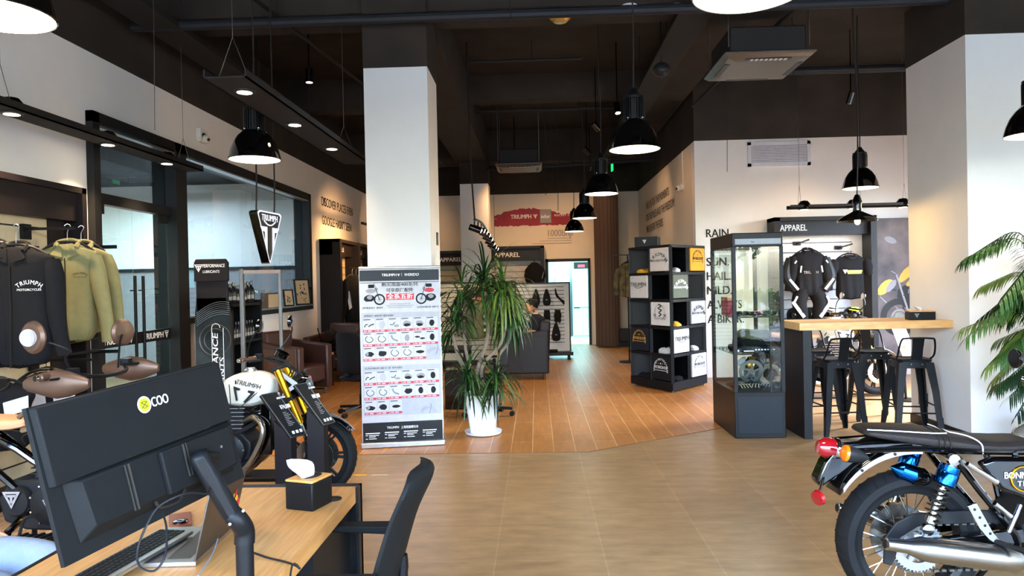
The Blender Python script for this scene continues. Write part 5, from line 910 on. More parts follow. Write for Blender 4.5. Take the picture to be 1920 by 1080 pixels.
for a in ((-.02, 1.28, 1, 0, 'left black oval guard hanging on the white slatted stand'), (.2, 1.28, 1, 0, 'middle black oval guard on the white slatted stand'), (.46, 1.3, 1.1, 1, 'strappy black harness at the upper right of the white slatted stand'), (.2, .92, 1, 2, 'black gloves in the middle of the white slatted stand'), (.42, .9, 1.2, 2, 'black gloves at the right of the white slatted stand'), (-.0, .9, 1, 1, 'black strap guard on the white slatted stand above the sofa'), (.38, .56, 1.1, 0, 'black round guard low on the white slatted stand')): pads(*a)
b = MB('fabric_black'); b.loft([[(x, 14.5 + .08 * math.cos(a), .19 + .03 * math.sin(a)) for a in [2 * PI * k / 8 for k in range(8)]] for x in (-.1, .1, .3, .4)]); b.build('folded_bag', label='dark folded bag lying on the base of the white slatted stand', cat='bag')
def dorange(b, h, w): b.m('copper'); b.add([(-.12, -.1, -.16), (.12, -.1, -.16), (.13, -.1, -.28), (-.13, -.1, -.28)], [(0, 3, 2, 1)]); b.m('tshirt_white').bx(-.1, .1, -.103, -.1, -.31, -.295)
garment('hanging_jacket', 'dark jacket with orange and white chest band behind the plant', 'jacket', (-1.1, 13.1, 1.5), 0, 'brown_seat', .23, .72, .6, 'tee', decor=dorange, seed=61)
def dchk(b, h, w):
    for s in (-1, 1):
        for k in range(9): b.m('tshirt_white' if k % 2 else 'text_dark'); b.bx(s * .2 - .04, s * .2 + .04, -.11, -.105, -.12 - .06 * k, -.07 - .06 * k)
garment('hanging_jacket', 'dark jacket with black and white checked stripes low behind the plant', 'jacket', (-1.12, 12.75, 1.28), 0, 'fabric_dark_olive', .25, .7, .6, 'tee', decor=dchk, seed=62)
# --- back wall apparel bays
def bay(label, x0, x1, y, zt, dp_, txt, front='slat_grey', hd='header_grey', tx=.1, back=True, ts=.13, tw=None, ns=13, zb=.1, hh=.3):
    t = thing('clothing_bay', label, 'display rack', ((x0 + x1) / 2, y, 0)); b = MB('satin_dark'); b.bx(x0, x0 + .09, y - dp_, y, 0, zt); b.bx(x1 - .09, x1, y - dp_, y, 0, zt); b.bx(x0, x1, y - dp_, y, zt - .06, zt); b.bx(x0, x1, y - dp_, y, 0, zb); b.build('frame', t, smooth=False)
    b = MB(hd); b.bx(x0 + .09, x1 - .09, y - dp_ * .7, y, zt - .06 - hh, zt - .06); h_ = b.build('header_panel', t, smooth=False); b = MB('text_white'); b.text(txt, ts, basis((x0 + .09 + tx, y - dp_ * .7 - .004, zt - .06 - hh * .68), (1, 0, 0), (0, 0, 1)), 'L', width=tw); b.build('header_lettering', h_, smooth=False)
    b = MB(front); b.bx(x0 + .09, x1 - .09, y - .04, y, zb, zt - .06 - hh); slat_lines(b, x0 + .09, x1 - .25, zb, zt - .1 - hh, ns, y - .042); b.build('slatwall', t, smooth=False); return t
bay('grey apparel bay on the back wall left of the kitchen doorway', -1.25, .2, 17.85, 2.5, .3, 'APPAREL', tx=.12, ts=.16); bay('beige apparel bay on the back wall left of the far pillar', -3.0, -1.75, 17.85, 2.42, .3, 'APPAREL', 'slat_beige', 'header_dark', tx=.5, ts=.14)
b = MB('fabric_black'); random.seed(4); rings = [[(-.04 + r * math.cos(a) * 1.1 + .02 * math.sin(3 * a), 17.42 + .12 * math.sin(a), z) for a in [2 * PI * k / 16 for k in range(16)]] for z, r in ((1.55, .1), (1.6, .2), (1.75, .24), (1.9, .22), (2.0, .14), (2.08, .05))]; b.loft(rings); b.m('alu').bar((.13, 17.3, 1.68), (.18, 17.3, 1.85), .02, .004); b.m('fabric_black').tube([(-.04, 17.42, 2.07), (-.04, 17.5, 2.14), (-.04, 17.8, 2.14)], .008, 6); b.build('backpack', label='bulky black backpack hanging on the grey bay at the back wall', cat='bag')
garment('hanging_jacket', 'camouflage jacket hanging beyond the cube shelf', 'jacket', (1.78, 13.9, 1.93), -40, 'camo', .22, .68, .62, seed=70, group=None)
b = MB('metal_black'); b.cyl((1.78, 13.9, 0), (1.78, 13.9, 2.09), .015); b.bar((1.5, 13.9, 2.09), (2.1, 13.9, 2.09), .02); b.lathe([(.2, 0), (.2, .02), (.02, .03)], 24, T(1.78, 13.9, 0)); b.build('coat_stand', label='thin black coat stand holding the camouflage jacket', cat='stand')
t = thing('bench', 'low grey bench by the back wall right of the drape', 'bench', (2.2, 17.3, 0)); b = MB('grey_leather'); b.bx(1.95, 2.5, 17.05, 17.6, .12, .42); b.build('seat', t, bevel=.03); b = MB('metal_black'); b.bx(1.97, 2.48, 17.08, 17.58, 0, .12); b.build('base', t)
for i, (x0, x1, y, z) in enumerate(((.55, .95, 20.5, 1.75), (1.02, 1.6, 20.4, 1.95))):
    t = thing('refrigerator', ('left', 'taller right')[i] + ' white refrigerator in the bright kitchen', 'refrigerator', ((x0 + x1) / 2, y, 0)); b = MB('fridge'); b.bx(x0, x1, y, y + .6, 0, z); b.build('body', t, bevel=.01); b = MB('fridge'); b.bx(x0 + .01, x1 - .01, y - .04, y, .05, z * .42); d_ = b.build('door', t, bevel=.006); b = MB('fridge'); b.bx(x0 + .01, x1 - .01, y - .04, y, z * .44, z - .02); d_ = b.build('door', t, bevel=.006)
    b = MB('alu_dark'); b.bx(x0 + .03, x0 + .2, y - .045, y - .03, z * .42, z * .435); b.build('handle', d_)
b = MB('duct_black'); b.bx(1.1, 1.5, 20.6, 20.9, 1.95, 2.15); b.m('red_ink').bx(1.2, 1.4, 20.595, 20.6, 2.0, 2.08); b.build('appliance_box', label='dark box with red label on the right refrigerator', cat='box')
# --- potted dracaena
def blade(b, c, az, el, L, w, droop, n=6, m=None):
    d = Vector((math.cos(az) * math.cos(el), math.sin(az) * math.cos(el), math.sin(el))); side = Vector((-math.sin(az), math.cos(az), 0)); p = Vector(c); vs = []
    for i in range(n + 1):
        t = i / n; ww = w * (math.sin(PI * min(1, .12 + t * .88)) ** .6) * .5 + .0006; vs += [tuple(p - side * ww), tuple(p + side * ww)]
        d = (d + Vector((0, 0, -droop / n * (1 + t)))).normalized(); p = p + d * (L / n)
    b.add(vs, [(2 * i, 2 * i + 1, 2 * i + 3, 2 * i + 2) for i in range(n)])
def rosette(b, c, n, L, w, rnd, up=.3, droop=1.2, ms=('leaf', 'leaf_dark')):
    for i in range(n):
        b.m(ms[rnd.random() < .45]); t = i / n; el = 1.35 - 1.6 * t + rnd.uniform(-.2, .2); blade(b, (c[0] + rnd.uniform(-.02, .02), c[1] + rnd.uniform(-.02, .02), c[2] + rnd.uniform(-.1, .06) * (1 + up)), rnd.uniform(0, 2 * PI), el, L * rnd.uniform(.7, 1.15), w, droop * rnd.uniform(.6, 1.4))
t = thing('potted_dracaena', 'tall dracaena with long drooping leaves in a white square pot beside the banner', 'potted plant', (-.6, 7.52, 0)); cx, cy = -.6, 7.52
b = MB('pot_white'); b.lathe([(.15, .0), (.19, .01), (.2, .035), (.19, .035), (.15, .02)], 32, T(cx, cy, 0)); b.build('saucer', t)
def sqr(h, z, r=.25): return [(cx + h * (abs(math.cos(a)) ** r) * (1 if math.cos(a) > 0 else -1), cy + h * (abs(math.sin(a)) ** r) * (1 if math.sin(a) > 0 else -1), z) for a in [2 * PI * (k + .5) / 32 for k in range(32)]]
b = MB('pot_white'); b.loft([sqr(.125, .02), sqr(.13, .04), sqr(.178, .42), sqr(.182, .43), sqr(.165, .43), sqr(.16, .38)]); b.build('pot', t); b = MB('ground_out'); b.loft([sqr(.15, .38), sqr(.15, .395)]); b.build('soil', t)
rnd = random.Random(77); crowns = []
for pts, r0 in (([(-.64, 7.5, .38), (-.74, 7.5, .6), (-.85, 7.48, .85), (-.9, 7.46, 1.12), (-.86, 7.46, 1.2)], .03), ([(-.6, 7.54, .38), (-.66, 7.52, .62), (-.55, 7.5, .95), (-.52, 7.5, 1.2), (-.56, 7.5, 1.62)], .03), ([(-.55, 7.5, .38), (-.6, 7.5, .7), (-.4, 7.5, .95), (-.33, 7.5, 1.2), (-.35, 7.5, 1.5)], .026), ([(-.56, 7.56, .38), (-.45, 7.6, .62), (-.42, 7.55, .82), (-.3, 7.58, 1.0), (-.3, 7.6, 1.25)], .024), ([(-.64, 7.5, .38), (-.7, 7.42, .5), (-.74, 7.4, .62)], .02), ([(-.55, 7.47, .38), (-.5, 7.42, .5), (-.46, 7.4, .58)], .02), ([(-.62, 7.55, .38), (-.78, 7.6, .9), (-.78, 7.62, 1.4), (-.8, 7.62, 1.5)], .022)):
    b = MB('trunk'); b.tube(pts, [r0 * k for k in (.8, .75, .68, .6, .6)][:len(pts)], 8, smooth=5); b.build('trunk', t); crowns.append(pts[-1])
for c, n, L, dr, ms in zip(crowns, (90, 110, 210, 130, 90, 90, 60), (.42, .52, .47, .42, .4, .42, .45), (1.5, 1.2, 2.0, 2.4, 1.6, 1.6, 1.3), (('leaf', 'leaf_dark'),) * 2 + (('leaf', 'leaf_yellow'), ('leaf', 'leaf_dark')) + (('leaf', 'leaf_dark'),) * 3):
    b = MB('leaf'); rosette(b, c, n, L, .02, rnd, droop=dr, ms=ms); b.v = [(x, min(y, 7.19) if x < -1.05 else y, z) for x, y, z in b.v]; b.build('foliage', t, smooth=False)
# --- palm at the right edge
t = thing('potted_palm', 'feathery green palm at the right edge in front of the white pier', 'potted plant', (4.33, 6.0, 0)); b = MB('satin_dark'); b.lathe([(.18, 0), (.24, .4), (.25, .42), (.22, .42), (.2, .36)], 28, T(4.33, 6.0, 0)); b.build('pot', t); rnd = random.Random(9)
for k in range(66):
    az = rnd.uniform(PI * .62, PI * 1.38) if k < 54 else rnd.uniform(0, 2 * PI); reach = rnd.uniform(.25, .8); H0 = rnd.uniform(.75, 2.0) if k < 54 else rnd.uniform(1.2, 2.0); N = 26
    p0 = Vector((4.33 + rnd.uniform(-.06, .06), 5.95 + rnd.uniform(-.06, .06), .4)); hx = Vector((math.cos(az), math.sin(az) * .55, 0)); drp = rnd.uniform(.2, .55)
    spine = [p0 + hx * reach * (u ** 1.7) + Vector((0, 0, (H0 - .4) * math.sin(min(1, u * 1.35) * PI / 2) - drp * max(0, u - .6) ** 1.3 * 2.2)) for u in [i / N for i in range(N + 1)]]
    b = MB(rnd.choice(('leaf', 'leaf', 'leaf_dark', 'leaf_yellow'))); b.tube(spine, [.008 - .006 * i / N for i in range(N + 1)], 5)
    for i in range(11, N + 1):
        for q in range(2):
            tt = (i - 11) / (N - 11); c = spine[i]; dv = (spine[i] - spine[i - 1]).normalized(); sd = dv.cross(Vector((0, 0, 1)))
            sd = sd.normalized() if sd.length > .05 else Vector((hx.y, -hx.x, 0)).normalized()
            for s_ in (-1, 1):
                d0 = (sd * s_ * .9 + dv * .9 + Vector((0, 0, -.2))).normalized(); blade(b, c - dv * q * .02, math.atan2(d0.y, d0.x), math.asin(max(-1, min(1, d0.z))), (.27 * (1 - .45 * tt)) * rnd.uniform(.8, 1.1), .011, .9, 4)
    b.build('frond', t, smooth=False)
# ================================================================ printed roll-up banner
BL = Vector((-1.748, 6.925, 0)); ux = (Vector((-.958, 7.064, 0)) - BL); BW = ux.length; ux.normalize()
t = thing('banner_stand', 'white printed roll up banner with red price bars in front of the near pillar', 'banner', tuple(BL + ux * BW / 2)); t.rotation_euler = (0, 0, 0)
BM = basis(BL + Vector((0, -.02, 0)), ux, (0, 0, 1)); XS = BW / 151.0; ZS = 1.775 / 347.0
def bp(px, py): return ((px - 682) * XS, (838 - py) * ZS)
b = MB('paper', BM); b.bx(.005, BW - .005, .03, 1.775, -.012, -.006); pn = b.build('printed_sheet', t, smooth=False)
b = MB('alu', BM); b.bx(-.01, BW + .01, 0, .055, -.1, .04); b.m('alu').bx(0, BW, 1.76, 1.785, -.016, .002); b.build('base_cassette', t, bevel=.01); b = MB('alu_dark', BM); b.bx(BW / 2 - .01, BW / 2 + .01, .05, 1.77, -.06, -.04); b.build('support_pole', t)
def R2(b, x0, y0, x1, y1, m, l=0): a = bp(x0, y0); c = bp(x1, y1); b.m(m); z = -.0055 + l * .0006; b.add([(a[0], c[1], z), (c[0], c[1], z), (c[0], a[1], z), (a[0], a[1], z)], [(0, 1, 2, 3)])
def TX(b, st, px, py, h, m, al='C', w=None, l=3, bold=True, shear=0): p = bp(px, py); b.m(m).text(st, h * ZS * 1.3, T(p[0], p[1], -.0055 + l * .0006), al, width=w * XS if w else None, bold=bold, shear=shear)
b = MB('header_grey', BM); R2(b, 684, 496, 830, 517, 'header_grey'); R2(b, 684, 519.5, 830, 520.6, 'header_grey'); R2(b, 684, 790, 831, 829, 'satin_dark')
R2(b, 686, 578, 830, 672, 'print_light', 1); R2(b, 686, 680, 830, 777, 'print_light', 1); b.build('coloured_fields', pn, smooth=False)
b = MB('text_white', BM); TX(b, 'TRIUMPH', 738, 508, 5.6, 'text_white', w=27); triumph_badge(b, T(*bp(755.5, 506), -.003), 5.5 * ZS); TX(b, 'WERIDO', 779, 508, 5.6, 'text_white', w=27, shear=.2); R2(b, 761, 502, 761.4, 508, 'text_white', 3)
TX(b, '购买凯旋400系列', 757, 527, 6.5, 'ink', w=66); TX(b, '可享原厂配件', 757, 538, 6.5, 'ink', w=50); R2(b, 732, 541.5, 783, 554, 'red_ink', 2); TX(b, '全系五折', 757.5, 551.6, 9, 'text_white', w=47, l=4)
TX(b, 'SPEED 400', 706, 570, 3.6, 'ink', w=37, shear=.25); TX(b, 'SCRAMBLER 400 X', 808, 570.5, 3.6, 'ink', w=40, shear=.25)
for k, w_ in enumerate((38, 50, 44)): R2(b, 757 - w_ / 2, 561 + 3.4 * k, 757 + w_ / 2, 562.2 + 3.4 * k, 'print_grey', 3)
TX(b, 'SPEED 400', 704, 585.3, 3.6, 'ink', w=27, shear=.25); TX(b, '原厂配件优惠价', 732, 585.3, 3.2, 'ink', w=26); TX(b, 'SCRAMBLER 400 X', 710, 686.5, 3.6, 'ink', w=40, shear=.25); TX(b, '原厂配件优惠价', 746, 686.5, 3.2, 'ink', w=26)
TX(b, 'TRIUMPH', 739, 802.5, 4.6, 'text_white', w=22); TX(b, '上海凯旋摩托车', 770, 802.8, 4.4, 'text_white', w=32)
for k in range(4):
    x = 689 + 35 * k; y = 809.5 - k * .6
    for q, (dx, w_, h_) in enumerate(((0, 26, 1.8), (0, 4, 1.2), (6, 18, 1.2), (6, 12, 1.2), (0, 4, 1.2), (6, 14, 1.2))): yy = y + (0, 4.2, 4.2, 7, 10.8, 10.8)[q]; R2(b, x + dx, yy, x + dx + w_, yy + h_, 'text_white', 3)
b.build('banner_lettering', pn, smooth=False)
rnd = random.Random(2); b = MB('paper', BM)
def blob(px, py, rx, ry, m, l=3, n=11, tw=0, jit=.18):
    b.m(m); c = bp(px, py); b.add([(c[0] + rx * XS * math.cos(a + tw) * (1 + rnd.uniform(-jit, jit)), c[1] + ry * ZS * math.sin(a) * (1 + rnd.uniform(-jit, jit)), -.0055 + l * .0006) for a in [2 * PI * k / n for k in range(n)]], [tuple(range(n))])
def stroke(pts, w, m='ink', l=3): b.m(m); b.tube([(*bp(*p), -.0055 + l * .0006) for p in pts], w * XS * .5, 5, smooth=3)
for k, (y0, n, kinds) in enumerate(((589, 6, 'abcdef'), (616.5, 6, 'ghijkl'), (644.5, 5, 'mnopq'), (691, 6, 'abcdef'), (719.5, 6, 'ghirsl'), (748, 3, 'mnq'))):
    for c in range(n):
        x = 688.3 + 23.2 * c; y = y0 - .9 * c * .35; R2(b, x, y, x + 22, y + 22, 'paper', 2); R2(b, x + 1, y + 1.4, x + 14, y + 2.8, 'ink', 3); R2(b, x + 1, y + 3.8, x + 8, y + 4.3, 'print_grey', 3); R2(b, x, y + 22, x + 22, y + 26.2, 'red_ink', 3)
        R2(b, x + 1.5, y + 23.2, x + 7, y + 24.9, 'paper', 4); R2(b, x + 9, y + 23, x + 16, y + 25.1, 'paper', 4); q = kinds[c]; cx_, cy_ = x + 11, y + 12.5
        if q == 'a': stroke([(cx_ - 8, cy_ + 4), (cx_ - 6, cy_ - 1), (cx_ - 2, cy_ - 1)], 1.6); stroke([(cx_ - 1, cy_ + 3), (cx_ + 3, cy_), (cx_ + 9, cy_ - 2)], 1.8)
        elif q == 'b': blob(cx_ + 1, cy_, 6, 8, 'print_light')
        elif q == 'c': stroke([(cx_ - 8, cy_), (cx_ - 3, cy_ + 1), (cx_ + 1, cy_ - 4)], 1.4); blob(cx_ + 4, cy_ + 3, 5, 2.6, 'print_grey')
        elif q in 'dern': blob(cx_, cy_, 7.4, 5.6, 'print_grey' if q in 'de' else 'ink'); blob(cx_, cy_ + 2.4, 6.2, 3, 'ink', 4)
        elif q in 'flsq': blob(cx_, cy_, 4.8 if q != 'q' else 8, 6.6 if q != 'q' else 3, 'ink', jit=.08)
        elif q in 'ghop': stroke([(cx_ - 3, cy_ - 6), (cx_ - 7, cy_ - 2), (cx_ - 5, cy_ + 4), (cx_ + 2, cy_ + 6), (cx_ + 7, cy_), (cx_ + 2, cy_ - 5)], 1.1)
        elif q == 'i': stroke([(cx_ - 6, cy_ - 6), (cx_ - 3, cy_ + 1), (cx_ + 6, cy_ + 5)], 3, 'print_grey')
        elif q == 'j': blob(cx_, cy_, 4.5, 7, 'print_grey', jit=.04)
        elif q == 'k': blob(cx_ - 4, cy_ - 1, 5, 1.8, 'ink'); blob(cx_ + 5, cy_ + 2, 5, 1.8, 'ink')
        elif q == 'm': blob(cx_, cy_ + 1, 8, 4.6, 'ink'); blob(cx_ - 4, cy_, 2.5, 3.6, 'print_grey', 4)
for s, x0, col in ((1, 708, 'print_grey'), (-1, 808, 'red_ink')):
    fx = x0 + s * 11.5; wy = 552.5; c = bp(fx, wy); b.m('ink').lathe([(7.6 * XS, 0), (10.4 * XS, 0)], 28, T(c[0], c[1], -.003), cap=False); b.m('print_grey').lathe([(0, 0), (2.6 * XS, 0)], 12, T(c[0], c[1], -.0028), cap=False); stroke([(fx, wy), (fx - s * 5, 536), (fx - s * 6.5, 530)], 1.2, 'ink', 5)
    for a in range(6): stroke([(fx, wy), (fx + 7.6 * math.cos(a * 1.05), wy + 7.6 * math.sin(a * 1.05))], .5, 'print_grey', 4)
    blob(fx - s * 18, 550, 10, 7.5, 'ink'); blob(fx - s * 18, 548, 5, 4, 'print_grey', 4); blob(fx - s * 15, 536, 9.5, 4.2, col, 4, jit=.08); blob(fx - s * 5.5, 532.5, 3.2, 3.4, 'print_grey', 5); R2(b, *(sorted((fx - s * 20, fx - s * 9))[0], 523.5), *(sorted((fx - s * 20, fx - s * 9))[1], 530), 'ink', 4)
    stroke([(fx - s * 6, 529), (fx - s * 9, 524), (fx - s * 9, 520.5)], .6, 'ink', 4)
for (cx_, cy_) in ((820, 662), (805, 777)):
    for r in (12, 14, 16): p = bp(cx_, cy_ + 2); b.m('print_grey').torus(r * XS, .0012, T(p[0], p[1], -.003), n=20, m=4, a0=20, a1=160)
    stroke([(cx_ + 2, cy_), (cx_ + 6, cy_ - 14), (cx_ + 4, cy_ - 20)], 1.6, 'print_grey')
b.build('banner_pictures', pn, smooth=False)
# ================================================================ price boards by the white motorcycle
def price_board(label, lo, hi, dirw, wpx, zpost, big):
    lo, hi = Vector(lo), Vector(hi); t = thing('price_board', label, 'sign', (lo.x, lo.y, 0)); u = (hi - lo).normalized(); w = Vector(dirw).normalized(); W = wpx
    b = MB('satin_dark'); n = u.cross(w).normalized(); n = n if n.z > 0 else -n
    c = [lo, lo + w * W, hi + w * W, hi]; b.add([tuple(p) for p in c] + [tuple(p - n * .02) for p in c], [(0, 1, 2, 3), (7, 6, 5, 4), (0, 4, 5, 1), (1, 5, 6, 2), (2, 6, 7, 3), (3, 7, 4, 0)]); b.m('alu_dark')
    for p, q in zip(c, c[1:] + c[:1]): b.bar(p + n * .001, q + n * .001, .006)
    pb = b.build('sign_panel', t, smooth=False)
    M = basis(lo + n * .003, w, u); L = (hi - lo).length; b = MB('text_white'); b.text(big, .045, M @ T(W / 2, L * .6, 0), width=W * .66)
    b.text('SPEED TWIN' if big[1] == '7' else 'SCRAMBLER', .02, M @ T(W / 2, L * .82, 0), width=W * .55); triumph_badge(b, M @ T(W / 2, L * .93, 0), .02)
    for k in range(9): b.m('text_grey').bx(W * .18, W * (.4 + .05 * (k * 7 % 5)), L * (.52 - .035 * k), L * (.53 - .035 * k), 0, .0006, M)
    for k in range(3): b.m('text_white').bx(W * (.18 + .25 * k), W * (.33 + .25 * k), L * .06, L * .12, 0, .0006, M)
    b.build('sign_lettering', pb, smooth=False)
    p0 = lo + u * .02 - n * .02; b = MB('header_dark'); zt = p0.z; b.loft([[(p0.x - .1, p0.y + .01, 0), (p0.x + .02, p0.y + .01, 0), (p0.x + .02, p0.y + .12, 0), (p0.x - .1, p0.y + .12, 0)], [(p0.x - .1, p0.y + .01, zt + .11), (p0.x + .02, p0.y + .01, zt - .01), (p0.x + .02, p0.y + .12, zt - .01), (p0.x - .1, p0.y + .12, zt + .11)]]); b.build('post', t, smooth=False)
    b = MB('header_dark'); b.bx(p0.x - .16, p0.x + .08, p0.y - .06, p0.y + .2, 0, .015); b.build('foot', t, smooth=False)
pA = P(546, 821, Y=4.92); pB = P(489, 741, Y=4.92); price_board('front price board on a post, angled across the white motorcycle', pA, pB, (.45, 1, 0), .15, 0, '¥74,800')
pA = P(607, 797, Y=5.0); pB = P(552, 722, Y=5.0); price_board('second price board on a post nearer the front wheel of the white motorcycle', pA, pB, (.45, 1, 0), .12, 0, '¥89,800')
# ================================================================ rotating cube shelf with shirts
A_ = Vector((1.405, 10.86, 0)); B_ = Vector((1.874, 9.98, 0)); C_ = Vector((2.53, 10.74, 0)); t = thing('cube_shelf', 'black square cube shelf on castors displaying folded shirts beside the glass case', 'shelf', tuple((A_ + C_) / 2)); H0, H1 = .13, 2.07; D_ = A_ + C_ - B_
b = MB('shelf_black'); ctr = (A_ + C_) / 2
for z in [H0 + (H1 - H0) * k / 5 for k in range(6)]: b.loft([[tuple(p + Vector((0, 0, zz))) for p in (A_, B_, C_, D_)] for zz in ((z - (.1 if z < .2 else .02)), z + .02)])
for p, q in ((A_, B_), (B_, C_), (C_, D_), (D_, A_)):
    for f in (0, .5): c = p + (q - p) * f; v = (ctr - c).normalized(); b.bar(c + v * .03 + Vector((0, 0, H0)), c + v * .03 + Vector((0, 0, H1)), .045)
for p, q in ((A_, C_), (B_, D_), ((A_ + B_) / 2, (C_ + D_) / 2), ((B_ + C_) / 2, (D_ + A_) / 2)): v = (q - p).normalized() * .04; b.bar(p + v + Vector((0, 0, (H0 + H1) / 2)), q - v + Vector((0, 0, (H0 + H1) / 2)), .015, H1 - H0)
b.build('cabinet', t, smooth=False)
for p in (A_, B_, C_, D_): c = p + (ctr - p) * .12; b = MB('cord_grey'); b.cyl((c.x - .015, c.y, .03), (c.x + .015, c.y, .03), .03, n=16); b.m('metal_black').cyl((c.x, c.y, .03), (c.x, c.y, .06), .012); b.build('castor', t)
def shirt(face, col, row, m, deco, label):
    p, q = (A_, B_) if face == 0 else (B_, C_); u = (q - p).normalized(); W = (q - p).length; cell = (H1 - H0) / 5; x0 = W * (.5 * col) + .04; w = W * .5 - .075; z = H1 - cell * (row + 1) + .035; h = cell - .055; M = basis(p + u * (x0 + w / 2) + Vector((0, 0, z)), u, (0, 0, 1)) @ T(0, 0, .012)
    t = thing('folded_shirt', label, 'shirt', tuple(M @ Vector((0, 0, 0))), group=None); b = MB(m, M); n = 10; b.loft([[(x * w / 2 * s, y, z_) for x, y, z_ in ((-1, 0, -.02), (1, 0, -.02), (1, 0, .004), (-1, 0, .004))] if 0 else [(-w / 2 * s, y, -.03), (w / 2 * s, y, -.03), (w / 2 * s, y, 0), (-w / 2 * s, y, 0)] for y, s in ((0, .98), (h * .03, 1), (h * .95, 1), (h, .97))]); b.build('cloth', t, bevel=.008)
    b = MB('text_dark', T(0, 0, 0)); deco(b, M @ T(0, 0, .003), w, h); b.build('print', t, smooth=False)
def d_tm(m): 
    def f(b, M, w, h): b.m(m).text('TRIUMPH', .075, M @ T(0, h * .66, 0), arc=.17, width=w * .95); b.text('MOTORCYCLES', .04, M @ T(0, h * .42, 0), width=w * .9)
    return f
def d_logo(m):
    def f(b, M, w, h): b.m(m).text('TRIUMPH', .085, M @ T(0, h * .52, 0), width=w * .92); b.tube([M @ Vector((x * w, h * y, 0)) for x, y in ((-.22, .52), (-.12, .46), (0, .445), (.15, .465), (.28, .54))], .0035, 5, smooth=3)
    return f
def d_ws(m, m2=None):
    def f(b, M, w, h):
        b.m(m).text('TRIUMPH MOTORCYCLES', .042, M @ T(0, h * .84, 0), arc=.135, width=w * 1.15); b.m(m2 or m).text('WORKSHOP', .06, M @ T(0, h * .48, 0), width=w * .72); b.bx(-w * .33, w * .33, h * .4, h * .415, 0, .0006, M)
        for k in (-2, -1, 0, 1, 2): c = (k * w * .1, h * .7); r = .016 if k == 0 else .007; b.add([(c[0] + (r if i % 2 == 0 else r * .42) * math.sin(PI * i / 5), c[1] + (r if i % 2 == 0 else r * .42) * math.cos(PI * i / 5), 0) for i in range(10)], [tuple(range(9, -1, -1))], M)
    return f
def d_cu(b, M, w, h):
    b.m('text_dark').text('CUSTOMS', .04, M @ T(0, h * .26, 0), width=w * .6); b.text('TRIUMPH MOTORCYCLES', .03, M @ T(0, h * .86, 0), arc=.1, width=w * 1.1)
    b.tube([M @ Vector((x * w, y * h, 0)) for x, y in ((-.06, .92), (.08, .84), (-.08, .74), (.1, .66), (-.04, .56), (.08, .48), (-.05, .4))], .008, 5, smooth=4)
    for s in (-1, 1): b.bar(M @ Vector((s * w * .2, h * .38, 0)), M @ Vector((s * w * .34, h * .5, 0)), .005); b.bar(M @ Vector((s * w * .34, h * .38, 0)), M @ Vector((s * w * .2, h * .5, 0)), .005)
shirt(0, 1, 0, 'tshirt_white', d_tm('text_dark'), 'white folded shirt with arched dark lettering in the top row of the cube shelf'); shirt(0, 0, 1, 'tshirt_white', d_logo('text_dark'), 'cream folded shirt with straight logo in the second row, left'); shirt(0, 1, 2, 'tshirt_white', d_cu, 'white folded shirt with snake and CUSTOMS print in the middle row')
shirt(0, 0, 3, 'tshirt_navy', d_ws('text_gold', 'text_gold'), 'navy folded shirt with gold WORKSHOP print at the lower left of the cube shelf'); shirt(0, 1, 4, 'fabric_black', d_ws('text_white'), 'black folded shirt with white WORKSHOP print in the bottom row')
shirt(1, 1, 0, 'tshirt_amber', d_ws('text_dark'), 'amber yellow folded shirt at the top right of the cube shelf'); shirt(1, 0, 1, 'tshirt_green', d_tm('text_white'), 'dark green folded shirt with white print on the right face, second row'); shirt(1, 1, 2, 'tshirt_grey', d_tm('text_dark'), 'grey folded shirt on the right face, middle row')
shirt(1, 0, 3, 'tshirt_white', d_logo('text_dark'), 'white folded shirt with small logo on the right face, fourth row'); shirt(1, 1, 4, 'tshirt_white', d_ws('text_dark'), 'white folded shirt with WORKSHOP print at the bottom right of the cube shelf')
def pile(face, col, row, m, label, h=.05, s=.7):
    p, q = (A_, B_) if face == 0 else (B_, C_); u = (q - p).normalized(); W = (q - p).length; cell = (H1 - H0) / 5; c = p + u * W * (.25 + .5 * col) + (ctr - p - u * W * .5).normalized() * .16; z = H1 - cell * (row + 1) + .02; M = basis(c + Vector((0, 0, z)), u, Vector((0, 0, 1)).cross(u)); rn = random.Random(row * 7 + col); b = MB(m, M); N = 16
    b.loft([[(.16 * s * k * (abs(math.cos(a)) ** .5) * (1 if math.cos(a) > 0 else -1), .1 * k * math.sin(a), z_ + .012 * math.sin(3 * a + row) * (z_ > .01)) for a in [2 * PI * i / N for i in range(N)]] for z_, k in ((0, 1), (h * .6, 1.02), (h, .75), (h * 1.15, .3))]); b.build('shirt_pile', label=label, cat='shirt')
pile(0, 0, 0, 'yellow_cloth', 'crumpled yellow shirt lying in the top left cube'); pile(1, 0, 0, 'tshirt_white', 'small white cloth in the top row of the right face', s=.55); pile(1, 0, 2, 'yellow_cloth', 'yellow shirt lying in the middle row of the right face', s=.6); pile(0, 1, 3, 'tshirt_white', 'cream shirts piled above the bottom black shirt', .06); pile(1, 1, 3, 'tshirt_white', 'white shirt lying in the fourth row at the right edge', s=.55); pile(0, 0, 4, 'fabric_black', 'black shirts lying in the bottom left cube', .04); pile(1, 0, 4, 'fabric_black', 'black shirts lying low in the bottom cube of the right face', .04)
b = MB('satin_dark', T(1.68, 10.75, 2.09) @ rotm(0, 0, -20)); b.bx(-.17, .17, -.13, .13, 0, .15); b.m('text_white'); triumph_badge(b, basis((-.02, -.132, .08), (1, 0, 0), (0, 0, 1)), .06); b.build('display_box', label='black box with small white shield standing on top of the cube shelf', cat='box', bevel=.006)
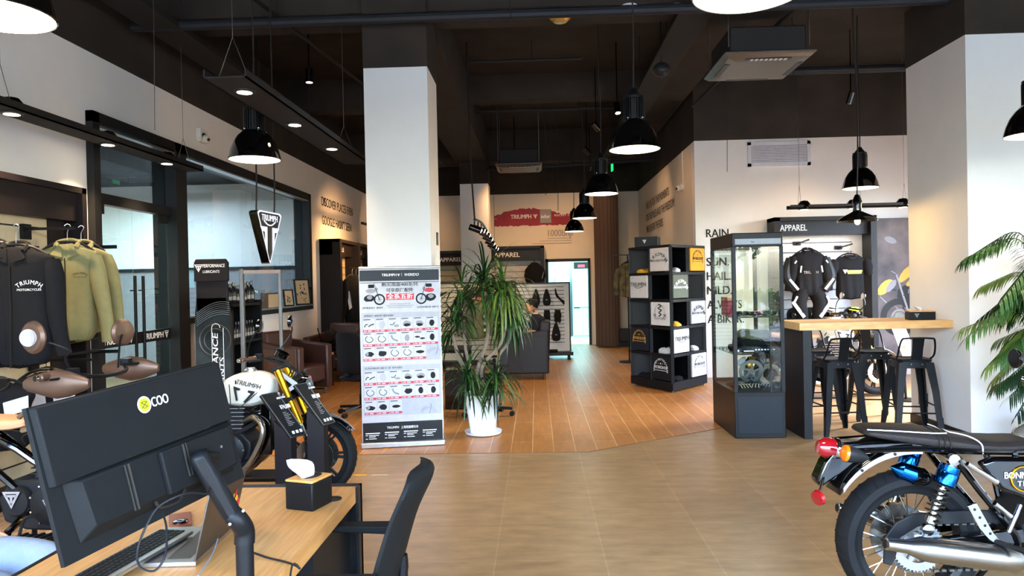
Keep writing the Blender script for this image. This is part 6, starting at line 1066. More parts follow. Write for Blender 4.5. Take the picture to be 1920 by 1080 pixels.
# ================================================================ glass display case
x0, x1, y0, y1, zt, zb = 1.945, 2.445, 7.12, 8.0, 2.045, .46
t = thing('display_case', 'tall dark framed glass display case with gloves and parts inside, left of the bar', 'display case', ((x0 + x1) / 2, (y0 + y1) / 2, 0)); b = MB('satin_dark')
b.bx(x0, x1, y0, y1, .0, zb); b.build('base_cabinet', t, bevel=.008); b = MB('satin_dark'); b.bx(x0, x1, y0, y1, zt - .14, zt); b.build('top_hood', t, bevel=.008); b = MB('satin_dark')
for x in (x0, x1 - .035):
    for y in (y0, y1 - .035): b.bx(x, x + .035, y, y + .035, zb, zt - .14)
b.bx(x0, x1, y1 - .02, y1, zb, zb + .03); b.bx(x0 + .36, x0 + .375, y0 + .01, y0 + .03, zb, zt - .14); b.build('frame', t, smooth=False)
b = MB('cord_grey'); b.bx(x0 + .03, x1 - .02, y0 - .004, y0, zt - .115, zt - .06); b.m('slat_line').text('1m', .03, basis((x0 + .2, y0 - .006, zt - .1), (1, 0, 0), (0, 0, 1))); b.build('light_strip', t, smooth=False)
b = MB('header_grey'); b.bx(x0 + .03, x1 - .03, y0 - .004, y0, .05, zb - .04); b.build('door', t, bevel=.003)
for a in (((x0 + .02, y0 + .006), (x1 - .02, y0 + .006)), ((x0 + .006, y0 + .02), (x0 + .006, y1 - .02)), ((x1 - .006, y0 + .02), (x1 - .006, y1 - .02)), ((x0 + .02, y1 - .006), (x1 - .02, y1 - .006))): b = MB('glass_case'); (p, q), (r, s) = a; b.add([(p, q, zb), (r, s, zb), (r, s, zt - .14), (p, q, zt - .14)], [(0, 1, 2, 3)]); b.build('pane', t, smooth=False)
for z in (.83, 1.2): b = MB('glass_case'); b.bx(x0 + .01, x1 - .01, y0 + .02, y1 - .02, z, z + .008); b.m('duct_black').bx(x0 + .01, x1 - .01, y0 + .02, y0 + .024, z, z + .008); b.build('glass_shelf', t, smooth=False)
light('AREA', 'case_strip_light', ((x0 + x1) / 2, (y0 + y1) / 2, zt - .16), 7, 'f4fbff', .4, .7, aim=((x0 + x1) / 2, (y0 + y1) / 2, 0))
def glove(name, label, c, rz, m, s=1., seam=None, group=None, rx=0):
    M = T(*c) @ Matrix.Rotation(R(rz), 4, 'Z') @ Matrix.Rotation(R(rx), 4, 'X'); t = thing(name, label, 'glove', c, group=group); b = MB(m, M)
    b.loft([[(s * w * math.cos(a), y * s, s * (.028 + .026 * math.sin(a))) for a in [2 * PI * k / 12 for k in range(12)]] for y, w in ((-.0, .05), (.03, .046), (.07, .042), (.12, .05), (.2, .06))]); b.build('palm', t)
    for f in range(4): b = MB(m, M); x = (-.037 + .025 * f) * s; L = (.075, .088, .092, .08)[3 - f] * s; b.tube([(x, .01 * s, .03 * s), (x * 1.25, -L * .55, .04 * s), (x * 1.4, -L, .022 * s)], [.0145 * s, .0135 * s, .011 * s], 8, smooth=3); 
    b.tube([(.045 * s, .06 * s, .025 * s), (.075 * s, .02 * s, .025 * s), (.085 * s, -.015 * s, .02 * s)], [.016 * s, .014 * s, .012 * s], 8, smooth=3); b.build('finger', t)
    if seam: b = MB(seam, M); [b.tube([((-.037 + .025 * f) * s, .0, .055 * s), ((-.042 + .027 * f) * s, -.045 * s, .057 * s), ((-.046 + .03 * f) * s, -.085 * s, .034 * s)], .0045 * s, 5, smooth=3) for f in range(4)]; b.build('seam', t)
cz = zb + .002
glove('riding_glove', 'black glove with pale finger seams at the bottom left of the glass case', (2.06, 7.25, cz), 12, 'fabric_black', 1.1, 'slat_beige'); glove('riding_glove', 'black glove with pale seams just right of the leftmost one in the case', (2.19, 7.27, cz), -22, 'fabric_black', 1.05, 'slat_beige'); glove('riding_glove', 'dark glove at the bottom right of the glass case', (2.34, 7.32, cz), -40, 'satin_dark', 1.0, 'cord_grey')
for i in range(6): glove('riding_glove', ('dark', 'green edged', 'plain black', 'red cuffed', 'short', 'thick')[i] + ' glove in the row on the upper glass shelf', (2.03 + .068 * i, 7.24 + .05 * (i % 2), 1.21), 10 * (i % 3) - 12, ('fabric_black', 'leaf_dark', 'fabric_black', 'mural_red', 'satin_dark', 'fabric_black')[i], .85)
t = thing('brake_disc', 'round polished brake disc standing at the bottom of the glass case', 'part', (2.2, 7.5, .5)); M = basis((2.2, 7.42, .63), (1, 0, 0), (0, -.25, 1)); b = MB('alu', M); b.lathe([(.09, -.004), (.125, -.004), (.125, .004), (.09, .004), (.09, -.004)], 40, cap=False); b.build('rotor', t); b = MB('alu', M); b.lathe([(.0, -.006), (.03, -.006), (.03, .008), (0, .008)], 20)
for k in range(5): a = 2 * PI * k / 5; b.bar((.025 * math.cos(a), .025 * math.sin(a), 0), (.095 * math.cos(a + .3), .095 * math.sin(a + .3), 0), .02, .007)
b.build('carrier', t); b = MB('satin_dark'); b.lath((2.2, 7.48, .46), (2.2, 7.46, .56), [(.08, 0), (.05, .4), (.015, 1)]); b.build('stand', t)
b = MB('brown_seat'); b.lath((2.18, 7.55, .7), (2.36, 7.5, .68), [(.03, 0), (.07, .1), (.075, .6), (.06, .8), (.03, 1)], 18); b.m('trim_gold').lath((2.2, 7.52, .7), (2.26, 7.5, .69), [(.078, 0), (.078, 1)], 18); b.m('tshirt_white').lath((2.1, 7.58, .71), (2.18, 7.55, .7), [(.01, 0), (.06, .6), (.07, 1)], 18); b.build('exhaust_part', label='leather wrapped round part above the brake disc in the case', cat='part')
for i, (z, h, w, m, lb) in enumerate(((.84, .06, .44, 'tshirt_navy', 'dark blue folded jacket with checked trim on the middle glass shelf'), (.9, .07, .38, 'fabric_black', 'black folded jacket on top of the dark blue one'), (.97, .08, .32, 'fabric_dark_olive', 'rolled dark camouflage bag topmost on the middle glass shelf'))):
    b = MB(m, T(2.2 + .02 * i, 7.45, z)); N = 20; b.loft([[(w / 2 * k * (abs(math.cos(a)) ** .6) * (1 if math.cos(a) > 0 else -1), .2 * k * math.sin(a), zz + .01 * math.sin(3 * a + i) * (zz > .01)) for a in [2 * PI * j / N for j in range(N)]] for zz, k in ((0, .92), (h * .3, 1), (h * .8, .98), (h, .8))])
    if i == 0:
        for k in range(14): b.m('text_white' if k % 2 else 'ink'); b.bx(-.02 + .015 * k, -.005 + .015 * k, -.204, -.198, .012 + .012 * (k % 2), .024 + .012 * (k % 2))
        b.m('text_white').bx(-.18, -.165, -.2, -.196, .01, .03); b.bx(-.12, -.02, -.205, -.2, .012, .022)
    b.build('folded_jacket', label=lb, cat='jacket')
b = MB('mural_red'); b.bx(1.99, 2.08, 7.5, 7.75, 1.21, 1.36); b.m('tan_leather').bx(1.99, 2.08, 7.5, 7.75, 1.36, 1.4); b.build('parcel_box', label='red box at the left side of the upper glass shelf', cat='box', bevel=.004)
b = MB('copper'); b.bx(2.32, 2.42, 7.6, 7.85, .84, .93); b.build('parcel_box', label='small reddish box at the right rear of the middle glass shelf', cat='box', bevel=.004)
# ================================================================ bar counter, stools
t = thing('bar_counter', 'high wooden topped bar counter fixed between dark end panel and white pier', 'counter', (3.3, 7.3, 0)); b = MB('wood_bar'); b.bx(2.56, 4.034, 7.03, 7.62, 1.07, 1.145); b.bx(4.034, 4.16, 6.66, 6.765, 1.07, 1.145) if 0 else None; b.build('countertop', t, bevel=.003)
b = MB('header_dark'); b.bx(2.6, 2.67, 7.06, 7.6, 0, 1.07); b.m('satin_dark').bx(2.6, 2.68, 7.05, 7.06, 0, 1.07); b.build('end_panel', t, smooth=False)
def make_stool():
    t = thing('bar_stool', 'black metal bar stool', 'bar stool', local=True, group='black metal bar stools'); h = .76
    b = MB('metal_black'); 
    def sq(r, z): return [(r * (abs(math.cos(a)) ** .35) * (1 if math.cos(a) > 0 else -1), r * (abs(math.sin(a)) ** .35) * (1 if math.sin(a) > 0 else -1), z) for a in [2 * PI * (k + .5) / 24 for k in range(24)]]
    b.loft([sq(.15, h - .02), sq(.158, h - .015), sq(.16, h), sq(.145, h + .006), sq(.12, h - .002), sq(.01, h - .004)]); b.build('seat', t); b = MB('metal_black'); b.loft([sq(.15, h - .02), sq(.165, h - .08), sq(.16, h - .085)], cap=False)
    b.m('alu')
    for s in (-1, 1):
        for q in (-.05, .05): b.sph((q, s * .16, h - .045), .006, 8, 6)
    b.build('seat_skirt', t)
    for sx in (-1, 1):
        for sy in (-1, 1): b = MB('metal_black'); b.loft([[(sx * (r - w * i), sy * (r - w * j), z) for i, j in ((0, 0), (1, 0), (1, .3), (.3, .3), (.3, 1), (0, 1))][::sx * sy] for r, w, z in ((.225, .035, 0), (.21, .05, .15), (.19, .062, .45), (.157, .075, h - .03))]); b.m('slat_line').bar((sx * .226, sy * .2, .02), (sx * .214, sy * .19, .2), .004, .02); b.build('leg', t, smooth=False)
    for z, r in ((.24, .2), (.3, .195)): 
        b = MB('metal_black')
        if z < .27: b.cyl((-r, -r + .01, z), (r, -r + .01, z), .008, n=8); b.cyl((-r, r - .01, z), (r, r - .01, z), .008, n=8)
        else: b.cyl((-r + .01, -r, z), (-r + .01, r, z), .008, n=8); b.cyl((r - .01, -r, z), (r - .01, r, z), .008, n=8)
        b.build('footrest', t)
    b = MB('metal_black'); b.tube([(-.15, -.04, h - .01), (-.165, -.14, h + .05), (-.15, -.2, h + .19), (-.1, -.215, h + .215), (.1, -.215, h + .215), (.15, -.2, h + .19), (.165, -.14, h + .05), (.15, -.04, h - .01)], .0095, 8, smooth=4); b.loft([[(-.05, -.155, h - .02), (.05, -.155, h - .02), (.05, -.15, h - .02), (-.05, -.15, h - .02)], [(-.05, -.185, h + .1), (.05, -.185, h + .1), (.05, -.18, h + .1), (-.05, -.18, h + .1)], [(-.055, -.217, h + .215), (.055, -.217, h + .215), (.055, -.21, h + .215), (-.055, -.21, h + .215)]]); b.build('backrest', t); return t
for n, ((x, y, rz), lb) in enumerate((((3.02, 7.33, 5), 'black metal stool nearest the dark end panel of the bar, front side'), ((3.73, 7.24, -8), 'black metal stool nearest the pier, front side of the bar'), ((3.15, 8.2, 180), 'black metal stool on the far side of the bar at left'), ((3.72, 8.05, 172), 'black metal stool on the far side of the bar near the pier'))):
    st = make_stool() if n == 0 else dup(st0); st0 = st if n == 0 else st0; place(st, (x, y, 0), rz); st['label'] = lb
def tissue_box(label, c, rz, d=(.13, .12, .12), wood='bamboo', side='plastic_black', logo=False, s=1.):
    t = thing('tissue_box', label, 'tissue box', c, rz, local=True); w, l, h = d; b = MB(side); b.bx(-w / 2, w / 2, -l / 2, l / 2, 0, h - .01); b.build('box_body', t, bevel=.006 * s); b = MB(wood); b.bx(-w / 2, w / 2, -l / 2, l / 2, h - .01, h); b.m('slat_line').lathe([(0, 0), (.035, 0)], 24, T(.005, .01, h + .0004) @ Matrix.Scale(1.4, 4, (0, 1, 0)), cap=False); b.build('lid', t, bevel=.004 * s)
    if logo: b = MB('text_grey'); triumph_badge(b, basis((-w * .22, -l / 2 - .001, h * .5), (1, 0, 0), (0, 0, 1)), .045, 'text_grey'); b.build('badge', t, smooth=False)
    b = MB('white_plain'); rn = random.Random(3); b.loft([[(.012 * math.cos(a) * k + dx + .004 * math.sin(3 * a), .03 * math.sin(a) * k + dy, z) for a in [2 * PI * i / 12 for i in range(12)]] for z, k, dx, dy in ((h - .02, .8, 0, 0), (h + .01 * s, 1.5, -.006 * s, 0), (h + .03 * s, 2.2, -.022 * s, .0), (h + .045 * s, 2.3, -.036 * s, -.004), (h + .055 * s, .5, -.075 * s, -.01))], cap=False); b.build('tissue', t, sub=1); return t
tissue_box('long black tissue box with wooden lid on the right end of the bar counter', (3.82, 7.22, 1.145), -8, (.24, .13, .09), logo=True, s=.8)
b = MB('gloss_black'); b.bx(4.02, 4.034, 7.5, 7.66, .22, .36); b.m('alu_dark').bx(4.018, 4.021, 7.53, 7.57, .27, .31); b.bx(4.018, 4.021, 7.59, 7.63, .27, .31); b.build('wall_socket', label='black double wall socket low on the side of the pier behind the stools', cat='socket', bevel=.003)
b = MB('gloss_black'); b.bx(-1.072, -1.06, 7.62, 7.72, 2.02, 2.16); b.m('cord_grey').bx(-1.06, -1.058, 7.64, 7.7, 2.07, 2.14); b.build('wall_controller', label='black control panel on the side of the near white pillar', cat='controller', bevel=.003)
# ================================================================ right apparel bay and poster
bay('grey framed apparel bay on the right white wall holding suit, shirt and helmet', 3.72, 5.29, 11.55, 2.53, .35, 'APPAREL', 'slat_grey', 'header_grey', tx=.03, ts=.14, tw=.42, ns=14, zb=.1, hh=.22)
light('AREA', 'bay_strip_light', (4.5, 11.28, 2.2), 5, 'ffeccf', 1.2, .05, aim=(4.5, 11.5, 1.2))
t = thing('wall_poster', 'grey poster of a yellow motorcycle on the wall right of the apparel bay', 'poster', (5.75, 11.5, 0)); M = basis((5.34, 11.5, .3), (1, 0, 0), (0, 0, 1)); b = MB('poster_bg', M); b.bx(0, 1.2, 0, 2.2, -.03, 0); b.build('poster_sheet', t, smooth=False)
b = MB('gold', M); rn = random.Random(6); 
def pb(x, y, rx, ry, m, n=12, tw=0, j=.12, l=1): b.m(m); b.add([(x + rx * math.cos(a) * math.cos(tw) * (1 + rn.uniform(-j, j)) - ry * math.sin(a) * math.sin(tw), y + ry * math.sin(a) * math.cos(tw) + rx * math.cos(a) * math.sin(tw), .002 + .001 * l) for a in [2 * PI * k / n for k in range(n)]], [tuple(range(n))])
b.m('satin_dark').lathe([(.2, 0), (.3, 0)], 36, T(.42, .62, .002), cap=False); b.m('alu_dark').lathe([(.0, 0), (.08, 0)], 20, T(.42, .62, .002), cap=False); b.lathe([(.1, 0), (.13, 0)], 24, T(.42, .62, .0022), cap=False)
pb(.2, 1.1, .16, .08, 'text_gold', tw=.8); pb(.3, 1.12, .12, .05, 'print_grey', tw=.9, l=2); pb(.55, 1.32, .2, .07, 'text_gold', tw=.8, l=2); pb(.68, 1.2, .16, .06, 'text_gold', tw=.5, l=3); pb(.6, .95, .22, .2, 'satin_dark', l=1); pb(.72, .62, .14, .18, 'satin_dark', l=1); pb(.58, .66, .05, .09, 'text_gold', l=3); pb(.3, 1.85, .1, .05, 'print_grey', l=1, tw=-.4)
b.m('print_grey').bar((.38, 1.3, .006), (.62, .5, .006), .03, .004); b.bar((.12, .95, .006), (.22, .85, .006), .02, .004)
for k in range(14): x, y = rn.uniform(.3, .85), rn.uniform(.4, 1.5); b.m(rn.choice(('print_grey', 'satin_dark', 'vent_dark'))).bar((x, y, .007), (x + rn.uniform(-.1, .1), y + rn.uniform(-.1, .12), .007), .014, .003)
b.build('printed_motorcycle', t, smooth=False)
def dsuit(b, h, w):
    b.m('text_grey').text('TRIUMPH', .06, basis((0, -.115, -.36), (1, 0, 0), (0, 0, 1)), width=.22)
    b.m('tshirt_white')
    for s in (-1, 1):
        Z = lambda *p: [tuple(q) for q in p]
        for a, c, w_ in (((s * .15, -.24), (s * .165, -.34), .02), ((s * .22, -.16), (s * .25, -.2), .02), ((s * .33, -.44), (s * .2, -.6), .035), ((s * .29, -.78), (s * .12, -1.02), .05), ((s * .22, -.7), (s * .26, -.78), .03)): b.bar((a[0], -.14, a[1]), (c[0], -.14, c[1]), w_, .006, up=(0, 1, 0))
t = garment('riding_suit', 'black one piece riding suit with white flashes hanging on the right apparel bay', 'riding suit', (4.17, 11.05, 2.0), 0, 'fabric_black', .25, .72, .62, 'jacket', decor=dsuit, seed=81, dp=.12, sw=.085)
b = MB('fabric_black'); 
for s in (-1, 1): b.tube([(s * .1, 0, -.62), (s * .16, -.04, -.8), (s * .12, -.05, -.98), (s * .1, 0, -1.16)], [.12, .11, .09, .07], 12, smooth=4)
b.build('trouser_leg', t)
for s in (-1, 1): b = MB('satin_dark'); b.tube([(s * .28, 0, -.12), (s * .34, -.03, -.4), (s * .22, -.06, -.62)], [.05, .075, .06], 10, smooth=4); b.build('armour_panel', t)
def dtee(b, h, w): M = basis((.01, -.1, -.24), (1, 0, 0), (0, 0, 1)); b.m('neon').add([(-.1, 0, 0), (.14, 0, 0), (.12, -.055, 0), (-.08, -.055, 0)], [(0, 3, 2, 1)], M); b.m('text_white').text('PERFORMANCE', .03, M @ T(.02, -.03, .002), width=.18, shear=.2); triumph_badge(b, M @ T(-.12, -.02, .002), .07)
garment('hanging_shirt', 'black T-shirt with neon yellow chest print on the right apparel bay', 'shirt', (4.82, 11.1, 1.92), 0, 'fabric_black', .24, .7, .3, 'tee', decor=dtee, seed=82, sw=.085)
for x in (4.17, 4.82): b = MB('metal_black'); b.bar((x, 11.5, 2.12 if x < 4.5 else 2.04), (x, 11.0, 2.16 if x < 4.5 else 2.08), .02); b.box((x, 11.5, 2.13 if x < 4.5 else 2.05), (.12, .02, .06)); b.build('wall_hook', label='black wall hook holding the ' + ('riding suit' if x < 4.5 else 'black T-shirt') + ' on the right apparel bay', cat='hook')
b = MB('wood_bar'); b.bx(3.85, 5.15, 10.95, 11.4, .84, .88); b.m('satin_dark').bx(3.85, 3.9, 10.95, 11.4, 0, .84); b.bx(5.1, 5.15, 10.95, 11.4, 0, .84); b.build('display_shelf', label='shelf below the riding suit holding helmets', cat='shelf')
def helmet(label, c, rz, m, acc):
    t = thing('helmet', label, 'helmet', c, rz, local=True); b = MB(m); n = 24; b.loft([[(r * math.cos(a) * 1.0, r * math.sin(a) * 1.12, z) for a in [2 * PI * k / n for k in range(n)]] for z, r in ((0, .09), (.02, .105), (.08, .125), (.14, .128), (.19, .112), (.225, .08), (.24, .04), (.243, .005))]); s_ = b.build('helmet_shell', t); b = MB('gloss_black'); b.lathe([(.131, -.035), (.133, 0), (.128, .035)], 24, T(0, 0, .13) @ Matrix.Scale(1.12, 4, (0, 1, 0)), a0=205, a1=335, cap=False); b.build('visor', t)
    b = MB(acc)
    for k, (z, r) in enumerate(((.05, .121), (.185, .118), (.215, .095), (.09, .131))): b.lathe([(r, -.008), (r, .01)], 20, T(0, 0, z) @ rotm(12 - 8 * k, 10) @ Matrix.Scale(1.12, 4, (0, 1, 0)), a0=190 + 12 * k, a1=330 - 20 * (k % 2), cap=False)
    b.build('stripe', s_); return t
helmet('black and neon yellow helmet below the T-shirt on the right apparel bay', (4.85, 11.1, .88), 20, 'gloss_black', 'neon'); helmet('white patterned helmet left of the neon one', (4.55, 11.12, .88), -20, 'white_gloss', 'ink')
for i, (x, z) in enumerate(((4.0, .88), (4.25, .88))): helmet(('dark open helmet under the riding suit, leftmost', 'dark helmet under the riding suit, beside the white one')[i], (x, 11.15, z), 30 * i, 'satin_dark', 'leaf_dark')
b = MB('paper', T(4.55, 9.0, 0)); b.loft([[(0, 0, .55), (.22, .1, .55), (.22, .12, .57), (0, .02, .57)], [(-.1, .12, .98), (.12, .22, .98), (.12, .24, 1.0), (-.1, .14, 1.0)]]); b.m('tan_leather').bx(.0, .06, .06, .09, .62, .7); b.m('metal_black').cyl((.1, .15, 0), (.08, .18, .7), .015); b.lathe([(.15, 0), (.15, .02)], 20, T(.1, .15, 0)); b.build('price_board', label='pale slanted information board behind the right bar stool', cat='sign')
# ================================================================ desk in the foreground
t = thing('desk', 'wooden topped desk with dark metal frame in the foreground', 'desk', (-1.2, 2.0, 0)); X0, X1, Y0, Y1 = -1.6, -.765, .95, 2.99
b = MB('wood_desk'); b.bx(X0 + .012, X1 - .012, Y0, Y1 - .012, .69, .75); dt = b.build('desktop', t, bevel=.002)
b = MB('satin_dark'); b.bx(X0, X1, Y1 - .012, Y1 + .012, .0, .756); b.bx(X1 - .012, X1, Y1 - .05, Y1 + .012, 0, .756); b.bx(X0, X0 + .02, Y0, Y1, .65, .75); b.build('end_frame', t, smooth=False)
b = MB('satin_dark'); b.bx(X1 - .2, X1 - .05, Y1 - .5, Y1 - .02, 0, .68); b.bx(X0 + .1, X0 + .6, Y1 - .45, Y1 - .03, .05, .68); b.build('pedestal', t, smooth=False); b = MB('satin_dark'); b.bx(X0 + .05, X1 - .05, Y0 + .05, Y0 + .1, 0, .69); b.build('leg_panel', t, smooth=False)
b = MB('plastic_black'); b.lathe([(.0, .001), (.028, .001), (.03, .003), (.034, .003), (.034, .0)], 24, T(-.83, 2.8, .75)); b.build('cable_grommet', dt)
tissue_box('black tissue box with bamboo lid and pulled tissue on the desk', (-.9, 2.72, .75), -18, (.125, .13, .115), s=1.1)
# --- monitor seen from behind
MM = T(-1.009, 1.809, 1.189) @ Matrix.Rotation(1.302, 4, 'Z') @ Matrix.Rotation(-.214, 4, 'X') @ Matrix.Rotation(-.06, 4, 'Y'); W, H = .61, .36
t = thing('monitor', 'large black monitor seen from behind on a desk arm', 'monitor', tuple(MM @ Vector((0, 0, -H / 2))))
b = MB('plastic_dark', MM); b.bx(-W / 2, W / 2, 0, .012, -H / 2, H / 2); b.m('gloss_black').bx(-W / 2 + .006, W / 2 - .006, .012, .014, -H / 2 + .006, H / 2 - .006); b.build('screen', t, bevel=.002)
b = MB('plastic_dark', MM); o = [(-W / 2 + .004, H / 2 - .002), (W / 2 - .004, H / 2 - .002), (W / 2 - .006, .0), (-W / 2 + .006, -.005)]; b.loft([[(x, 0, z) for x, z in o], [(x * .985, -.018, z * .97) for x, z in o]][::-1]); b.build('upper_cover', t, bevel=.003)
b = MB('plastic_dark', MM); b.loft([[(x, 0, z) for x, z in ((-.27, 0), (.29, 0), (.27, -.15), (-.26, -.15))], [(x, -.03, z) for x, z in ((-.24, -.01), (.27, -.01), (.23, -.12), (-.23, -.12))]][::-1]); b.bx(-.02, .24, -.045, -.03, -.125, -.012); lc = b.build('lower_cover', t, bevel=.004)
b = MB('alu_dark', MM); b.bar((-.115, -.034, -.012), (-.115, -.034, -.125), .005); b.bar((-.125, -.034, -.012), (-.125, -.034, -.125), .003); b.bar((.05, -.05, -.012), (.05, -.05, -.1), .004); b.bar((.06, -.05, -.012), (.06, -.05, -.1), .003); b.build('rib', lc)
b = MB('slat_line', MM)
for k in range(40): b.bx(-.1 + .0075 * k, -.096 + .0075 * k, -.0195, -.0185, -.001, .003)
b.tube([(-.06, -.031, -.125), (-.05, -.033, -.145), (.01, -.033, -.15), (.04, -.033, -.13)], .004, 6, smooth=4); b.build('vent_slots', t, smooth=False)
b = MB('alu', MM)
for x, z in ((.13, -.1), (.19, -.1), (.13, -.16)): b.cyl((x, -.047, z + .04), (x, -.044, z + .04), .004, n=10)
b.build('screw', t)
Mx = MM @ T(.02, -.0198, .115) @ Matrix.Rotation(PI / 2, 4, 'X'); b = MB('text_white', Mx); b.lathe([(0, 0), (.022, 0)], 28, T(-.03, 0, 0), cap=False); b.m('neon').lathe([(0, 0.0004), (.0175, 0.0004)], 28, T(-.03, 0, 0), cap=False); b.m('leaf').bar((-.04, -.008, .0006), (-.02, .008, .0006), .002, .001); b.bar((-.04, .008, .0006), (-.02, -.008, .0006), .002, .001); b.torus(.009, .001, T(-.03, 0, .0006), n=20, m=4); b.m('text_white').text('COO', .036, T(.022, -.012, .0003), width=.058); b.build('sticker', t, smooth=False)
# --- arm
t = thing('monitor_stand', 'black pole mounted monitor arm clamped to the near edge of the desk', 'monitor arm', (-.8, 1.93, .75)); vc = MM @ Vector((.13, -.045, -.075)); jt = P(437, 968, Y=1.88); jt2 = P(372, 855, Y=1.84); pb_ = P(458, 1040, Y=1.9)
b = MB('plastic_black'); b.cyl(vc, vc + (MM.to_3x3() @ Vector((0, -.012, 0))), .028, n=20); b.cyl(vc, vc + (MM.to_3x3() @ Vector((0, -.035, 0))), .013, n=16); b.cyl(vc + (MM.to_3x3() @ Vector((0, -.03, .0))), jt2, .014, n=12); b.build('mount_head', t)
b = MB('plastic_black'); d = (jt - jt2).normalized(); b.bar(jt2 - d * .012, jt + d * .005, .05, .05); b.build('spring_arm', t, bevel=.016)
b = MB('plastic_black'); base = P(460, 1080, Y=1.9); px_ = base.x; b.tube([jt - d * .005, jt + Vector((.015, 0, -.012)), Vector((px_, 1.9, jt.z - .045)), Vector((px_, 1.9, jt.z - .08))], .027, 16, smooth=4); b.cyl((px_, 1.9, jt.z - .078), (px_, 1.9, .752), .0235, n=20); b.lathe([(.045, 0), (.045, .03), (.03, .035)], 24, T(px_, 1.9, .75)); b.build('pole', t)
b = MB('alu_dark'); b.cyl(P(456, 958, Y=1.85), P(456, 958, Y=1.845), .004, n=12); b.cyl(P(431, 983, Y=1.85), P(431, 983, Y=1.845), .004, n=12); b.build('screw', t)
# --- keyboard, laptop, phone, cables
def onz(px, py, z=.75): return P(px, py, Z=z)
KA, KB, KC, KD = onz(297, 990, .785), onz(318, 990, .785), onz(200, 1092, .785), onz(108, 1092, .785)
t = thing('keyboard', 'thin silver keyboard tray with dark keys in front of the monitor', 'keyboard', tuple((KA + KC) / 2)); u = (KD - KA).normalized(); v = (KC - KD).normalized(); b = MB('alu'); KAw = KA + v * .0; Lk = (KD - KA).length; Wk = .13
M = basis(KA + Vector((0, 0, -.004)), u, v); M = basis(KA + Vector((0, 0, -.004)), u, v); flip = 1 if M.to_3x3().col[2].z > 0 else -1
b = MB('alu', M); b.bx(0, Lk, 0, Wk, -.012 * flip, 0) if flip > 0 else b.bx(0, Lk, 0, Wk, 0, .012); b.build('tray', t, bevel=.003); b = MB('plastic_black', M)
for i in range(int(Lk / .019)):
    for j in range(5): b.bx(.008 + i * .019, .023 + i * .019, .012 + j * .019, .027 + j * .019, 0 if flip > 0 else -.003, .003 if flip > 0 else 0)
b.build('keys', t, smooth=False); b = MB('plastic_black', M)
for x in (.02, Lk - .03): b.bx(x, x + .015, .01, Wk - .01, *((-.033, -.012) if flip > 0 else (.012, .033)))
b.build('foot', t)
t = thing('laptop', 'open silver laptop with a stickered dark lid standing behind the arm', 'laptop', tuple(onz(400, 1000)))
a = onz(367, 1062); c = onz(440, 992); b = MB('alu'); n_ = Vector((-1, 0, 0)); s_ = (c - a).normalized(); p_ = Vector((-s_.y, s_.x, 0)); p_ = p_ if p_.x < 0 else -p_; q = [a, c, c + p_ * .24, a + p_ * .24]; b.loft([[tuple(k + Vector((0, 0, z))) for k in q] for z in (.002, .014)]); b.m('alu_dark').loft([[tuple(k + Vector((0, 0, z))) for k in (a + p_ * .1 + s_ * .03, c + p_ * .1 - s_ * .03, c + p_ * .03 - s_ * .03, a + p_ * .03 + s_ * .03)] for z in (.0145, .015)]); b.build('keyboard_base', t, bevel=.003)
top = Vector((0, 0, .225)) - p_ * .05; q = [a + Vector((0, 0, .014)), c + Vector((0, 0, .014)), c + top, a + top]; b = MB('alu_dark'); b.loft([[tuple(k + p_ * o_) for k in q] for o_ in (0, .006)]); ld = b.build('lid', t, bevel=.002)
M = basis(c + top * .45 - p_ * .0015 - s_ * .08, s_, top); b = MB('yellow_cloth', M); rn = random.Random(12)
for m, x, y, r in (('yellow_cloth', .02, .02, .022), ('tshirt_white', .0, -.01, .016), ('red_ink', .05, .0, .018), ('mural_red', -.03, -.03, .014), ('tshirt_white', .04, -.04, .014), ('red_ink', .01, .05, .012), ('yellow_cloth', -.01, .04, .012)): b.m(m).add([(x + r * rn.uniform(.5, 1.2) * math.cos(k), y + r * rn.uniform(.6, 1.5) * math.sin(k), .0) for k in (0, .9, 1.8, 2.8, 3.9, 5.2)], [tuple(range(6))])
b.build('sticker', ld, smooth=False)
M = basis(onz(335, 978) + Vector((0, 0, .004)), (onz(368, 966) - onz(310, 983)), (onz(300, 965) - onz(345, 995))); 
t = thing('phone', 'reddish brown phone with round black camera lying on the desk', 'phone', tuple(onz(335, 978))); b = MB('copper'); c = onz(338, 978); rz = Matrix.Rotation(R(-62), 4, 'Z'); M = T(c.x, c.y, .751) @ rz; b = MB('copper', M); b.bx(-.08, .08, -.037, .037, 0, .009); b.m('alu').bx(-.081, .081, -.038, .038, .002, .005); b.build('phone_body', t, bevel=.006 * .3); b = MB('gloss_black', M); b.lathe([(.026, 0), (.026, .004), (.022, .005), (0, .005)], 28, T(.04, 0, .009)); b.m('cord_grey').torus(.012, .0015, T(.04, 0, .0142), n=24, m=6); b.build('camera_ring', t)
b = MB('pipe_grey'); pts = [P(*a, Y=y) for a, y in (((395, 905), 1.85), ((388, 925), 1.8), ((350, 925), 1.7), ((300, 948), 1.65), ((275, 985), 1.62), ((258, 1030), 1.6), ((262, 1062), 1.58), ((290, 1070), 1.58), ((310, 1040), 1.6), ((312, 990), 1.65), ((305, 962), 1.7))]; b.tube(pts, .0026, 6, smooth=5); b.build('monitor_cable', label='thin grey cable looping down behind the monitor', cat='cable')
b = MB('duct_black'); b.tube([onz(472, 1035, .76), onz(500, 1045, .755), onz(540, 1055, .755), onz(562, 1066, .755), (-.757, 2.1, .74), (-.755, 2.08, .4), (-.755, 2.08, .0)], .0035, 6, smooth=5); b.m('cord_grey').tube([onz(372, 1080, .76), onz(400, 1035, .76), onz(410, 1000, .78)], .003, 6, smooth=4); b.build('power_cable', label='black cable running over the desk to its right edge', cat='cable')
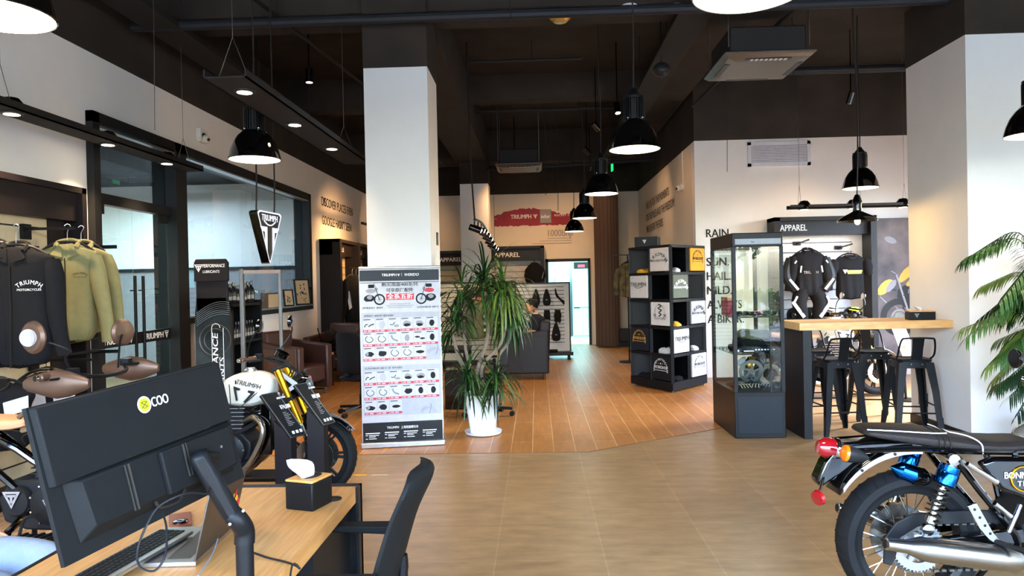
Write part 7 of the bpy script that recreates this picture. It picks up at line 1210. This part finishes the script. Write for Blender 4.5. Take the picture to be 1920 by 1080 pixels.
# --- guest chair at the desk
t = thing('office_chair', 'black shell backed chair pulled up to the right side of the desk', 'office chair', (-.5, 2.3, 0)); cx = -.5
def bk(px, py, Y=2.45): return P(px, py, Y=Y)
prof = [(735, 1100, .0), (752, 1000, .03), (775, 930, .05), (795, 890, .05), (797, 868, .03)]
b = MB('plastic_dark'); pts = [bk(px, py) for px, py in ((722, 1110), (735, 1050), (752, 990), (766, 945), (786, 905), (796, 880), (790, 866))]; rings = []
for i, p in enumerate(pts):
    wy = (.19, .2, .2, .19, .2, .17, .1)[i]; th = (.02, .024, .022, .02, .026, .024, .016)[i]; rings.append([(p.x - .032 + .062 * (1 - q * q) - th * .5, p.y + q * wy, p.z) for q in (-1, -.6, -.2, .2, .6, 1)] + [(p.x - .032 + .062 * (1 - q * q) + th * .5, p.y + q * wy, p.z) for q in (1, .6, .2, -.2, -.6, -1)])
b.loft(rings); b.build('backrest', t, sub=1)
bx = pts[0].x; b = MB('mesh_black'); b.loft([[(bx - .48 + .46 * u_, 2.45 + q * w_, .47 + z_) for q, z_ in ((-1, 0), (-.6, .03), (.6, .03), (1, 0), (.8, -.03), (-.8, -.03))] for u_, w_ in ((0, .2), (.1, .24), (.7, .24), (1, .2))]); b.build('seat', t, sub=1)
for s in (-1, 1):
    b = MB('plastic_dark'); y = 2.45 + s * .25; b.loft([[(bx - .33, y - .03, .665), (bx - .33, y + .03, .665), (bx - .33, y + .03, .685), (bx - .33, y - .03, .685)], [(bx + .03, y - .035, .65), (bx + .03, y + .035, .65), (bx + .03, y + .035, .685), (bx + .03, y - .035, .685)]]); b.tube([(bx - .02, y, .66), (bx + .0, y, .55), (bx - .1, y - s * .03, .45)], .016, 8, smooth=3); b.build('armrest', t, bevel=.006)
b = MB('metal_black'); b.tube([(bx + .06, 2.45, .66), (bx + .06, 2.45, .6), (bx + .03, 2.45, .5), (bx - .2, 2.45, .43)], .022, 8, smooth=4); b.cyl((bx - .24, 2.45, .08), (bx - .24, 2.45, .44), .028); b.build('support', t)
for k in range(5): a = 2 * PI * k / 5; c = Vector((math.cos(a), math.sin(a), 0)); o_ = Vector((bx - .24, 2.45, 0)); b = MB('metal_black'); b.bar(o_ + Vector((0, 0, .1)), o_ + c * .3 + Vector((0, 0, .075)), .035, .025); b.cyl(o_ + c * .3 + Vector((0, 0, .06)), o_ + c * .3 + Vector((0, 0, .03)), .012, n=8); lg = b.build('base_leg', t); b = MB('plastic_black'); qv = Vector((-c.y, c.x, 0)); pz = o_ + c * .3 + Vector((0, 0, .03)); b.cyl(pz - qv * .025, pz + qv * .025, .03); b.build('castor', lg)
# --- rug and floor tape
b = MB('rug'); rn = random.Random(1); n = 60; vs = []; 
for i in range(n + 1):
    for j in range(41): vs.append((-4.0 + 2.6 * i / n, 3.2 + 1.9 * j / 40, .004 + rn.uniform(0, .018)))
b.add(vs, [(i * 41 + j, (i + 1) * 41 + j, (i + 1) * 41 + j + 1, i * 41 + j + 1) for i in range(n) for j in range(40)]); b.build('rug', label='shaggy grey brown rug under the red edged motorcycle', cat='rug')
for (x0_, x1_, lb, m) in ((665, 689, 'short yellow tape strip on the grey floor by the front wheel', 'yellow_cloth'), (697, 727, 'worn printed tape strip on the grey floor beside the yellow one', 'slat_beige')):
    a = onz(x0_, 891, 0); c = onz(x1_, 890, 0); b = MB(m); b.bx(a.x, c.x, a.y - .02, a.y + .015, .001, .003); b.build('floor_tape', label=lb, cat='tape')
a = onz(719, 842, 0); b = MB('yellow_cloth'); b.bx(a.x, a.x + .09, a.y - .01, a.y + .012, .001, .003); b.build('floor_tape', label='small yellow tape piece on the wood floor under the banner base', cat='tape')
# ================================================================ people
def skin_body(name, root, verts, edges, m, sub=2, rootv=0):
    me = bpy.data.meshes.new(name); me.from_pydata([v[:3] for v in verts], edges, []); me.materials.append(MATS[m]); o = bpy.data.objects.new(name, me); COL.objects.link(o)
    o.parent = root
    if root.parent is None and root.name not in LOCAL: o.matrix_parent_inverse = root.matrix_basis.inverted()
    md = o.modifiers.new('skin', 'SKIN'); me.skin_vertices.new() if hasattr(me.skin_vertices, 'new') and not me.skin_vertices else None
    sv = me.skin_vertices[0].data
    for i, v in enumerate(verts): r = v[3]; sv[i].radius = r if isinstance(r, tuple) else (r, r); sv[i].use_root = (i == rootv)
    md.use_smooth_shade = True; s = o.modifiers.new('sub', 'SUBSURF'); s.levels = sub; s.render_levels = sub; return o
def hand(root, name, wrist, fwd, up, s=1., curl=.5, side=1):
    """palm and five bent fingers starting at the wrist"""
    M = basis(wrist, fwd, Vector(up).cross(Vector(fwd))); b = MB('skin', M)
    b.loft([[(x * s, w * s * math.cos(a), .013 * s * math.sin(a) * k) for a in [2 * PI * i / 12 for i in range(12)]] for x, w, k in ((-.03, .024, 1.6), (0, .026, 1.4), (.03, .036, 1.2), (.065, .041, 1.1), (.09, .038, .9))]); h = b.build(name, root, sub=1)
    for f in range(4):
        y = side * (-.029 + .0195 * f) * s; L = (.062, .074, .079, .07)[f] * s; p = [Vector((.085 * s, y, 0))]; a = 0
        for k, q in enumerate((.45, .32, .23)): a += curl * (.5 + .35 * k); p.append(p[-1] + Vector((math.cos(a), 0, -math.sin(a))) * L * q)
        b = MB('skin', M); b.tube(p, [.0092 * s, .0088 * s, .008 * s, .0062 * s], 9, smooth=4); b.sph(tuple(p[-1]), .0062 * s, 8, 6); b.build('finger', h)
    b = MB('skin', M); p = [Vector((.02 * s, side * .028 * s, -.004)), Vector((.045 * s, side * .05 * s, -.012 * s)), Vector((.07 * s, side * .058 * s, -.018 * s)), Vector((.088 * s, side * .055 * s, -.022 * s))]; b.tube(p, [.013 * s, .0115 * s, .0095 * s, .007 * s], 9, smooth=4); b.build('thumb', h); return h
def head(root, c, fwd, s=1., hair=True):
    M = basis(c, Vector(fwd).cross(Vector((0, 0, 1))), Vector((0, 0, 1)).cross(Vector(fwd).cross(Vector((0, 0, 1)))) * 1.0); M = Matrix(((M[0][0], -fwd[0], 0, c[0]), (M[1][0], -fwd[1], 0, c[1]), (0, 0, 1, c[2]), (0, 0, 0, 1)))
    b = MB('skin', M); n = 20   # local: -y is forward
    b.loft([[(s * w * math.cos(a), s * (d0 + d * math.sin(a)), s * z) for a in [2 * PI * k / n for k in range(n)]] for z, w, d, d0 in ((-.12, .02, .02, -.055), (-.11, .038, .045, -.045), (-.08, .056, .07, -.02), (-.04, .068, .086, 0), (0, .075, .094, .004), (.04, .076, .097, .006), (.075, .068, .088, .008), (.1, .045, .06, .01), (.112, .01, .015, .01))])
    b.loft([[(s * w * math.cos(a), s * (y - .09), s * z) if 0 else (s * w * math.cos(a), s * (-.088 - y + .008 * math.sin(a)), s * z) for a in [2 * PI * k / 8 for k in range(8)]] for z, w, y in ((.01, .007, -.004), (-.02, .01, .008), (-.038, .015, .014), (-.046, .01, .004))])
    for q in (-1, 1): b.sph((q * .077 * s, .01 * s, -.01 * s), (.008 * s, .018 * s, .03 * s), 10, 8)
    hd = b.build('head', root); b = MB('white_plain', M)
    for q in (-1, 1): b.sph((q * .03 * s, -.082 * s, .004 * s), .012 * s, 10, 8)
    b.m('ink')
    for q in (-1, 1): b.sph((q * .03 * s, -.0915 * s, .004 * s), .005 * s, 8, 6); b.bar((q * .045 * s, -.084 * s, .028 * s), (q * .016 * s, -.092 * s, .028 * s), .006 * s)
    b.build('eyes', hd); b = MB('copper', M); b.tube([(-.022 * s, -.084 * s, -.065 * s), (0, -.092 * s, -.064 * s), (.022 * s, -.084 * s, -.065 * s)], .0045 * s, 6, smooth=3); b.build('mouth', hd)
    b = MB('hair', M); b.loft([[(s * w * math.cos(a), s * (d0 + d * math.sin(a)), s * (z + (-.05 * max(0, math.sin(a)) if z < .06 else 0))) for a in [2 * PI * k / n for k in range(n)]] for z, w, d, d0 in ((.0, .079, .092, .02), (.035, .083, .1, .016), (.07, .078, .1, .012), (.1, .058, .08, .01), (.122, .02, .03, .01))]); b.build('hair', hd); return hd
# seated person in the dark tub chair, facing left
pr = thing('person', 'person in a dark T-shirt sitting in the leather tub chair behind the plant', 'person', (-.15, 12.0, 0)); V = [(-.05, 12.0, .52, (.16, .13)), (-.02, 12.0, .72, (.17, .115)), (.0, 12.0, .92, (.19, .11)), (-.01, 12.0, 1.0, (.12, .08)), (-.04, 12.0, 1.06, .052), (-.06, 12.0, 1.1, .05),
  (-.01, 11.84, .95, .06), (-.04, 11.72, .78, .046), (-.28, 11.74, .76, .036), (-.36, 11.76, .77, .028), (-.01, 12.16, .95, .06), (-.04, 12.28, .78, .046), (-.28, 12.24, .76, .036), (-.36, 12.22, .77, .028),
  (-.2, 11.9, .52, .085), (-.5, 11.88, .53, .065), (-.52, 11.88, .28, .055), (-.52, 11.88, .1, .042), (-.6, 11.88, .05, .04), (-.2, 12.1, .52, .085), (-.5, 12.12, .53, .065), (-.52, 12.12, .28, .055), (-.52, 12.12, .1, .042), (-.6, 12.12, .05, .04)]
skin_body('body', pr, V, [(0, 1), (1, 2), (2, 3), (3, 4), (4, 5), (2, 6), (6, 7), (7, 8), (8, 9), (2, 10), (10, 11), (11, 12), (12, 13), (0, 14), (14, 15), (15, 16), (16, 17), (17, 18), (0, 19), (19, 20), (20, 21), (21, 22), (22, 23)], 'skin')
head(pr, (-.1, 12.0, 1.2), (-1, 0, 0)); hand(pr, 'hand', (-.37, 11.76, .77), (-1, .1, .05), (0, 0, 1), curl=.7); hand(pr, 'hand', (-.37, 12.22, .77), (-1, -.1, .05), (0, 0, 1), curl=.7, side=-1)
b = MB('tshirt_navy'); b.loft([[(x_ + rx * math.cos(a), 12.0 + ry * math.sin(a), z) for a in [2 * PI * k / 20 for k in range(20)]] for z, rx, ry, x_ in ((.5, .15, .19, -.04), (.65, .15, .195, -.02), (.8, .15, .21, .0), (.93, .145, .22, .0), (1.0, .115, .18, .0), (1.045, .075, .09, -.02), (1.06, .066, .07, -.03))])
for s in (-1, 1): b.tube([(.0, 12.0 + s * .17, .97), (-.02, 12.0 + s * .23, .88), (-.035, 12.0 + s * .27, .79)], [.08, .072, .068], 12, smooth=3)
b.build('shirt', pr); b = MB('tshirt_navy')
for s in (-1, 1): b.tube([(-.02, 12.0 + s * .09, .52), (-.25, 12.0 + s * .11, .54), (-.5, 12.0 + s * .12, .54), (-.53, 12.0 + s * .12, .4), (-.53, 12.0 + s * .12, .12)], [.12, .105, .085, .07, .062], 12, smooth=4)
b.build('trousers', pr)
# person at the desk, cut by the left frame edge
pr = thing('person', 'person in pale blue jeans cut off at the lower left corner of the photo', 'person', (-2.3, 2.47, 0)); V = [(-2.38, 2.47, .55, (.17, .15)), (-2.42, 2.47, .78, (.17, .12)), (-2.42, 2.47, 1.0, (.2, .11)), (-2.4, 2.47, 1.1, (.12, .08)), (-2.37, 2.47, 1.17, .055), (-2.36, 2.47, 1.22, .052),
  (-2.42, 2.29, 1.04, .062), (-2.4, 2.22, .8, .046), (-2.2, 2.28, .71, .038), (-2.08, 2.32, .68, .028), (-2.42, 2.65, 1.04, .062), (-2.4, 2.72, .8, .046), (-2.24, 2.66, .72, .036), (-2.14, 2.62, .69, .027),
  (-2.2, 2.36, .55, .09), (-1.78, 2.33, .54, .07), (-1.76, 2.33, .3, .058), (-1.78, 2.33, .1, .045), (-1.66, 2.33, .05, .042), (-2.2, 2.58, .55, .09), (-1.78, 2.6, .54, .07), (-1.76, 2.6, .3, .058), (-1.78, 2.6, .1, .045), (-1.66, 2.6, .05, .042)]
skin_body('body', pr, V, [(0, 1), (1, 2), (2, 3), (3, 4), (4, 5), (2, 6), (6, 7), (7, 8), (8, 9), (2, 10), (10, 11), (11, 12), (12, 13), (0, 14), (14, 15), (15, 16), (16, 17), (17, 18), (0, 19), (19, 20), (20, 21), (21, 22), (22, 23)], 'skin')
head(pr, (-2.32, 2.47, 1.33), (1, 0, 0)); hand(pr, 'hand', (-2.17, 2.62, .69), (.97, -.1, -.12), (0, 0, 1), curl=.35, side=-1); hand(pr, 'hand', (-2.08, 2.32, .68), (.96, .1, -.12), (0, 0, 1), curl=.4)
b = MB('fabric_black'); b.loft([[(-2.41 + rx * math.cos(a), 2.47 + ry * math.sin(a), z) for a in [2 * PI * k / 20 for k in range(20)]] for z, rx, ry in ((.52, .17, .2), (.7, .16, .195), (.9, .16, .22), (1.03, .15, .23), (1.1, .12, .18), (1.15, .08, .09))])
for p in ([(-2.42, 2.29, 1.05), (-2.41, 2.25, .92), (-2.4, 2.22, .8)], [(-2.42, 2.65, 1.05), (-2.41, 2.69, .92), (-2.4, 2.72, .8)]): b.tube(p, [.085, .07, .065], 12, smooth=3)
b.build('shirt', pr); b = MB('jeans')
for y in (2.33, 2.6): b.tube([(-2.35, (y + 2.47) / 2, .56), (-2.1, y, .57), (-1.88, y, .565), (-1.77, y, .5), (-1.76, y, .36), (-1.78, y, .12)], [.13, .112, .095, .088, .078, .07], 20, smooth=5)
b.build('jeans', pr, sub=1)
b = MB('mesh_black'); b.loft([[(-2.4 + rx * math.cos(a), 2.47 + rx * math.sin(a), z) for a in [2 * PI * k / 20 for k in range(20)]] for z, rx in ((.36, .2), (.38, .25), (.42, .24))]); b.cyl((-2.4, 2.47, .05), (-2.4, 2.47, .37), .03); b.lathe([(.28, 0), (.28, .03), (.04, .06)], 24, T(-2.4, 2.47, 0)); b.build('stool', label='round black stool under the person at the lower left', cat='stool')
# ================================================================ greenery outside the storefront, seen in reflections
def bush(name, c, r, n, seed, label, trunk=0):
    rn = random.Random(seed); t = thing(name, label, 'tree' if trunk else 'hedge', (c[0], c[1], 0)); b = MB('leaf')
    for i in range(n):
        d = Vector((rn.gauss(0, 1), rn.gauss(0, 1), rn.gauss(0, 1))).normalized() * rn.uniform(.75, 1.0); p = Vector((c[0] + d.x * r[0], c[1] + d.y * r[1], c[2] + d.z * r[2])); b.m(rn.choice(('leaf', 'leaf_dark', 'leaf_yellow'))); s = rn.uniform(.08, .2); a = Vector((rn.gauss(0, 1), rn.gauss(0, 1), rn.gauss(0, 1))).normalized() * s; e = a.orthogonal().normalized() * s * .6; b.add([tuple(p - a), tuple(p + e), tuple(p + a), tuple(p - e)], [(0, 1, 2, 3)])
    b.build('foliage', t, smooth=False)
    b = MB('trunk'); b.cyl((c[0], c[1], -.1), (c[0], c[1], c[2]), .12); b.build('trunk', t)
for i in range(5): bush('tree', (-6 + 4.2 * i, -10 - (i % 2) * 1.5, 3.6), (1.9, 1.5, 1.7), 900, 100 + i, 'broad leafed tree outside the storefront, ' + ('leftmost', 'second from left', 'middle', 'fourth', 'rightmost')[i] + ' of the row', 1)
bush('hedge', (2, -8.5, .6), (9, .5, .7), 2200, 200, 'low green hedge outside the storefront')
